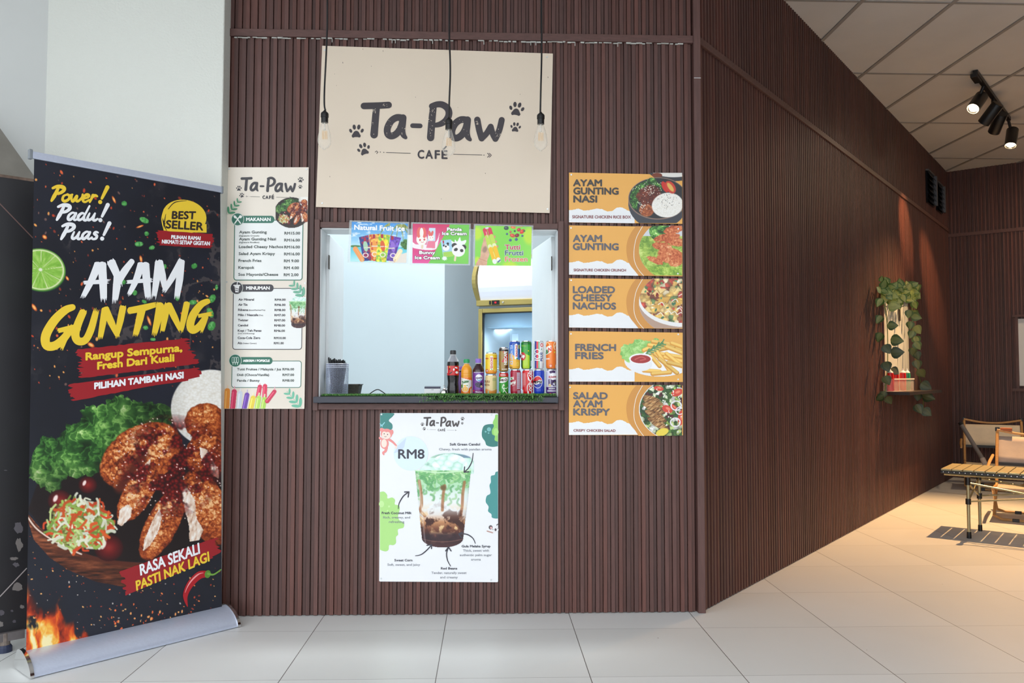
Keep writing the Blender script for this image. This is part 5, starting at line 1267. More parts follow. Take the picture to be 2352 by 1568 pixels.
# artificial grass mat
M_TURF = mat('turf_blades', attr=True, rough=.6)
mat_t = thing('grass_mat', 'strip of artificial grass matting laid along the hatch counter', 'mat', (W(1000, 905).x, .09, sz))
GX0, GX1, GXM = xb + .012, xc - .012, W(985, 912).x
mb = MB(); mb.bb((GX0, -.03, sz + .0005), (GX1, .27, sz + .005)); mb.bb((GXM, -.085, sz + .0005), (GX1 - .0, -.03, sz + .005)); mb.bb((GXM + .03, -.085, sz - .016), (GX1 - .1, -.0795, sz + .005)); mb.build('backing', mat('turf_backing', (26, 46, 24), rough=.9, var=.2), mat_t)
r = random.Random(14); mb = MB()
def blade(x, y, z, h, lean, w, c):
    a = r.uniform(0, 6.28); dx, dy = math.cos(a) * w, math.sin(a) * w
    mb.cur = c; lx, ly = lean
    mb.add([(x - dx, y - dy, z), (x + dx, y + dy, z), (x + dx * .7 + lx * .5, y + dy * .7 + ly * .5, z + h * .6), (x - dx * .7 + lx * .5, y - dy * .7 + ly * .5, z + h * .6), (x + lx, y + ly, z + h)], [(0, 1, 2, 3), (3, 2, 4)])
for i in range(19000):
    x = r.uniform(GX0, GX1 - .0)
    front = x > GXM - .02 + r.uniform(-.03, .03)
    y = r.uniform(-.088, .12) if front else r.uniform(-.032, .12)
    if front and y < -.03 and x > GX1 - .03 - (-.03 - y) * .9: continue
    if not front and r.random() < .35: continue
    edge = front and y < -.056
    c = tuple(lin(r.choice([(64, 122, 52), (84, 146, 62), (48, 98, 44), (108, 168, 78), (150, 190, 110), (70, 132, 60)])))
    h = r.uniform(.006, .013) * (.8 if not front else 1)
    if edge:
        q_ = r.random(); blade(x, -.0855 - .004 * r.random(), sz + .006 - .026 * q_, r.uniform(-.012, .006), (r.uniform(-.008, .008), -r.uniform(.006, .014)), .0011, c)
    else: blade(x, y, sz + .004, h, (r.uniform(-.007, .007), r.uniform(-.007, .004)), .0011, c)
o = mb.build('turf', M_TURF, mat_t); o['kind'] = 'stuff'
zs = sz + .0052

# ---- cans and bottles
ZC = (1010, 770, 8.1103)
ZSEAM = {}
def revolve(name, cx, cy, prof, paint, parent, m, seg=56):
    """a turned body whose print, with any painted glint, is a function of u (-1..1 across the face towards the hatch) and v (0 top .. 1 bottom)"""
    fa = math.atan2(CAM.y - cy, CAM.x - cx); rr = np.array([p[0] for p in prof]); zz = np.array([p[1] for p in prof])
    a = fa + np.linspace(0, 2 * np.pi, seg + 1)[:-1]
    U = np.sin(a - fa); V = (zz.max() - zz) / (zz.max() - zz.min())
    UU, VV = np.meshgrid(U, V); cols = lin(np.clip(paint(UU, VV), 0, 255))
    off = wloc(parent)
    P = np.stack([cx + rr[:, None] * np.cos(a), cy + rr[:, None] * np.sin(a), np.repeat(zz[:, None], seg, 1)], -1).reshape(-1, 3) - np.array(off)
    n = len(prof); F_ = [(i * seg + k, i * seg + (k + 1) % seg, (i + 1) * seg + (k + 1) % seg, (i + 1) * seg + k) for i in range(n - 1) for k in range(seg)]
    if zz[0] < zz[-1]: pass
    me = bpy.data.meshes.new(name); me.from_pydata(P.tolist(), [], F_)
    at = me.color_attributes.new('Col', 'FLOAT_COLOR', 'POINT'); arr = np.ones((len(P), 4), np.float32); arr[:, :3] = cols.reshape(-1, 3); at.data.foreach_set('color', arr.ravel())
    me.polygons.foreach_set('use_smooth', [True] * len(me.polygons)); me.update()
    return link(name, me, parent, m)
def img(u, base): return np.ones(u.shape + (3,)) * np.array(base, float)
def over(c, m, col): m = np.clip(m, 0, 1)[..., None]; return c * (1 - m) + np.array(col, float) * m
YCAN = .075
M_LID = mat('can_lid', (206, 208, 212), rough=.25, metal=.9, var=.03)
def can(x0, x1, z0, z1, label, paint, draw, name='drink_can', group='drink cans on the hatch counter'):
    """x0..x1 in the can zoom"""
    pa, pb = W(1010 + x0 / ZC[2], 880, YCAN), W(1010 + x1 / ZC[2], 880, YCAN)
    rad = (pb.x - pa.x) / 2 * .995; cx, cy = (pa.x + pb.x) / 2, YCAN
    t = thing(name, label, 'drink can', (cx, cy, z0), group)
    h = z1 - z0
    rows = [z0 + .004, z0 + .009] + list(np.linspace(z0 + .016, z1 - .013, 46)) + [z1 - .009, z1 - .005]
    pr_ = [(rad * .88, rows[0]), (rad * .96, rows[1])] + [(rad, z) for z in rows[2:-2]] + [(rad * .97, rows[-2]), (rad * .9, rows[-1])]
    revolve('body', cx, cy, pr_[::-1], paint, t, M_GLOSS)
    MB().lathe([(rad * .9, z1 - .0052), (rad * .89, z1 - .002), (rad * .885, z1 - .0005), (rad * .85, z1 - .0003), (rad * .83, z1 - .003), (.0001, z1 - .003)], (cx, cy, 0), 36).build('lid', M_LID, t, smooth=True)
    MB().lathe([(rad * .885, z0 + .0045), (rad * .8, z0 + .0005), (rad * .76, z0 + .0005), (rad * .7, z0 + .006), (.0001, z0 + .01)], (cx, cy, 0), 36).build('bottom', M_LID, t, smooth=True)
    if draw:
        ink = Ink(*ZC); draw(ink); ink.refine(2.2).build('lettering', cyl_proj(cx, cy, rad), t, m=M_GLOSS, base=.0005, gap=.0002)
    return t
def zc(y, Y=None): return W(1150, 770 + y / ZC[2], (YCAN - .028) if Y is None else Y).z
zl = zs + .002
z_y1, z_b1 = zc(318), zc(726); z_n1, z_m1 = zc(216), zc(682); z_t, z_s = zc(98), zc(632)
WHT = (244, 246, 246)
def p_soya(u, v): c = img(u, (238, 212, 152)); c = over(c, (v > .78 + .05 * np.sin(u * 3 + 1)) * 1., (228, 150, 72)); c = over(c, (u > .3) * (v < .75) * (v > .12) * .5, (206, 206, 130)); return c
def d_soya(i):
    i.text('SUSU', (836, 878), (930, 880), 40, (150, 92, 52), 1.6, 2); i.text('SOYA', (838, 940), (926, 942), 38, (150, 92, 52), 1.6, 2)
    for k in range(3): i.ell((905, 1040 + 18 * k), 10, 12, (150, 190, 160), 2)
    for k in range(4): i.stroke([(985, 800 + 14 * k), (1050, 802 + 14 * k)], 2.4, (150, 170, 110), 2)
can(845, 1066, zl, z_b1 - .0005, 'beige soya drink can, bottom of the first stack beside the purple bottle', p_soya, d_soya)
def p_yel(u, v): c = img(u, (246, 206, 48)); c = over(c, (v - .72) * 5, (244, 150, 44)); c = over(c, (v < .05) * 1., (236, 214, 120)); return c
def vword(i, s, x, y0, y1, h, col, b, layer=3): i.text(s, (x, y0), (x, y1), h, col, b, layer, up=(-1, 0))
def d_yel(i):
    i.poly(rrect(938, 382, 994, 645, 12), (250, 246, 230), 1); vword(i, 'SEASONS', 985, 615, 405, 40, (214, 50, 50), 2.2)
    i.stroke([(960, 625), (975, 640)], 7, (80, 170, 90), 2)
    i.text('CHRYSANTHEMUM', (850, 442), (906, 442), 22, (214, 84, 30), 1.4, 2); i.text('CHRYSANTHEMUM', (1000, 442), (1062, 442), 22, (214, 84, 30), 1.4, 2)
    i.ell((882, 660), 22, 28, (206, 60, 52), 2); i.ell((882, 660), 13, 17, (246, 220, 200), 3)
    for k in range(5): i.ell((1030 + 15 * math.cos(k * 1.26), 645 + 18 * math.sin(k * 1.26)), 9, 10, (252, 226, 110), 2)
    i.ell((1030, 645), 6, 7, (230, 150, 40), 3); i.stroke([(868, 312), (970, 312)], 3, (70, 180, 110), 2)
can(846, 1068, z_b1 + .0005, z_y1, 'yellow tea can with an upright white name strip, on the beige can', p_yel, d_yel)
def p_milo(u, v): c = img(u, (58, 160, 52)); c = over(c, (v < .17) * 1., (206, 40, 40)); c = over(c, (v > .9) * .4, (30, 110, 40)); return c
def d_milo(i):
    i.poly(smooth_path([(1118, 850), (1140, 800), (1190, 786), (1258, 780), (1264, 820), (1240, 862), (1180, 880), (1122, 882)], 4, True), (250, 250, 246), 1)
    i.text('MILO', (1122, 862), (1250, 846), 44, (84, 50, 34), 3.4, 2); i.text('ORIGINAL', (1130, 746), (1232, 746), 20, (250, 240, 236), 1.2, 2)
    i.curve([(1190, 910), (1170, 970), (1200, 1010), (1180, 1060)], [8, 12, 10, 6], (220, 244, 206), 2); i.curve([(1200, 980), (1240, 990), (1260, 960)], [8, 7, 4], (220, 244, 206), 2); i.ell((1196, 930), 13, 15, (236, 220, 200), 3); i.curve([(1200, 1020), (1236, 1060), (1250, 1100)], [9, 7, 5], (230, 230, 220), 2)
    i.ell((1118, 1070), 14, 26, (216, 190, 150), 2); i.ell((1250, 1085), 16, 18, (206, 60, 50), 2); i.ell((1115, 1096), 14, 14, (206, 60, 50), 2)
can(1102, 1281, zl, z_m1 - .0005, 'green chocolate malt can with a red top band, under the gold can', p_milo, d_milo)
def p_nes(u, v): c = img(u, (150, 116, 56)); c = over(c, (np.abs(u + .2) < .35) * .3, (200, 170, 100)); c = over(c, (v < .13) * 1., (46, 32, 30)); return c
def d_nes(i):
    i.poly([(1150, 494), (1192, 430), (1230, 340), (1268, 330), (1274, 460), (1240, 480), (1196, 500)], (206, 44, 44), 1); i.ell((1192, 306), 12, 16, (206, 44, 44), 1)
    vword(i, 'NESCAFE', 1250, 545, 296, 50, (248, 246, 240), 3, 3); i.poly([(1210, 600), (1240, 560), (1276, 545), (1276, 610)], (90, 54, 34), 1)
    i.text('ORIGINAL', (1160, 262), (1276, 262), 24, (250, 246, 240), 1.4, 2); i.text('KOPI', (1158, 640), (1250, 640), 18, (250, 246, 240), 1.2, 2)
    i.stroke([(1106, 560), (1106, 650)], 3, (230, 230, 220), 2)
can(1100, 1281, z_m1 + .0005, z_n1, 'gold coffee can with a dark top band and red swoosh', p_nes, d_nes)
def p_sar(u, v): c = img(u, (172, 30, 58)); c = over(c, (np.abs(u + .3) < .1) * .4, (230, 120, 140)); return c  # lighter upright streak is a highlight put into the colour
def d_sar(i):
    i.text('&N', (1318, 832), (1374, 822), 54, (250, 244, 236), 3.4, 3); i.text('arsi', (1314, 918), (1412, 896), 62, (250, 246, 240), 4, 3); i.stroke([(1350, 938), (1412, 916)], 3.4, (250, 240, 236), 3)
    i.poly([(1330, 790), (1350, 784), (1352, 820), (1332, 826)], (60, 150, 80), 4)
    i.poly([(1438, 690), (1520, 690), (1522, 1000), (1440, 1000)], (214, 196, 214), 1)
    for k in range(17): i.stroke([(1446, 706 + 17 * k), (1512, 706 + 17 * k)], 2.2, (150, 110, 136), 2)
    i.poly([(1446, 1020), (1520, 1020), (1520, 1095), (1448, 1095)], (190, 150, 170), 1); i.text('250', (1370, 1098), (1410, 1098), 24, (248, 230, 230), 1, 2)
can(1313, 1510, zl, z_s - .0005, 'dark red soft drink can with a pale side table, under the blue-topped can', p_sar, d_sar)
def p_blu(u, v): c = img(u, (62, 128, 214)); c = over(c, (v < .12) * 1., (40, 78, 176)); c = over(c, (v > .56 + .12 * np.sin(2 * u)) * 1., (244, 186, 60)); c = over(c, (u > .72) * (v > .15) * (v < .6) * 1., (38, 50, 130)); return c
def d_blu(i):
    i.poly([(1396, 170), (1438, 150), (1452, 180), (1450, 420), (1420, 446), (1392, 440)], (250, 248, 244), 1); vword(i, 'SEASONS', 1447, 400, 182, 34, (206, 50, 56), 2, 3)
    i.ell((1440, 432), 12, 15, (60, 160, 90), 3); vword(i, 'ICE LEMON TEA', 1360, 540, 175, 46, (196, 212, 244), 2, 2)
    i.ell((1450, 535), 30, 38, (250, 214, 100), 1); i.ell((1450, 535), 22, 29, (246, 200, 70), 2); i.stroke([(1474, 180), (1474, 240)], 8, (240, 220, 70), 2); i.text('300ml', (1310, 600), (1350, 600), 16, (60, 60, 90), .8, 2)
can(1293, 1500, z_s + .0005, z_t, 'blue and yellow lemon tea can, on the dark red can', p_blu, d_blu)
def p_cok(u, v): c = img(u, (216, 26, 34)); c = over(c, (np.abs(u - .05) < .06) * .5, (246, 120, 110)); return c  # narrow pale stripe is a painted glint on the red
def d_cok(i):
    i.text('Coca-Cola', (1722, 1108), (1722, 650), 78, (250, 246, 246), 3.2, 3, up=(-1, 0), shear=0)
    i.curve([(1640, 1080), (1632, 950), (1680, 860), (1640, 760), (1650, 690)], [4, 7, 5, 7, 3], (250, 246, 246), 3)
    for k in range(6): i.stroke([(1550 + 9 * k, 700 + 8 * (k % 2)), (1550 + 9 * k, 960 - 20 * (k % 3))], 1.8, (244, 190, 190), 2)
    i.poly([(1534, 1010), (1556, 1010), (1556, 1090), (1534, 1090)], (240, 236, 236), 2)
can(1535, 1743, zl, z_s - .0005, 'bright red cola can with flowing white upright lettering', p_cok, d_cok)
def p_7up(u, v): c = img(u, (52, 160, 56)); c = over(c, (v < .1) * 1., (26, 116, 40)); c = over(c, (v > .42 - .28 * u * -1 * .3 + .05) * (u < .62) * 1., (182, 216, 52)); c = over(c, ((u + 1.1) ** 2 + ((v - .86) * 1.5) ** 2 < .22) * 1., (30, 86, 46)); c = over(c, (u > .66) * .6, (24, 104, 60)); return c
def d_7up(i):
    i.ell((1550, 390), 50, 76, (206, 40, 44), 2); i.text('up', (1528, 412), (1580, 408), 60, (250, 248, 244), 4, 3); i.stroke([(1516, 352), (1530, 348), (1522, 420)], 6, (250, 248, 244), 3)
    i.ell((1652, 288), 13, 9, (240, 206, 60), 2, 30); i.ell((1604, 268), 8, 5, (150, 200, 60), 2); i.stroke([(1520, 182), (1600, 188)], 2, (190, 220, 80), 2); i.stroke([(1520, 200), (1604, 206)], 2, (190, 220, 80), 2)
    i.poly([(1694, 470), (1712, 470), (1712, 580), (1694, 580)], (220, 230, 220), 2)
can(1514, 1714, z_s + .0005, z_t + .0005, 'green and lime soft drink can with a red disc, above the red cola can', p_7up, d_7up)
def p_pep(u, v): c = img(u, (28, 62, 190)); c = over(c, (np.abs(u + .2) < .08) * .35, (120, 150, 240)); return c  # light blue stripe stands for shine, painted on
def d_pep(i):
    c0 = (1826, 868)
    i.ell(c0, 88, 116, (248, 248, 250), 1, n=40)
    def part(y0, y1, col):
        P = [(c0[0] + 80 * math.cos(R(a)), c0[1] + 107 * math.sin(R(a))) for a in range(0, 361, 8)]
        return P, col
    up_ = [(c0[0] + 80 * math.cos(R(a)), c0[1] + 107 * math.sin(R(a))) for a in range(196, 345, 8)]
    i.poly(up_ + smooth_path([(1900, 836), (1860, 826), (1815, 846), (1770, 850), (1750, 846)], 4), (214, 34, 48), 2)
    lo_ = [(c0[0] + 80 * math.cos(R(a)), c0[1] + 107 * math.sin(R(a))) for a in range(22, 162, 8)]
    i.poly(lo_ + smooth_path([(1754, 900), (1790, 916), (1840, 904), (1896, 896)], 4), (24, 52, 170), 2)
    i.text('PEPSI', (1736, 894), (1896, 890), 44, (24, 24, 34), 4.4, 3)
can(1754, 1950, zl, z_s - .0005, 'deep blue cola can with a round red white and blue emblem', p_pep, d_pep)
def p_100(u, v): return over(img(u, (226, 230, 234)), (v < .05) * 1., (196, 200, 204))
def d_100(i):
    for x, w, c in ((1786, 15, (48, 58, 150)), (1818, 18, (226, 56, 70)), (1849, 8, (80, 180, 110))): i.stroke([(x, 112), (x, 612)], w, c, 1, False)
    for yy in (300, 390): i.stroke([(1815 + 44 * math.cos(R(a)), yy + 42 * math.sin(R(a))) for a in range(0, 361, 20)], 7, (250, 250, 252), 2)
    i.stroke([(1772, 462), (1860, 462)], 8, (250, 250, 252), 2); i.stroke([(1772, 462), (1786, 446)], 6, (250, 250, 252), 2)
    vword(i, 'PLUS', 1916, 476, 318, 40, (70, 84, 150), 2.4, 3); i.ell((1900, 180), 26, 34, (206, 56, 66), 2); i.ell((1900, 180), 15, 20, (244, 230, 230), 3); i.ell((1898, 258), 9, 12, (70, 150, 130), 2); i.stroke([(1924, 520), (1924, 600)], 3, (130, 140, 170), 2)
can(1752, 1940, z_s + .0005, z_t + .0005, 'white isotonic drink can with blue, red and green stripes', p_100, d_100)
def p_rib(u, v): c = img(u, (226, 222, 238)); c = over(c, (v > .70) * 1., (84, 34, 122)); n = vnoise(u * 5 + 3, v * 9, 3); c = over(c, (np.abs(v - .52) < .16 * (1 - .4 * u * u)) * (n > .3) * (u > -.55) * 1., (66, 30, 96)); return c
def d_rib(i):
    i.ell((2112, 764), 62, 66, (250, 248, 252), 2); i.ell((2098, 680), 56, 30, (66, 30, 96), 1); i.text('Ribena', (2034, 800), (2172, 782), 44, (180, 50, 70), 2.2, 3)
    for (x, y, q) in ((2060, 690, 15), (2100, 672, 14), (2150, 880, 14), (2130, 850, 16), (2100, 880, 15)): i.ell((x, y), q, q * 1.1, (52, 26, 76), 2)
    i.ell((2052, 930), 24, 30, (236, 214, 170), 2); i.ell((2052, 930), 12, 16, (214, 180, 120), 3); i.stroke([(2140, 866), (2150, 884)], 4, (200, 210, 120), 3)
    i.text('BLACKCURRANT', (2030, 998), (2150, 998), 20, WHT, 1.2, 3); i.stroke([(2006, 1024), (2172, 1024)], 6, (236, 230, 244), 3); i.stroke([(2006, 1044), (2172, 1044)], 5, (236, 230, 244), 3); i.poly([(2110, 1076), (2160, 1076), (2160, 1104), (2110, 1104)], (230, 220, 190), 3); i.ell((2060, 1090), 20, 18, (206, 60, 60), 3)
can(1980, 2180, zl, z_s - .0005, 'pale lilac and purple blackcurrant can, under the orange can', p_rib, d_rib)
def p_fno(u, v): c = img(u, (240, 122, 30)); c = over(c, (np.abs(u + .1) < .07) * .45, (252, 190, 120)); return c  # pale orange stripe is a painted highlight
def d_fno(i):
    i.poly(smooth_path([(1972, 290), (1980, 230), (2030, 196), (2084, 200), (2082, 300), (2040, 330), (1990, 360), (1970, 340)], 4, True), (248, 240, 226), 1); i.text('N', (2024, 316), (2078, 290), 82, (206, 40, 40), 5, 3); i.text('&', (1976, 346), (2022, 330), 74, (50, 130, 70), 4, 3)
    i.curve([(1984, 170), (2000, 130), (2036, 150), (2050, 190)], [6, 7, 6, 4], (252, 220, 170), 2); i.stroke([(2150 + 26 * math.cos(R(a)), 196 + 66 * math.sin(R(a))) for a in range(90, 280, 16)], 6, (252, 226, 180), 2); i.stroke([(2130, 196), (2168, 196)], 4, (252, 226, 180), 2); i.stroke([(2134, 230), (2166, 160)], 4, (252, 226, 180), 2)
    i.text('ORANGE', (1978, 452), (2046, 446), 26, (252, 236, 220), 1.6, 2); i.ell((2066, 566), 32, 34, (214, 66, 44), 2); i.ell((2066, 566), 22, 24, (246, 190, 160), 3); i.poly([(2130, 300), (2152, 296), (2152, 326), (2130, 330)], (230, 210, 60), 2); i.stroke([(2160, 550), (2160, 600)], 5, (246, 240, 230), 2)
can(1978, 2168, z_s + .0005, z_t + .001, 'bright orange soda can, end of the upper row by the hatch frame', p_fno, d_fno)

def bottle(name, x0, x1, y0, rows, yb, capc, paint, label, draw, lab_rng, cat='bottle', Y=YCAN, group='drink bottles on the hatch counter', gl=M_GLOSS):
    """rows: (half width in zoom units, y in zoom units) from the neck downwards"""
    cxz = (x0 + x1) / 2; k = (CAM.y - Y); c = W(1010 + cxz / ZC[2], 880, Y); sc = abs(W(1010 + (cxz + 100) / ZC[2], 880, Y).x - c.x) / 100
    t = thing(name, label, cat, (c.x, Y, zs), group)
    zt_ = W(1010 + cxz / ZC[2], 770 + y0 / ZC[2], Y - .02).z
    zy_ = lambda y: zs + (zt_ - zs) * (yb - y) / (yb - y0)
    pr_ = [(w * sc, zy_(y)) for w, y in rows]
    ys = np.linspace(rows[0][1], rows[-1][1], 70); ws = np.interp(ys, [y for _, y in rows], [w for w, _ in rows])
    pr_ = [(w * sc, zy_(y)) for w, y in zip(ws, ys)] + [(ws[-1] * sc * .8, zs + .0005), (.0001, zs + .003)]
    revolve('body', c.x, Y, pr_, lambda u, v: paint(u, rows[0][1] + v * (yb - rows[0][1])), t, gl)
    cw, cb = capc[1] * sc, zy_(capc[2])
    mb = MB(); mb.lathe([(cw, cb), (cw, zt_ - .003), (cw * .93, zt_), (.0001, zt_)], (c.x, Y, 0), 24)
    for q in range(24):
        a = 2 * math.pi * q / 24; mb.box((c.x + cw * math.cos(a), Y + cw * math.sin(a), (cb + zt_ - .003) / 2), (.0012, .0012, zt_ - cb - .006))
    mb.build('cap', mat('cap_' + '_'.join(map(str, capc[0])), capc[0], rough=.35, var=.03), t, smooth=True)
    MB().lathe([(cw * 1.06, cb - .004), (cw * 1.06, cb - .0015), (cw, cb - .001)], (c.x, Y, 0), 24).build('neck_ring', mat('neck_ring', (220, 222, 224), rough=.3, var=.03), t, smooth=True)
    if draw:
        lw = np.interp(lab_rng, [y for _, y in rows], [w for w, _ in rows]) * sc
        ink = Ink(*ZC); draw(ink); ink.refine(2.2).build('lettering', cyl_proj(c.x, Y, lw), t, m=M_GLOSS, base=.0006, gap=.0002)
    return t
def p_cola(u, y):
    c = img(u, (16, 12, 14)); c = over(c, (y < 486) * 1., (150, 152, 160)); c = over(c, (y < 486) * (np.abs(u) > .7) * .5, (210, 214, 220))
    c = over(c, (np.abs(y - 640) < 86) * 1., (206, 34, 36)); c = over(c, (y > 760) * (np.abs(u - .25) < .09) * (vnoise(y / 9, u * 2, 4) > .35) * .5, (150, 150, 160)); return c  # broken grey streak low down is a painted reflection
def d_cola(i):
    i.poly([(166, 722), (200, 690), (236, 668), (226, 694), (196, 716)], (30, 24, 26), 2); i.ell((262, 636), 15, 22, (246, 244, 244), 2, 10); i.ell((318, 690), 26, 22, (246, 244, 244), 2); i.ell((308, 602), 28, 13, (246, 244, 244), 2, 20); i.ell((184, 588), 12, 16, (196, 160, 70), 2); i.poly([(172, 640), (198, 640), (190, 610), (180, 610)], (40, 34, 34), 2); vword(i, 'ZERO', 152, 700, 570, 15, (250, 236, 236), 1, 2)
bottle('cola_bottle', 134, 360, 276, [(48, 350), (50, 366), (62, 392), (88, 440), (106, 480), (113, 520), (114, 560), (113, 720), (108, 780), (100, 850), (101, 880), (108, 940), (110, 1000), (108, 1060), (92, 1085)], 1085, ((34, 34, 38), 54, 350), p_cola,
       'tall dark cola bottle with a red label and black cap, beside the bell', d_cola, 640)
def p_or(u, y):
    c = img(u, (240, 160, 40)); c = over(c, (y < 560) * .25, (250, 220, 160)); c = over(c, (np.abs(np.sin(y / 11)) < .25) * (y > 650) * (y < 770) * .3, (252, 210, 120))
    c = over(c, (y > 776) * 1., (240, 122, 34)); c = over(c, (y > 806 + 26 * u) * (y < 1000 - 70 * u) * (u > -.95) * (y < 960 + 40 * u + 60) * (u < .9) * 1., (242, 240, 230)); return c
def d_or(i):
    i.text('Tropicana', (456, 858), (524, 852), 18, (80, 120, 60), 1, 3); i.text('Twister', (412, 900), (544, 872), 44, (60, 130, 74), 2.6, 3)
    i.poly([(400, 920), (430, 905), (428, 980), (402, 985)], (110, 150, 60), 2); i.ell((476, 1000), 64, 58, (246, 240, 226), 2); i.ell((476, 1002), 52, 48, (246, 176, 70), 3); i.ell((476, 1002), 40, 36, (250, 206, 110), 4)
    for a in range(0, 360, 45): i.stroke([(476, 1002), (476 + 40 * math.cos(R(a)), 1002 + 36 * math.sin(R(a)))], 2, (246, 176, 70), 5)
    i.ell((470, 936), 26, 16, (244, 196, 80), 3); i.ell((510, 930), 12, 9, (90, 160, 80), 3); i.poly([(570, 990), (592, 985), (592, 1080), (572, 1085)], (236, 220, 200), 3)
bottle('juice_bottle', 396, 604, 442, [(44, 512), (48, 534), (56, 546), (84, 590), (100, 640), (103, 690), (101, 720), (104, 740), (101, 760), (104, 780), (104, 1070), (98, 1094)], 1096, ((30, 160, 90), 55, 510), p_or,
       'orange juice bottle with a green cap, between the cola and purple bottles', d_or, 900)
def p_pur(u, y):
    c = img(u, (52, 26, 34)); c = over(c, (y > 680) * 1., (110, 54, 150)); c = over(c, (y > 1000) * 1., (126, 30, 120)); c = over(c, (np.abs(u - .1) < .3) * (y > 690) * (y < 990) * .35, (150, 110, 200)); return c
def d_pur(i):
    i.ell((730, 790), 66, 66, (250, 248, 252), 2); i.ell((735, 820), 44, 30, (110, 180, 226), 3); i.ell((728, 786), 54, 40, (250, 248, 252), 4); i.text('Ribena', (670, 818), (792, 800), 42, (70, 40, 110), 2.2, 5); i.text('BLACKCURRANT', (640, 696), (820, 696), 16, (236, 226, 244), 1, 3)
    for (x, y) in ((680, 910), (710, 895), (745, 905), (775, 900), (700, 940), (735, 950), (770, 945)): i.ell((x, y), 24, 26, (44, 30, 66), 3); i.ell((x - 6, y - 7), 5, 5, (110, 90, 140), 4)
    i.ell((776, 950), 18, 20, (240, 220, 190), 5); i.ell((776, 950), 9, 10, (200, 110, 60), 6); i.text('Minuman', (664, 1064), (792, 1064), 22, (246, 240, 250), 1.2, 3); i.ell((632, 1030), 16, 16, (206, 50, 70), 3)
ROWP = [(44, 514), (46, 526), (62, 550), (92, 600), (106, 640), (108, 670), (107, 700), (109, 720), (108, 1060), (100, 1096)]
bottle('juice_bottle', 612, 830, 432, ROWP, 1098, ((146, 110, 206), 54, 510), p_pur, 'purple blackcurrant bottle with a lilac cap, beside the yellow can', d_pur, 850)
bottle('juice_bottle', 318, 500, 575, [(w * .84, 590 + (y - 514) * .86 + 40) for w, y in ROWP], 1096, ((146, 110, 206), 46, 636), p_pur, 'purple bottle half hidden behind the cola and orange juice bottles', None, 0, Y=.2)

# ---- straw cup with black straws
YC = .07
ca, cb_ = W(748.5, 880, YC), W(800.5, 880, YC); rad = (cb_.x - ca.x) / 2; cx = (ca.x + cb_.x) / 2
ztop = W(775, 834, YC - rad).z
M_PLAS = clear_mat('clear_plastic', (214, 224, 250), .07, .1)
cup = thing('straw_cup', 'clear plastic cup full of black straws on the hatch counter', 'cup', (cx, YC, zs))
MB().lathe([(.0001, zs + .001), (rad * .93, zs + .001), (rad * .96, zs + .006), (rad, ztop - .03), (rad * 1.0, ztop), (rad * .985, ztop), (rad * .985, ztop - .03), (rad * .94, zs + .008), (.0001, zs + .004)], (cx, YC, 0), 44).build('wall', M_PLAS, cup, smooth=True)
mb = MB()
for z in (ztop - .002, ztop - .012, ztop - .02): mb.lathe([(rad * 1.0, z - .0015), (rad * 1.03, z), (rad * 1.0, z + .0015)], (cx, YC, 0), 40)
mb.build('rim', clear_mat('clear_plastic_rim', (240, 242, 255), .55), cup, smooth=True)
st0 = None; r = random.Random(31)
for k in range(34):
    a = r.uniform(0, 6.28); q = rad * .88 * math.sqrt((k + .5) / 34); a = k * 2.4
    top = Vector((cx + q * math.cos(a), YC + q * math.sin(a), ztop + .008 + .016 * r.random() + .010 * (-q * math.cos(a) / rad)))
    bot = Vector((cx + q * .55 * math.cos(a + .15), YC + q * .55 * math.sin(a + .15), zs + .012))
    if st0 is None:
        st0 = MB().tube([Vector((0, 0, 0)), Vector((0, 0, .1)), Vector((0, 0, .2))], .0034, 8).build('drinking_straw', M_BLACK, smooth=True)
        tag(st0, 'black drinking straw standing in the clear plastic cup', 'straw', 'black straws in the cup'); o = st0
    else:
        o = st0.copy(); COL.objects.link(o)
    d = top - bot; o.location = bot; o.rotation_mode = 'QUATERNION'; o.rotation_quaternion = Vector((0, 0, 1)).rotation_difference(d.normalized()); o.scale = (1, 1, d.length / .2)

# ---- the small things further in
def woven():
    m = mat('woven_dark_rattan', (82, 80, 72), rough=.7)
    if m.get('done'): return m
    m['done'] = 1; nt = m.node_tree; p = nt.nodes['Principled BSDF']; tc = nt.nodes.new('ShaderNodeTexCoord'); br = nt.nodes.new('ShaderNodeTexBrick')
    br.inputs['Scale'].default_value = 60; br.inputs['Color1'].default_value = rgba((92, 90, 80)); br.inputs['Color2'].default_value = rgba((70, 68, 62)); br.inputs['Mortar'].default_value = rgba((40, 40, 36)); br.inputs['Mortar Size'].default_value = .03
    mp = nt.nodes.new('ShaderNodeMapping'); mp.inputs['Rotation'].default_value = (R(90), 0, 0)
    nt.links.new(tc.outputs['Object'], mp.inputs[0]); nt.links.new(mp.outputs[0], br.inputs['Vector']); nt.links.new(br.outputs[0], p.inputs['Base Color']); return m
YB = .17
a, b = W(745, 882, YB), W(827, 887, YB); hgt = a.z - zs
bk = thing('tray_basket', 'dark woven rattan basket standing behind the straw cup', 'basket', ((a.x + b.x) / 2, YB + .05, zs))
def frustum(mb, x0, x1, y0, y1, z0, z1, t):
    return mb.add([(x0 + t, y0 + t, z0), (x1 - t, y0 + t, z0), (x1 - t, y1 - t, z0), (x0 + t, y1 - t, z0), (x0, y0, z1), (x1, y0, z1), (x1, y1, z1), (x0, y1, z1)], [(0, 1, 2, 3), (0, 4, 5, 1), (1, 5, 6, 2), (2, 6, 7, 3), (3, 7, 4, 0)])
mb = MB(); frustum(mb, a.x + .004, b.x - .004, YB, YB + .11, zs + .001, zs + hgt - .004, .008); mb.build('body', woven(), bk)
mb = MB(); z = zs + hgt - .004
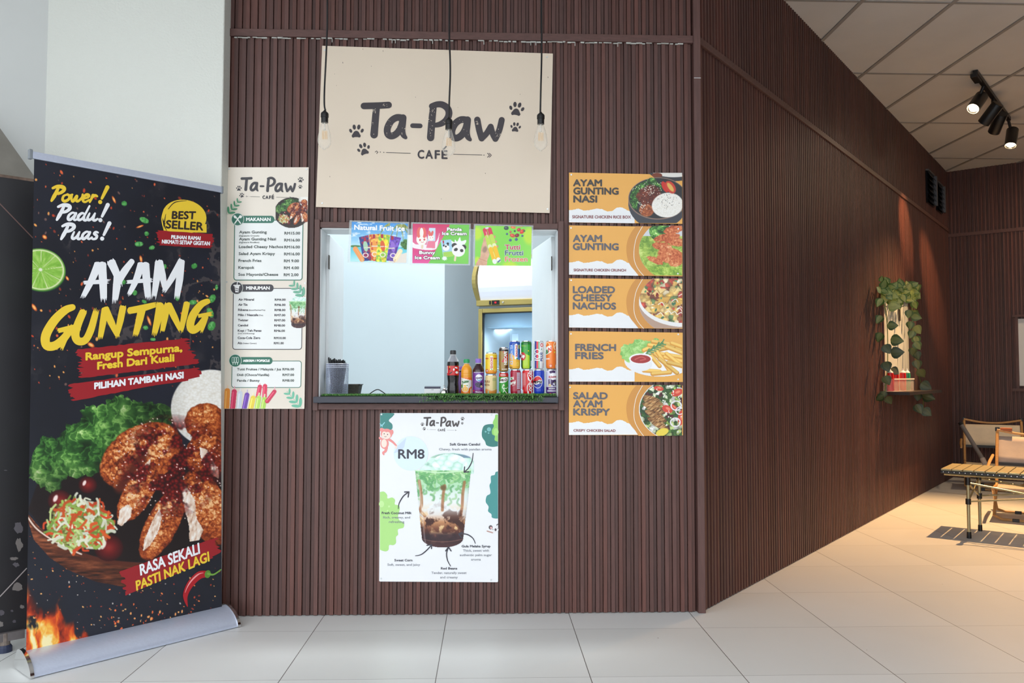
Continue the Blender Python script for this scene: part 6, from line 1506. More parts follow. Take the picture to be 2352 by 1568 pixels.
for p, q in (((a.x, YB - .004), (b.x, YB + .004)), ((a.x, YB + .106), (b.x, YB + .114)), ((a.x, YB - .004), (a.x + .008, YB + .114)), ((b.x - .008, YB - .004), (b.x, YB + .114))): mb.bb((*p, z), (*q, z + .004))
mb.build('rim', mat('basket_rim', (90, 84, 78), rough=.6, var=.1), bk)
o = MB().tube([Vector((*W(x, y, .12).to_tuple()[:1], .12, max(zs + .002, W(x, y, .12).z))) for x, y in smooth_path([(838, 909), (846, 906), (858, 898), (866, 894.5), (873, 896), (886, 905), (894, 910)], 4)], .0024, 8).build('charging_cable', M_BLACK, smooth=True)
tag(o, 'thin black cable arching up from the hatch counter', 'cable')
YT = .16
ta, tb = W(974.5, 890, YT), W(1012, 890, YT); tz = W(990, 886.5, YT).z
tm = thing('card_terminal', 'small white payment device with a dark top edge on the counter', 'payment device', ((ta.x + tb.x) / 2, YT + .06, zs))
MB().prism([(ta.x, YT, zs + .001), (ta.x, YT + .14, zs + .001), (ta.x, YT + .14, zs + .02), (ta.x, YT + .03, tz - .006), (ta.x, YT, tz - .012)], (tb.x - ta.x, 0, 0)).build('body', mat('white_plastic', (238, 240, 244), rough=.35, var=.02), tm, bevel=.003)
MB().prism([(ta.x + .001, YT - .001, tz - .0125), (ta.x + .001, YT + .03, tz - .0055), (ta.x + .001, YT + .03, tz), (ta.x + .001, YT - .001, tz - .004)], (tb.x - ta.x - .002, 0, 0)).build('screen_edge', mat('dark_blue_plastic', (38, 36, 66), rough=.25, var=.05), tm)
MB().bb(((ta.x + tb.x) / 2 - .006, YT - .0012, tz - .02), ((ta.x + tb.x) / 2 + .006, YT, tz - .018)).build('mark', mat('grey_mark', (120, 122, 130), var=.05), tm)
YL = .11
la_, lb_ = W(1009.5, 900, YL), W(1031, 900, YL); q = (lb_.x - la_.x) / 2; bx_ = (la_.x + lb_.x) / 2
be = thing('service_bell', 'small chrome service bell with a push button beside the cola bottle', 'bell', (bx_, YL, zs))
MB().lathe([(.0001, .0), (q * 1.08, 0), (q * 1.08, .005), (q * .9, .008), (.0001, .008)], (bx_, YL, zs + .0005), 30).build('base', M_BLACK, be, smooth=True)
MB().lathe([(q * 1.0, .008), (q * 1.0, .011), (q * .95, .018), (q * .8, .026), (q * .55, .0325), (q * .25, .036), (.0001, .037)], (bx_, YL, zs), 32).build('dome', M_CHROME, be, smooth=True)
MB().lathe([(.0022, .036), (.0022, .042), (.0042, .043), (.0045, .047), (.003, .049), (.0001, .0495)], (bx_, YL, zs), 16).build('button', M_CHROME, be, smooth=True)

# ---- three laminated ice-cream sheets hanging from the hatch head
M_LAM = clear_mat('laminate_film', (222, 232, 232), .28, .15)
def sheet_sign(label, outer, inner, zoom, paint, draw, yf):
    cv = lambda p: (zoom[0] + p[0] / zoom[2], zoom[1] + p[1] / zoom[2])
    O = [W(*cv(p), yf) for p in outer]
    t = thing('laminated_sheet', label, 'sign', (O[2] + O[3]) / 2, 'laminated ice cream sheets on the hatch')
    MB().prism(O, (0, .0012, 0)).build('film', M_LAM, t)
    pr_ = flat((0, yf - .0006, 0), EY)
    C = QuadCanvas([cv(p) for p in inner], .7, *zoom); paint(C); C.build('picture_print', pr_, t, 0.0)
    ink = Ink(*zoom); draw(ink); ink.build('lettering', pr_, t, base=.0006)
IZ = (790, 500, 7.84); TZ = (1070, 500, 7.127)
def outlined(i, s, p0, p1, h, col, oc, b, ob, layer=3):
    i.text(s, p0, p1, h, oc, ob, layer, res=3); i.text(s, p0, p1, h, col, b, layer + 1, res=3)
def pack(C, q, c1, c2, popc, tabc=(176, 30, 60)):
    X, Y = C.X, C.Y; m = inpoly(X, Y, q); f, c = worley(X / 40, Y / 44, int(q[0][0]) % 50); C.put(m, np.where((c > .55)[..., None], np.array(c1, float), np.array(c2, float)) * (.8 + .4 * vnoise(X / 30, Y / 30, 2))[..., None])
    cx, cy = sum(p[0] for p in q) / 4, sum(p[1] for p in q) / 4
    C.put(m * (1 - elld(X, Y, (cx, cy - 40), 44, 105, -8)) * 8, popc); C.put(m * (np.clip((24 - np.abs(X - cx + 12)) / 4, 0, 1)) * (np.abs(Y - q[0][1] - 40) < 36), tabc)
    C.put(m * np.clip((.8 - elld(X, Y, (cx, cy + 120), 70, 60)) * 4, 0, 1), c2); C.put(m * np.clip((.25 - np.abs(elld(X, Y, (cx, cy + 120), 56, 46) - .8)) * 6, 0, 1), (246, 236, 226))
def p_ice(C):
    X, Y = C.X, C.Y
    C.put(np.ones(X.shape), ramp((Y - 75) / 730, [(0, (64, 146, 222)), (.45, (150, 208, 240)), (.6, (200, 236, 246)), (.64, (92, 202, 222)), (1, (196, 240, 240))]))
    C.put(np.clip((fbm(X / 90, Y / 40, 5) - .55) * 5, 0, 1) * (Y < 430) * .8, (246, 250, 252))
    C.put((Y > 660 + .25 * (1000 - X)) * (X > 800) * 1., (236, 226, 214)); C.ell((200, 512), 110, 20, (70, 130, 80), 0, .4)
    C.put(np.clip((1 - elld(X, Y, (1130, 480), 110, 100) + .5 * (fbm(X / 18, Y / 18, 7) - .5)) * 6, 0, 1), ramp(fbm(X / 16, Y / 16, 8), [(0, (20, 60, 30)), (1, (110, 170, 70))]))
    r = random.Random(3)
    for bx0, by0, ex, ey in ((830, 90, 650, 280), (830, 90, 700, 200), (980, 110, 850, 310), (1000, 110, 950, 330), (1010, 110, 1070, 350), (1010, 105, 1140, 230), (1060, 105, 1150, 170)):
        for k in range(16):
            q = k / 15; x, y = bx0 + (ex - bx0) * q, by0 + (ey - by0) * q * q + 10; C.line([(x, y), (x - 14 + 10 * q, y + 46 * (1 - .4 * q))], 5, r.choice([(150, 160, 84), (116, 136, 70), (184, 184, 110)]), 4)
    pack(C, [(270, 350), (440, 310), (500, 770), (350, 780)], (40, 60, 140), (150, 40, 90), (170, 210, 180))
    pack(C, [(448, 300), (630, 290), (640, 780), (490, 775)], (214, 80, 50), (244, 180, 80), (244, 160, 70)); pack(C, [(630, 290), (835, 310), (760, 800), (570, 790)], (240, 220, 60), (150, 200, 70), (226, 96, 50)); pack(C, [(840, 320), (1030, 360), (900, 785), (765, 770)], (92, 50, 160), (120, 90, 190), (150, 110, 210))
    for (p, c, col) in (([(205, 560), (325, 750)], 44, (244, 160, 90)), ([(1015, 600), (925, 750)], 42, (248, 232, 190))):
        C.line(p, c, col, 4); C.line([(p[0][0] + 10, p[0][1]), (p[1][0] + 6, p[1][1] - 10)], 5, tuple(min(255, v + 20) for v in col), 3); C.line([p[1], (p[1][0] + (10 if col[0] < 246 else -20), p[1][1] + 56)], 9, (232, 196, 150), 3)
sheet_sign('laminated sheet of fruit ice lollies on a beach, nearest the menu board', [(100, 45), (1175, 75), (1160, 832), (62, 806)], [(142, 72), (1150, 105), (1122, 810), (112, 790)], IZ, p_ice,
           lambda i: (i.text('Natural Fruit Ice', (190, 212), (1090, 236), 84, (250, 252, 255), 5, 3, res=4), [i.text(s, (x0, y), (x1, y), 22, (252, 240, 220), 1.6, 3) for s, x0, x1, y in (('LYCHEE', 362, 470, 548), ('ORANGE', 500, 606, 522), ('JAM BU', 650, 780, 528), ('GRAPE', 800, 910, 560))]), -.036)
def p_bun(C):
    X, Y = C.X, C.Y
    C.put(np.ones(X.shape), ramp((Y - 100) / 700, [(0, (214, 52, 104)), (.55, (232, 120, 160)), (.7, (226, 66, 134)), (1, (236, 88, 160))]))
    C.poly([(1930, 90), (2300, 90), (2300, 860), (1500, 860)], (118, 206, 84)); C.put((1 - elld(X, Y, (2230, 620), 420, 420)) * .35 * (X > 1720), (160, 232, 110))
    C.poly(smooth_path([(1235, 440), (1300, 480), (1420, 470), (1560, 500), (1680, 400), (1720, 260), (1690, 480), (1640, 570), (1480, 580), (1330, 560), (1235, 530)], 4, True), (250, 240, 244))
    C.line([(1410, 470), (1408, 540)], 18, (236, 214, 180), 4); C.ell((1400, 390), 96, 100, (250, 246, 238), 0, .05); C.ell((1352, 265), 40, 96, (236, 112, 104), 6, .06); C.ell((1442, 268), 42, 96, (236, 112, 104), -6, .06); C.ell((1398, 270), 34, 90, (250, 246, 238), 0, .08)
    C.ell((1370, 400), 17, 19, (226, 96, 96)); C.ell((1448, 392), 17, 19, (226, 96, 96)); C.line(smooth_path([(1388, 432), (1412, 446), (1436, 430)], 4), 4, (220, 90, 96), 3)
    C.poly([(1535, 180), (1650, 182), (1640, 548), (1480, 545)], (206, 226, 240)); C.poly([(1510, 420), (1645, 420), (1640, 548), (1480, 545)], (240, 130, 156)); C.ell((1568, 355), 52, 58, (250, 246, 240)); C.ell((1540, 280), 26, 52, (232, 110, 104), -12); C.ell((1588, 282), 22, 50, (232, 110, 104), 14); C.ell((1556, 362), 7, 8, (226, 96, 96)); C.ell((1596, 354), 7, 8, (226, 96, 96))
    C.poly(smooth_path([(1930, 410), (1990, 440), (2000, 390), (2040, 430), (2090, 345), (2110, 420), (2200, 400), (2170, 480), (2040, 520), (1950, 480)], 3, True), (246, 250, 248))
    C.poly([(1740, 410), (1930, 388), (1975, 690), (1790, 720)], (170, 214, 236)); C.poly([(1785, 620), (1965, 600), (1975, 690), (1790, 720)], (170, 214, 90)); C.ell((1838, 540), 62, 56, (248, 248, 246)); C.ell((1870, 462), 24, 17, (44, 44, 48)); C.ell((1798, 498), 16, 20, (44, 44, 48)); C.ell((1834, 515), 16, 17, (44, 44, 48)); C.ell((1874, 488), 14, 15, (44, 44, 48)); C.poly([(1775, 412), (1800, 410), (1804, 464), (1782, 466)], (190, 40, 60))
    C.line([(2010, 680), (1998, 765)], 18, (238, 214, 186), 4); C.ell((1990, 500), 50, 46, (58, 58, 60), 0, .06); C.ell((2155, 530), 48, 46, (58, 58, 60), 0, .06); C.ell((2062, 590), 118, 110, (246, 244, 242), 0, .04); C.ell((2015, 572), 37, 28, (54, 54, 56), -25, .08); C.ell((2120, 590), 32, 28, (54, 54, 56), 20, .08)
    C.poly([(1812 + (58 if k % 2 else 36) * math.cos(k * .33), 730 + (44 if k % 2 else 28) * math.sin(k * .33)) for k in range(19)], (240, 244, 246))
sheet_sign('laminated sheet of two animal-faced ice creams, pink and green, middle of three', [(1210, 80), (2285, 105), (2275, 856), (1186, 846)], [(1240, 107), (2256, 128), (2240, 830), (1232, 816)], IZ, p_bun,
           lambda i: [outlined(i, s, (x0, y), (x1, y + 4), h, (250, 250, 250), (50, 34, 44), 4.5, 10) for s, x0, x1, y, h in (('Panda', 1858, 2122, 232, 54), ('Ice Cream', 1772, 2206, 308, 54), ('Bunny', 1358, 1640, 650, 54), ('Ice Cream', 1282, 1722, 742, 54))], -.0365)
def p_tut(C):
    X, Y = C.X, C.Y
    C.put(np.ones(X.shape), ramp((X + Y - 300) / 1400, [(0, (150, 224, 84)), (.5, (134, 220, 84)), (1, (148, 230, 92))]))
    for c, rx, ry in (((180, 260), 110, 130), ((1040, 300), 120, 170), ((720, 800), 150, 110), ((190, 700), 60, 80)): C.put((1 - elld(X, Y, c, rx, ry)) * 4 * .6, (196, 232, 70))
    SK = ramp(fbm(X / 60, Y / 60, 9) * .7 + .2, [(0, (196, 140, 110)), (1, (244, 206, 176))])
    C.put(inpoly(X, Y, smooth_path([(165, 785), (200, 690), (235, 640), (250, 500), (280, 400), (290, 330), (330, 330), (340, 420), (360, 500), (385, 600), (350, 700), (330, 785)], 4, True)), SK)
    C.put(np.clip((1 - elld(X, Y, (310, 520), 46, 70, 20)) * 2.2, 0, 1) * .6, (130, 110, 96)); C.line(smooth_path([(215, 665), (280, 690), (345, 715)], 4), 2.5, (190, 120, 80), 3)
    for c in ((465, 312), (488, 392), (512, 470)): C.ell(c, 24, 22, (214, 150, 120), 30, .2)
    def seg(a, b, w, cols):
        for q0, q1, col in cols: C.line([(a[0] + (b[0] - a[0]) * q0, a[1] + (b[1] - a[1]) * q0), (a[0] + (b[0] - a[0]) * q1, a[1] + (b[1] - a[1]) * q1)], w, col, 4)
    CC = [(.02, .2, (222, 60, 90)), (.22, .5, (196, 224, 90)), (.5, .56, (236, 240, 190)), (.58, .9, (250, 196, 40)), (.93, .96, (244, 244, 236))]
    seg((308, 190), (480, 745), 34, CC); seg((385, 180), (545, 720), 34, CC)
    C.line([(330, 170), (360, 165)], 14, (226, 224, 236), 4); C.line([(330, 230), (360, 320)], 5, (252, 190, 200), 4); C.line([(450, 560), (480, 650)], 5, (254, 226, 130), 4); C.poly([(455, 690), (495, 690), (485, 748)], (240, 244, 246)); C.poly([(510, 720), (565, 675), (572, 700), (530, 738)], (96, 120, 150))
    for c, a, b, ro, col in (((662, 168), 40, 32, 0, (60, 80, 80)), ((775, 158), 44, 20, 10, (226, 120, 76)), ((868, 196), 34, 28, -30, (196, 50, 70)), ((925, 225), 48, 30, -40, (222, 60, 50)), ((955, 215), 20, 14, 0, (50, 110, 70)), ((800, 218), 17, 16, 0, (50, 60, 70)), ((730, 232), 18, 20, 0, (190, 90, 90)), ((674, 265), 18, 17, 0, (60, 90, 130)), ((762, 290), 44, 30, 20, (214, 84, 60)), ((838, 288), 38, 30, -20, (130, 40, 56)), ((925, 296), 18, 16, 0, (60, 84, 136)), ((826, 354), 25, 23, 0, (66, 84, 140)), ((728, 366), 23, 22, 0, (66, 92, 140)), ((910, 148), 14, 7, 0, (226, 140, 80))):
        C.ell(c, a, b, col, ro, .1); C.ell((c[0] - a * .2, c[1] - b * .2), a * .4, b * .35, tuple(min(255, v + 40) for v in col), ro, .5)
sheet_sign('laminated bright green sheet with a hand holding fruity ice pops', [(130, 100), (1106, 125), (1086, 800), (114, 796)], [(155, 126), (1078, 146), (1066, 786), (148, 780)], TZ, p_tut,
           lambda i: [outlined(i, s, (642, y), (x1, y + 2), 74, c, (214, 226, 214), 2.4, 9) for s, x1, y, c in (('Tutti', 886, 516, (206, 66, 84)), ('Frutti', 936, 610, (70, 110, 120)), ('Frozen', 1006, 712, (240, 130, 90)))], -.036)

# ---- the drinks fridge in the kiosk
fl0 = W(1097, 700, 1.62); fd = Vector((math.cos(R(24)), -math.sin(R(24)), 0)); fn = Vector((-math.sin(R(24)), -math.cos(R(24)), 0))
FP = Vector((fl0.x, 1.62, 0)); fpr = flat(FP, fn); FW = .6
fx = lambda px, py: (fpr(px, py) - FP).dot(fd); fzz = lambda px, py: fpr(px, py).z
fr = thing('drinks_fridge', 'gold-framed upright drinks fridge with a lit sign, inside the kiosk', 'fridge', FP + fd * (FW / 2) - fn * .3)
def fb(u0, u1, d0, d1, z0, z1): return MB().box(FP + fd * ((u0 + u1) / 2) + fn * ((d0 + d1) / 2) + EZ * ((z0 + z1) / 2), (abs(u1 - u0), abs(d1 - d0), abs(z1 - z0)), (fd, fn, EZ))
M_FR = mat('fridge_white_liner', (222, 238, 248), rough=.45, var=.03); M_FRO = mat('fridge_white_shell', (214, 218, 222), rough=.4, var=.03)
zt_ = fzz(1110, 592); zg1 = fzz(1110, 690); zg0 = fzz(1110, 703); zd1 = fzz(1112, 709); zi1 = fzz(1120, 721)
mb = fb(0, .02, -.55, -.02, .1, zg1); mb.v += []
for args in ((0, .02, -.58, -.02, .08, zg0), (FW - .02, FW, -.58, -.02, .08, zg0), (.02, FW - .02, -.58, -.56, .08, zg0), (.02, FW - .02, -.56, -.02, .08, .2), (.02, FW - .02, -.56, -.02, zi1 + .012, zg0)):
    q_ = fb(*args); mb.add(q_.v, [f for f in q_.f])
mb.build('cabinet', M_FR, fr)
fb(0, FW, -.58, -.0, 0.02, .08).build('plinth', M_BLACK, fr)
# header: lit sign in a gold surround with bowed cheeks
fb(.02, FW - .02, -.5, -.004, zg1, zt_ - .02).build('header_box', M_FRO, fr)
sg = []
for k in range(11):
    q_ = k / 10; bulge = .05 * math.sin(math.pi * q_) ; sg.append((bulge + .012, zg1 + (zt_ - .02 - zg1) * q_))
mb = MB(); V = []
for u in (.028, FW - .028):
    for d_, z in sg: V.append(FP + fd * u + fn * d_ + EZ * z)
n_ = len(sg); mb.add(V, [(i, i + 1, n_ + i + 1, n_ + i) for i in range(n_ - 1)]); mb.build('light_panel', mat('lit_sign_panel', (240, 244, 255), rough=.5, emit=(238, 240, 255), estr=.32, var=.02), fr)
for u in (.0, FW - .028):
    P = [FP + fd * (u - (.012 * math.sin(math.pi * i / (n_ - 1)) if u < .1 else 0)) + fn * (d_ + .012) + EZ * z for i, (d_, z) in enumerate(sg)]
    mb = MB(); V = []
    for p in P: V += [p, p + fd * .028, p + fd * .028 - fn * (.04), p - fn * (.04)]
    mb.add(V, [(i * 4 + j, i * 4 + (j + 1) % 4, i * 4 + 4 + (j + 1) % 4, i * 4 + 4 + j) for i in range(n_ - 1) for j in range(4)]); mb.build('header_cheek', M_GOLD, fr)
fb(0, FW, -.02, .03, zt_ - .02, zt_).build('header_top', M_GOLD, fr)
pn = fb(0, FW, -.02, .026, zg0, zg1).build('control_panel', M_GOLD, fr, bevel=.004)
cxu, czz = fx(1142, 695), (zg0 + zg1) / 2 
dsp = fb(cxu - .028, cxu + .028, .026, .031, czz - .015, czz + .015).build('controller', M_BLACK, pn)
MB().box(FP + fd * (cxu - .0) + fn * .0315 + EZ * czz, (.014, .0012, .012), (fd, fn, EZ)).build('led_digits', mat('red_led', (180, 20, 30), emit=(220, 20, 40), estr=.8), dsp)
fb(cxu - .048, cxu - .036, .026, .031, czz - .013, czz + .013).build('rocker_switch', M_BLACK, pn)
MB().lathe([(.0001, .006), (.006, .006), (.009, 0)], FP + fd * (cxu + .055) + fn * .026 + EZ * czz, 16, fn).build('lock', M_CHROME, pn, smooth=True)
# door
dt = .03
dr = fb(.012, .012 + dt, -.018, .016, .1, zd1).build('door', M_GOLD, fr, bevel=.004); dr['label'] = 'gold door frame'
for args in ((FW - .03 - .012, FW - .012, -.018, .016, .1, zd1), (.012 + dt, FW - .042, -.018, .016, zd1 - dt, zd1), (.012 + dt, FW - .042, -.018, .016, .1, .16)):
    fb(*args).build('door_rail', M_GOLD, dr, bevel=.004)
fb(.012 + dt, FW - .042, -.006, -.002, .16, zd1 - dt).build('door_glass', clear_mat('fridge_glass', (190, 214, 230), .06, .03), dr)
mb = fb(.012 + dt, .012 + dt + .006, -.012, .012, .16, zd1 - dt); q_ = fb(.012 + dt, FW - .042, -.012, .012, zd1 - dt - .006, zd1 - dt); mb.add(q_.v, q_.f); mb.build('door_gasket', M_BLACK, dr)
# inside: duct, bent shroud, paper, shelf, lamp
zdu = fzz(1135, 750)
fb(.03, FW - .03, -.2, -.06, zdu, zi1 + .01).build('air_duct', mat('fridge_duct', (168, 200, 222), rough=.4, var=.04), fr)
P = [(.3, zdu), (.34, zdu - .06), (.4, zdu - .09), (.5, zdu - .1), (FW - .03, zdu - .1), (FW - .03, zdu)]
mb = MB(); mb.prism([FP + fd * u + fn * (-.52) + EZ * z for u, z in P], fn * .25); mb.build('fan_shroud', mat('fridge_shroud', (196, 220, 236), rough=.4, var=.04), fr)
mb = MB(); mb.prism([FP + fd * u + fn * (-.265) + EZ * z for u, z in [(.36, zdu), (.4, zdu - .04), (.47, zdu - .075), (.55, zdu - .085), (.57, zdu)]], fn * .01); mb.build('fan_grille', mat('dark_blue_grille', (66, 88, 122), rough=.5, var=.2, vscale=80), fr)
fb(fx(1139, 780), fx(1154, 780), -.3, -.298, fzz(1145, 792), fzz(1145, 762)).build('paper_note', mat('blue_paper', (176, 196, 222), rough=.8, var=.05), fr)
zsh = fzz(1150, 806) - .12
mb = MB()
for k in range(16): mb.tube([FP + fd * .03 + fn * (-.06 - .03 * k) + EZ * zsh, FP + fd * (FW - .03) + fn * (-.06 - .03 * k) + EZ * zsh], .002, 6)
mb.build('wire_shelf', mat('white_wire', (220, 226, 230), rough=.4, var=.03), fr)
LED = area_light('fridge_lamp', FP + fd * .3 - fn * .05 + EZ * (zdu - .02), .35, 5, (.86, .94, 1.0), (R(180) * 0, 0, 0), size_y=.05); LED.parent = fr; LED.location = LED.location - fr.location
c = FP + fd * fx(1166, 795) - fn * .2; zb0 = zsh + .003; zb1 = fzz(1166, 786)
bt = thing('water_bottle', 'green-capped clear bottle standing inside the fridge behind the blue can', 'bottle', Vector((c.x, c.y, zb0)))
MB().lathe([(.0001, 0), (.028, 0), (.03, .005), (.03, (zb1 - zb0) * .6), (.026, (zb1 - zb0) * .72), (.013, (zb1 - zb0) * .9)], (c.x, c.y, zb0), 24).build('body', clear_mat('water_bottle_plastic', (206, 232, 226), .4), bt, smooth=True)
MB().lathe([(.016, (zb1 - zb0) * .88), (.016, zb1 - zb0), (.0001, zb1 - zb0)], (c.x, c.y, zb0), 20).build('cap', mat('light_green_cap', (110, 220, 150), rough=.4, var=.03), bt, smooth=True)

# ================================================================== TRACK LIGHT WITH ITS FOUR LAMPS
T0, T1 = F(2240, 166, CEIL - .02), F(2317, 274, CEIL - .02)
td = (T1 - T0).normalized(); tn = Vector((td.y, -td.x, 0))
trk = thing('track_light', 'black ceiling track with four spotlight heads in the back room', 'light', (T0 + T1) / 2 + EZ * .02)
MB().box((T0 + T1) / 2 + EZ * .002, ((T1 - T0).length, .036, .034), (td, tn, EZ)).build('track', M_BLACK, trk, bevel=.002)
MB().box(T0 + td * .09 - tn * .012 - EZ * .02, (.18, .05, .03), (td, tn, EZ)).build('power_feed', M_BLACK, trk, bevel=.003)
M_DISC = mat('warm_lamp_face', (255, 236, 200), emit=(255, 226, 180), estr=14, var=.02)
M_RING = mat('silver_reflector', (220, 214, 200), rough=.2, metal=.9, var=.03)
WARM = (1.0, .70, .42)
def head(t_, drop, side, aim, power, size, blend, WARM):
    p = T0 + (T1 - T0) * t_ - EZ * .015
    c = p + tn * side - EZ * drop
    d = (Vector(aim) - c).normalized()
    hd = MB().lathe([(.0001, -.1), (.046, -.1), (.05, -.095), (.05, .09), (.046, .09), (.046, .072), (.0001, .07)], c, 28, d).build('lamp_head', M_BLACK, trk, smooth=True)
    MB().tube([p, c - d * .03 + EZ * .02], .013, 10).build('swivel_arm', M_BLACK, hd)
    MB().lathe([(.0462, .0895), (.043, .08), (.037, .0755)], c, 28, d).build('reflector', M_RING, hd, smooth=True)
    MB().lathe([(.037, .0755), (.0001, .0756)], c, 28, d).build('lamp_face', M_DISC, hd)
    l = bpy.data.lights.new('lamp_beam', 'SPOT'); l.energy = power; l.color = WARM; l.spot_size = R(size); l.spot_blend = blend; l.shadow_soft_size = .022
    o = bpy.data.objects.new('lamp_beam', l); COL.objects.link(o); o.location = c + d * .1 - wloc(hd); o.parent = hd
    o.rotation_mode = 'QUATERNION'; o.rotation_quaternion = Vector((0, 0, -1)).rotation_difference(d)
head(.22, .13, -.05, PS(1870, 780), 7, 70, .8, (1.0, .74, .55))
head(.48, .13, -.02, PS(2078, 520), 170, 30, .8, (1.0, .50, .22))
head(.70, .13, -.02, PS(2135, 640), 190, 26, .8, (1.0, .48, .2))
head(.99, .17, .02, F(2205, 1215), 860, 76, .9, (1.0, .57, .24))

# ================================================================== SIDE HATCH: SHELF, TRAY, SQUEEZE BOTTLES, VINES
sh0, sh1 = dotx(PS(2031, 897)), dotx(PS(2112, 897)); shz = hz0
o = ubox(sh0, sh1, .004, .2, shz - .03, shz - .002).build('serving_ledge', mat('dark_ledge', (40, 34, 34), rough=.4, var=.2)); tag(o, 'dark ledge under the small side hatch holding a tray of sauce bottles', 'shelf')
ta_, tb_ = dotx(PS(2040, 880, .06)), dotx(PS(2086, 880, .06)); tz1 = hit(2060, 870, CORNER + V2 * .12, V2).z
tray = thing('sauce_tray', 'clear plastic tray holding red and green squeeze bottles on the side ledge', 'tray', CORNER + U2 * ((ta_ + tb_) / 2) + V2 * .08 + EZ * shz)
mb = MB()
for args in ((ta_, tb_, .105, .108, shz, tz1), (ta_, tb_, .02, .023, shz, tz1), (ta_, ta_ + .003, .023, .105, shz, tz1), (tb_ - .003, tb_, .023, .105, shz, tz1), (ta_, tb_, .02, .108, shz, shz + .003)):
    q_ = ubox(*args); mb.add(q_.v, q_.f)
mb.build('box', clear_mat('frosted_plastic', (246, 232, 230), .1, .3, .18), tray)
q_ = ubox(ta_ - .006, tb_ + .006, .108, .113, tz1 - .006, tz1 + .004); q2 = ubox(ta_ - .006, tb_ + .006, .014, .02, tz1 - .006, tz1 + .004); q_.add(q2.v, q2.f); q_.build('rim', clear_mat('frosted_rim', (250, 244, 240), .75, .3), tray)
for (px, colr, lab) in ((2045, (214, 30, 34), 'red squeeze sauce bottle in the tray, nearest the hatch post with the long vine'), (2057.5, (214, 30, 34), 'red squeeze sauce bottle in the tray, second from the long vine'), (2074, (206, 26, 34), 'red squeeze sauce bottle in the tray, next to the green one'), (2084, (40, 150, 110), 'green squeeze sauce bottle in the tray')):
    u = dotx(PS(px, 880, .06)); p = CORNER + U2 * u + V2 * .06 + EZ * (shz + .004); zt_ = hit(px, 856, p, V2).z; zn = hit(px, 846, p, V2).z; rad = .027
    b_ = thing('squeeze_bottle', lab, 'bottle', p, 'squeeze bottles in the sauce tray')
    H = zt_ - p.z
    MB().lathe([(.0001, 0), (rad * .95, 0), (rad, .006), (rad, H * .9), (rad * .92, H), (.0001, H)], p, 20).build('body', mat('sauce_%d' % colr[0], colr, rough=.4, var=.03), b_, smooth=True)
    MB().lathe([(rad * .92, H), (rad * .8, H + .01), (rad * .3, H + .02), (.004, zn - p.z), (.0001, zn - p.z)], p, 16).build('nozzle', M_WHITE, b_, smooth=True)
# trailing pothos vines
M_LEAF = mat('variegated_leaf', rough=.45, attr=True, var=.12, vscale=30)
def add_leaf(mb, c, tip, nrm, L, w, seed, light_lvl=1.0):
    r = random.Random(seed); t_ = tip.normalized(); n = (nrm - t_ * nrm.dot(t_)).normalized(); s_ = t_.cross(n)
    prof = [(0, 0), (.08, .3), (.22, .47), (.42, .5), (.62, .38), (.82, .19), (1, 0)]
    gd, gm, cr = lin((52, 86, 40)) * light_lvl, lin((104, 138, 62)) * light_lvl, lin((206, 206, 140)) * light_lvl; vg = r.random()
    mid = [c + t_ * (L * a) + n * (-.10 * L * a * a) for a, _ in prof]
    for sg in (-1, 1):
        ed = [c + t_ * (L * a) + s_ * (sg * L * w * b * 1.6) + n * (L * (.10 * b - .12 * a * a)) for a, b in prof]
        hf = [m * .45 + e * .55 for m, e in zip(mid, ed)]
        for i in range(len(prof) - 1):
            k = r.uniform(.3, .7); col = gd * (1 - k) + gm * k
            inner = col * .75 + cr * .25 if vg < .6 else col * .5 + cr * .5
            outer = col * .8 if vg < .8 else col * .7 + cr * .3
            o_ = (0, 1, 2, 3) if sg > 0 else (3, 2, 1, 0)
            mb.cur = tuple(inner); mb.add([mid[i], hf[i], hf[i + 1], mid[i + 1]], [o_])
            mb.cur = tuple(outer); mb.add([hf[i], ed[i], ed[i + 1], hf[i + 1]], [o_])
RV = Vector((math.cos(R(32)), -math.sin(R(32)), 0)); NV = Vector((-math.sin(R(32)), -math.cos(R(32)), 0))     # leaves turn towards the daylight
def vine(label, stem_pts, leaves, d0=.03, seed=1, group=None):
    P = [PS(x, y, d0) for x, y in smooth_path(stem_pts, 4)]
    t = thing('hanging_vine', label, 'vine', P[-1])
    MB().tube(P, .0035, 6).build('stem', mat('vine_stem', (104, 126, 60), rough=.6, var=.2), t)
    mb = MB(); r = random.Random(seed)
    for (x, y, ang, L) in leaves:
        d = d0 + r.uniform(.0, .05); c = PS(x, y, d); a = R(ang)
        add_leaf(mb, c, RV * math.cos(a) - EZ * math.sin(a) + NV * r.uniform(-.1, .3), NV + EZ * r.uniform(-.2, .4) + RV * r.uniform(-.4, .4), L * .68, .6, seed * 100 + len(mb.v), 1.15 if y < 705 else .7 if y < 790 else .3)  # upper leaves coloured brighter as if lit, lower ones darker
    mb.build('leaves', M_LEAF, t)
    return t
r = random.Random(77)
L0 = []
for i in range(100):
    q_ = r.random(); x = 2022 + 84 * q_; y = 655 + 26 * abs(math.sin(q_ * 3.1)) * r.uniform(.2, 1.3) + r.uniform(-12, 12) + (6 if q_ > .6 else 0)
    L0.append((x, y, r.choice([r.uniform(-60, 60), r.uniform(20, 160), r.uniform(-150, -60)]), r.uniform(.07, .125)))
zl_ = lambda x, y: (1980 + x / 4.612, 620 + y / 4.612)
vine('bushy variegated green vine bunched along the top of the small side hatch', [(2022, 650), (2040, 668), (2070, 680), (2100, 675), (2108, 690)], L0, .05, 5)
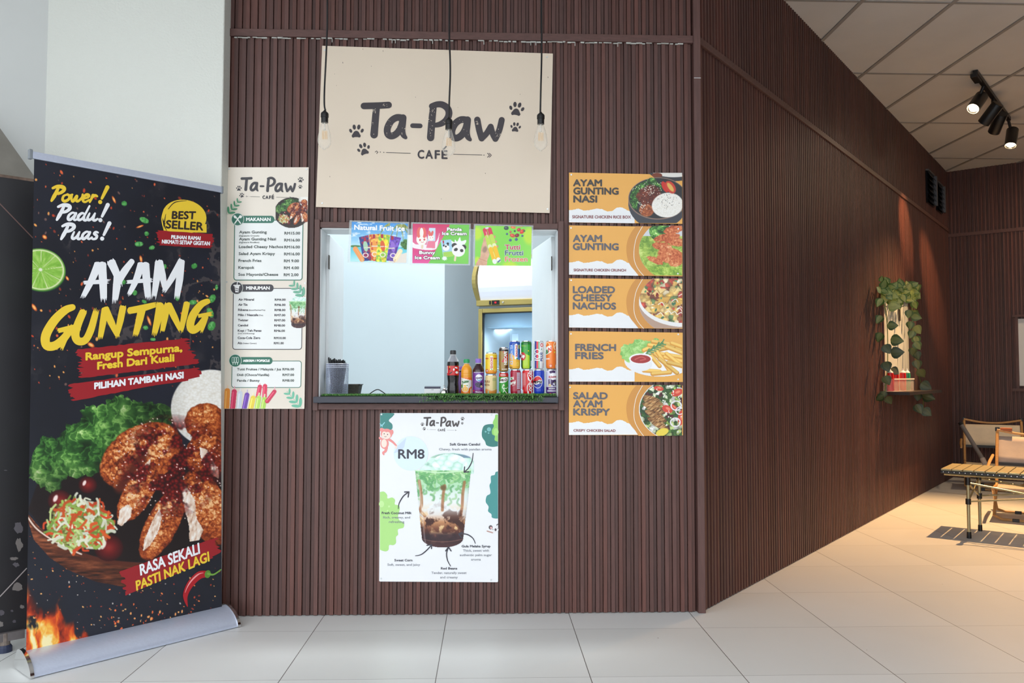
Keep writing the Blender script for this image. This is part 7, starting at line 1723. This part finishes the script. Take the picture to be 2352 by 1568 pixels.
L1 = [(*zl_(x, y), a, l) for x, y, a, l in ((275, 380, 5, .15), (268, 590, 0, .13), (300, 735, 10, .16), (302, 880, -5, .16), (305, 1040, 40, .12), (210, 300, 120, .12), (205, 480, 120, .12), (200, 660, 110, .13), (235, 790, 60, .13), (240, 970, 70, .14), (235, 1120, 60, .13), (280, 1190, 110, .13), (230, 1330, 150, .11), (260, 1340, 60, .11), (230, 1280, 100, .1))]
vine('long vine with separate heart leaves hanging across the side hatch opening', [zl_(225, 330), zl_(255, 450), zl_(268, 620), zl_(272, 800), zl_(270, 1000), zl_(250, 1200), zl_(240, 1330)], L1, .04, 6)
L2 = [(*zl_(x, y), a, l) for x, y, a, l in ((540, 330, 70, .12), (520, 480, 20, .14), (550, 420, 80, .12), (560, 590, 60, .14), (560, 700, 70, .13), (560, 760, 60, .13), (565, 860, 70, .13), (575, 950, 80, .14), (600, 1050, 60, .14), (620, 1200, 30, .16), (640, 1330, 15, .17), (570, 1420, 60, .15), (640, 1470, 40, .15), (600, 1300, 100, .12), (650, 1240, 50, .13), (505, 420, 100, .12), (510, 540, 90, .12), (540, 640, 110, .12), (545, 820, 100, .12))]
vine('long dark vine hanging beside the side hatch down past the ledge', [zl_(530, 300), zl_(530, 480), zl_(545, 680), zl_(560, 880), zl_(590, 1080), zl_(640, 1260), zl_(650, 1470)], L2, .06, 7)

# ================================================================== CAMP TABLE AND CHAIRS
M_TAB = mat('olive_beige_slats', (168, 156, 118), rough=.4, metal=.1, var=.06, stretch=(3, 30, 30))
M_LEGT = mat('champagne_tube', (168, 158, 124), rough=.35, metal=.6, var=.05)
TZ_ = .475
tp = F(2160, 1075.5, TZ_); tb = thing('camp_table', 'low roll-top slatted camp table on thin metal legs', 'table', Vector((tp.x, tp.y, 0)) + V2 * .6 + U2 * .23)
TW, TL = .47, 1.25
n_s = 17; sw = TL / n_s
for k in range(n_s):
    MB().box(tp + V2 * (sw * (k + .5)) + U2 * (TW / 2) - EZ * .007, (sw - .006, TW, .014), (V2, U2, EZ)).build('slat', M_TAB, tb, bevel=.003)
for d_ in (.006, TW - .006):
    rl = MB().box(tp + V2 * (TL / 2) + U2 * d_ - EZ * .024, (TL, .022, .022), (V2, U2, EZ)).build('side_rail', M_BLACK, tb, bevel=.003)
    mb = MB()
    for k in range(n_s):
        for e in (-.018, .018): mb.lathe([(.0045, .0), (.003, .002), (.0001, .0022)], tp + V2 * (sw * (k + .5) + e) + U2 * (d_ - .011 if d_ < .1 else d_ + .011) - EZ * .024, 8, -U2 if d_ < .1 else U2)
    mb.build('rail_studs', M_CHROME, rl, smooth=True)
    MB().tube([tp + V2 * .02 + U2 * (d_ + .02 if d_ < .1 else d_ - .02) - EZ * .042, tp + V2 * (TL - .02) + U2 * (d_ + .02 if d_ < .1 else d_ - .02) - EZ * .042], .009, 8).build('support_bar', M_LEGT, tb)
f0, f1 = F(2226, 1236), F(2251.5, 1219)
LP = [f0, f1, f0 + V2 * .95, f1 + V2 * .95]
for p in LP:
    lg = MB().tube([p + EZ * .03, p + EZ * (TZ_ - .045)], .0115, 12).build('leg', M_LEGT, tb, smooth=True)
    MB().lathe([(.0001, 0), (.015, 0), (.0155, .004), (.0145, .045), (.0115, .046)], p + EZ * .001, 14).build('rubber_foot', M_BLACK, lg, smooth=True)
    MB().lathe([(.0115, -.02), (.018, -.02), (.018, .02), (.0115, .02)], p + EZ * .265, 14).build('collar', M_BLACK, lg, smooth=True)
    MB().lathe([(.0115, -.035), (.0175, -.035), (.0175, .02), (.0001, .02)], p + EZ * (TZ_ - .055), 14).build('top_bracket', M_BLACK, lg, smooth=True)
for a, b in ((LP[0], LP[2]), (LP[1], LP[3]), (LP[0], LP[1]), (LP[2], LP[3])):
    br = MB().tube([a + EZ * .40, b + EZ * .265], .0062, 8).tube([a + EZ * .265, b + EZ * .40], .0062, 8).build('brace', M_LEGT, tb)
M_CANV = mat('cream_canvas', (238, 222, 194), rough=.9, var=.06, vscale=14, bump=.15, bscale=20)
M_CANV2 = mat('greige_canvas', (188, 174, 164), rough=.9, var=.06, vscale=14, bump=.15, bscale=20)
M_OAK = mat('honey_wood', (196, 150, 96), rough=.4, var=.2, vscale=10, stretch=(2, 20, 20))
def camp_chair(label, loc, face, cm, w=.46, strap=False):
    """x across, -y the way it faces"""
    t = thing('camp_chair', label, 'chair', loc); t.rotation_euler = (0, 0, face)
    B = lambda mb, n, m, p=t, **k: mb.build(n, m, p, local=True, **k)
    h = w / 2
    for s_ in (-1, 1):
        post = [(s_ * h, .30, .30), (s_ * h, .42, .56), (s_ * h * .99, .52, .80)]
        B(MB().tube(post, .013, 10), 'back_post', M_OAK, smooth=True)
        B(MB().tube([(s_ * (h + .03), -.22, .50), (s_ * (h + .035), .1, .52), (s_ * (h + .03), .42, .55)], [.010, .0135, .012], 10), 'armrest', M_OAK, smooth=True)
        B(MB().tube([(s_ * h, -.2, .30), (s_ * h, .32, .27)], .012, 10), 'seat_rail', M_OAK, smooth=True)
    bow = [(x * h, .52 + .012 * math.cos(x * 3), .80 - .045 * math.cos(x * math.pi / 2) ** 1) for x in np.linspace(-1, 1, 13)]
    rail = B(MB().tube(bow, .0125, 10), 'top_rail', M_OAK, smooth=True)
    for s_ in (-1, 1): B(MB().box((s_ * h * .99, .52, .805), (.034, .034, .04)), 'corner_cap', M_BLACK, rail, bevel=.004)
    if strap: B(MB().box((-h * .75, .52, .805), (.09, .04, .03)), 'leather_strap', mat('tan_leather', (176, 96, 50), rough=.6, var=.1), rail, bevel=.004)
    def cloth(name, rows):
        mb = MB(); nx = 12; V = []
        for (y, z, sag) in rows:
            for i in range(nx + 1):
                q_ = i / nx * 2 - 1; V.append((q_ * h * 1.02, y + sag * .4 * (1 - q_ * q_), z - sag * (1 - q_ * q_)))
        m_ = nx + 1; mb.add(V, [(j * m_ + i, j * m_ + i + 1, (j + 1) * m_ + i + 1, (j + 1) * m_ + i) for j in range(len(rows) - 1) for i in range(nx)])
        o = B(mb, name, cm, smooth=True); md = o.modifiers.new('cloth', 'SOLIDIFY'); md.thickness = .004; return o
    cloth('back_canvas', [(.505, .735, .0), (.485, .69, .01), (.46, .63, .015), (.42, .55, .012), (.395, .48, .0)])
    cloth('seat_canvas', [(-.2, .31, .0), (-.1, .30, .03), (.05, .285, .045), (.2, .275, .04), (.32, .28, .01)])
    for y0, y1 in ((-.18, .30), (.30, -.16)):
        P = [(-h, y0, .29), (-h, (y0 + y1) / 2, .15), (-h, y1 - .04 * (1 if y1 > 0 else -1), .04)] + [(-h + .06, y1, .014), (h - .06, y1, .014)] + [(h, y1 - .04 * (1 if y1 > 0 else -1), .04), (h, (y0 + y1) / 2, .15), (h, y0, .29)]
        lg = B(MB().tube(P, .0115, 10), 'leg_frame', M_OAK, smooth=True)
        for s_ in (-1, 1): B(MB().box((s_ * h * .45, y1, .014), (.05, .027, .027)), 'foot_grip', M_BLACK, lg, bevel=.003)
    B(MB().box((0, .39, .47), (w, .012, .03)), 'lumbar_strap', M_BLACK)
    return t
def place(px, py, depth, rot, back=.52):
    """ground point so that the middle of the top rail stands at that pixel and depth"""
    ax_ = RM @ Vector((0, 0, -1)); pc = hit(px, py, CAM + ax_ * depth, ax_)
    return Vector((pc.x, pc.y, 0)) - Vector((-math.sin(rot) * back, math.cos(rot) * back, 0))
ra = R(-31)
far_chair = ch = camp_chair('cream canvas folding camp chair against the dark slat wall behind the table', place(2279, 963, 8.9, ra), ra, M_CANV, .545); ch.scale = (1, 1, .875)
rb = R(-36)
ch = camp_chair('greige canvas folding camp chair drawn up behind the slatted table', place(2376, 992, 7.05, rb), rb, M_CANV2, .56, True); ch.scale = (1, 1, .875)

bpy.context.view_layer.update()
ax_ = RM @ Vector((0, 0, -1))
pa, pb, pc = (hit(x, y, CAM + ax_ * d_, ax_) for x, y, d_ in ((2209, 976, 8.25), (2256, 1052, 8.05), (2263, 1066, 8.02)))
for name, p, q, rad, m in (('folding_strut', pa, pb, .02, mat('grey_strut_sleeve', (120, 118, 120), rough=.5, metal=.3, var=.06)), ('strut_end', pb, pc, .024, mat('pale_strut_grip', (176, 170, 170), rough=.6, var=.05)), ('strut_tip', pa, pa + (pa - pb).normalized() * .03, .022, M_BLACK)):
    o = MB().tube([p, q], rad, 12).build(name, m, smooth=True)
    o.parent = far_chair; o.matrix_parent_inverse = far_chair.matrix_world.inverted()
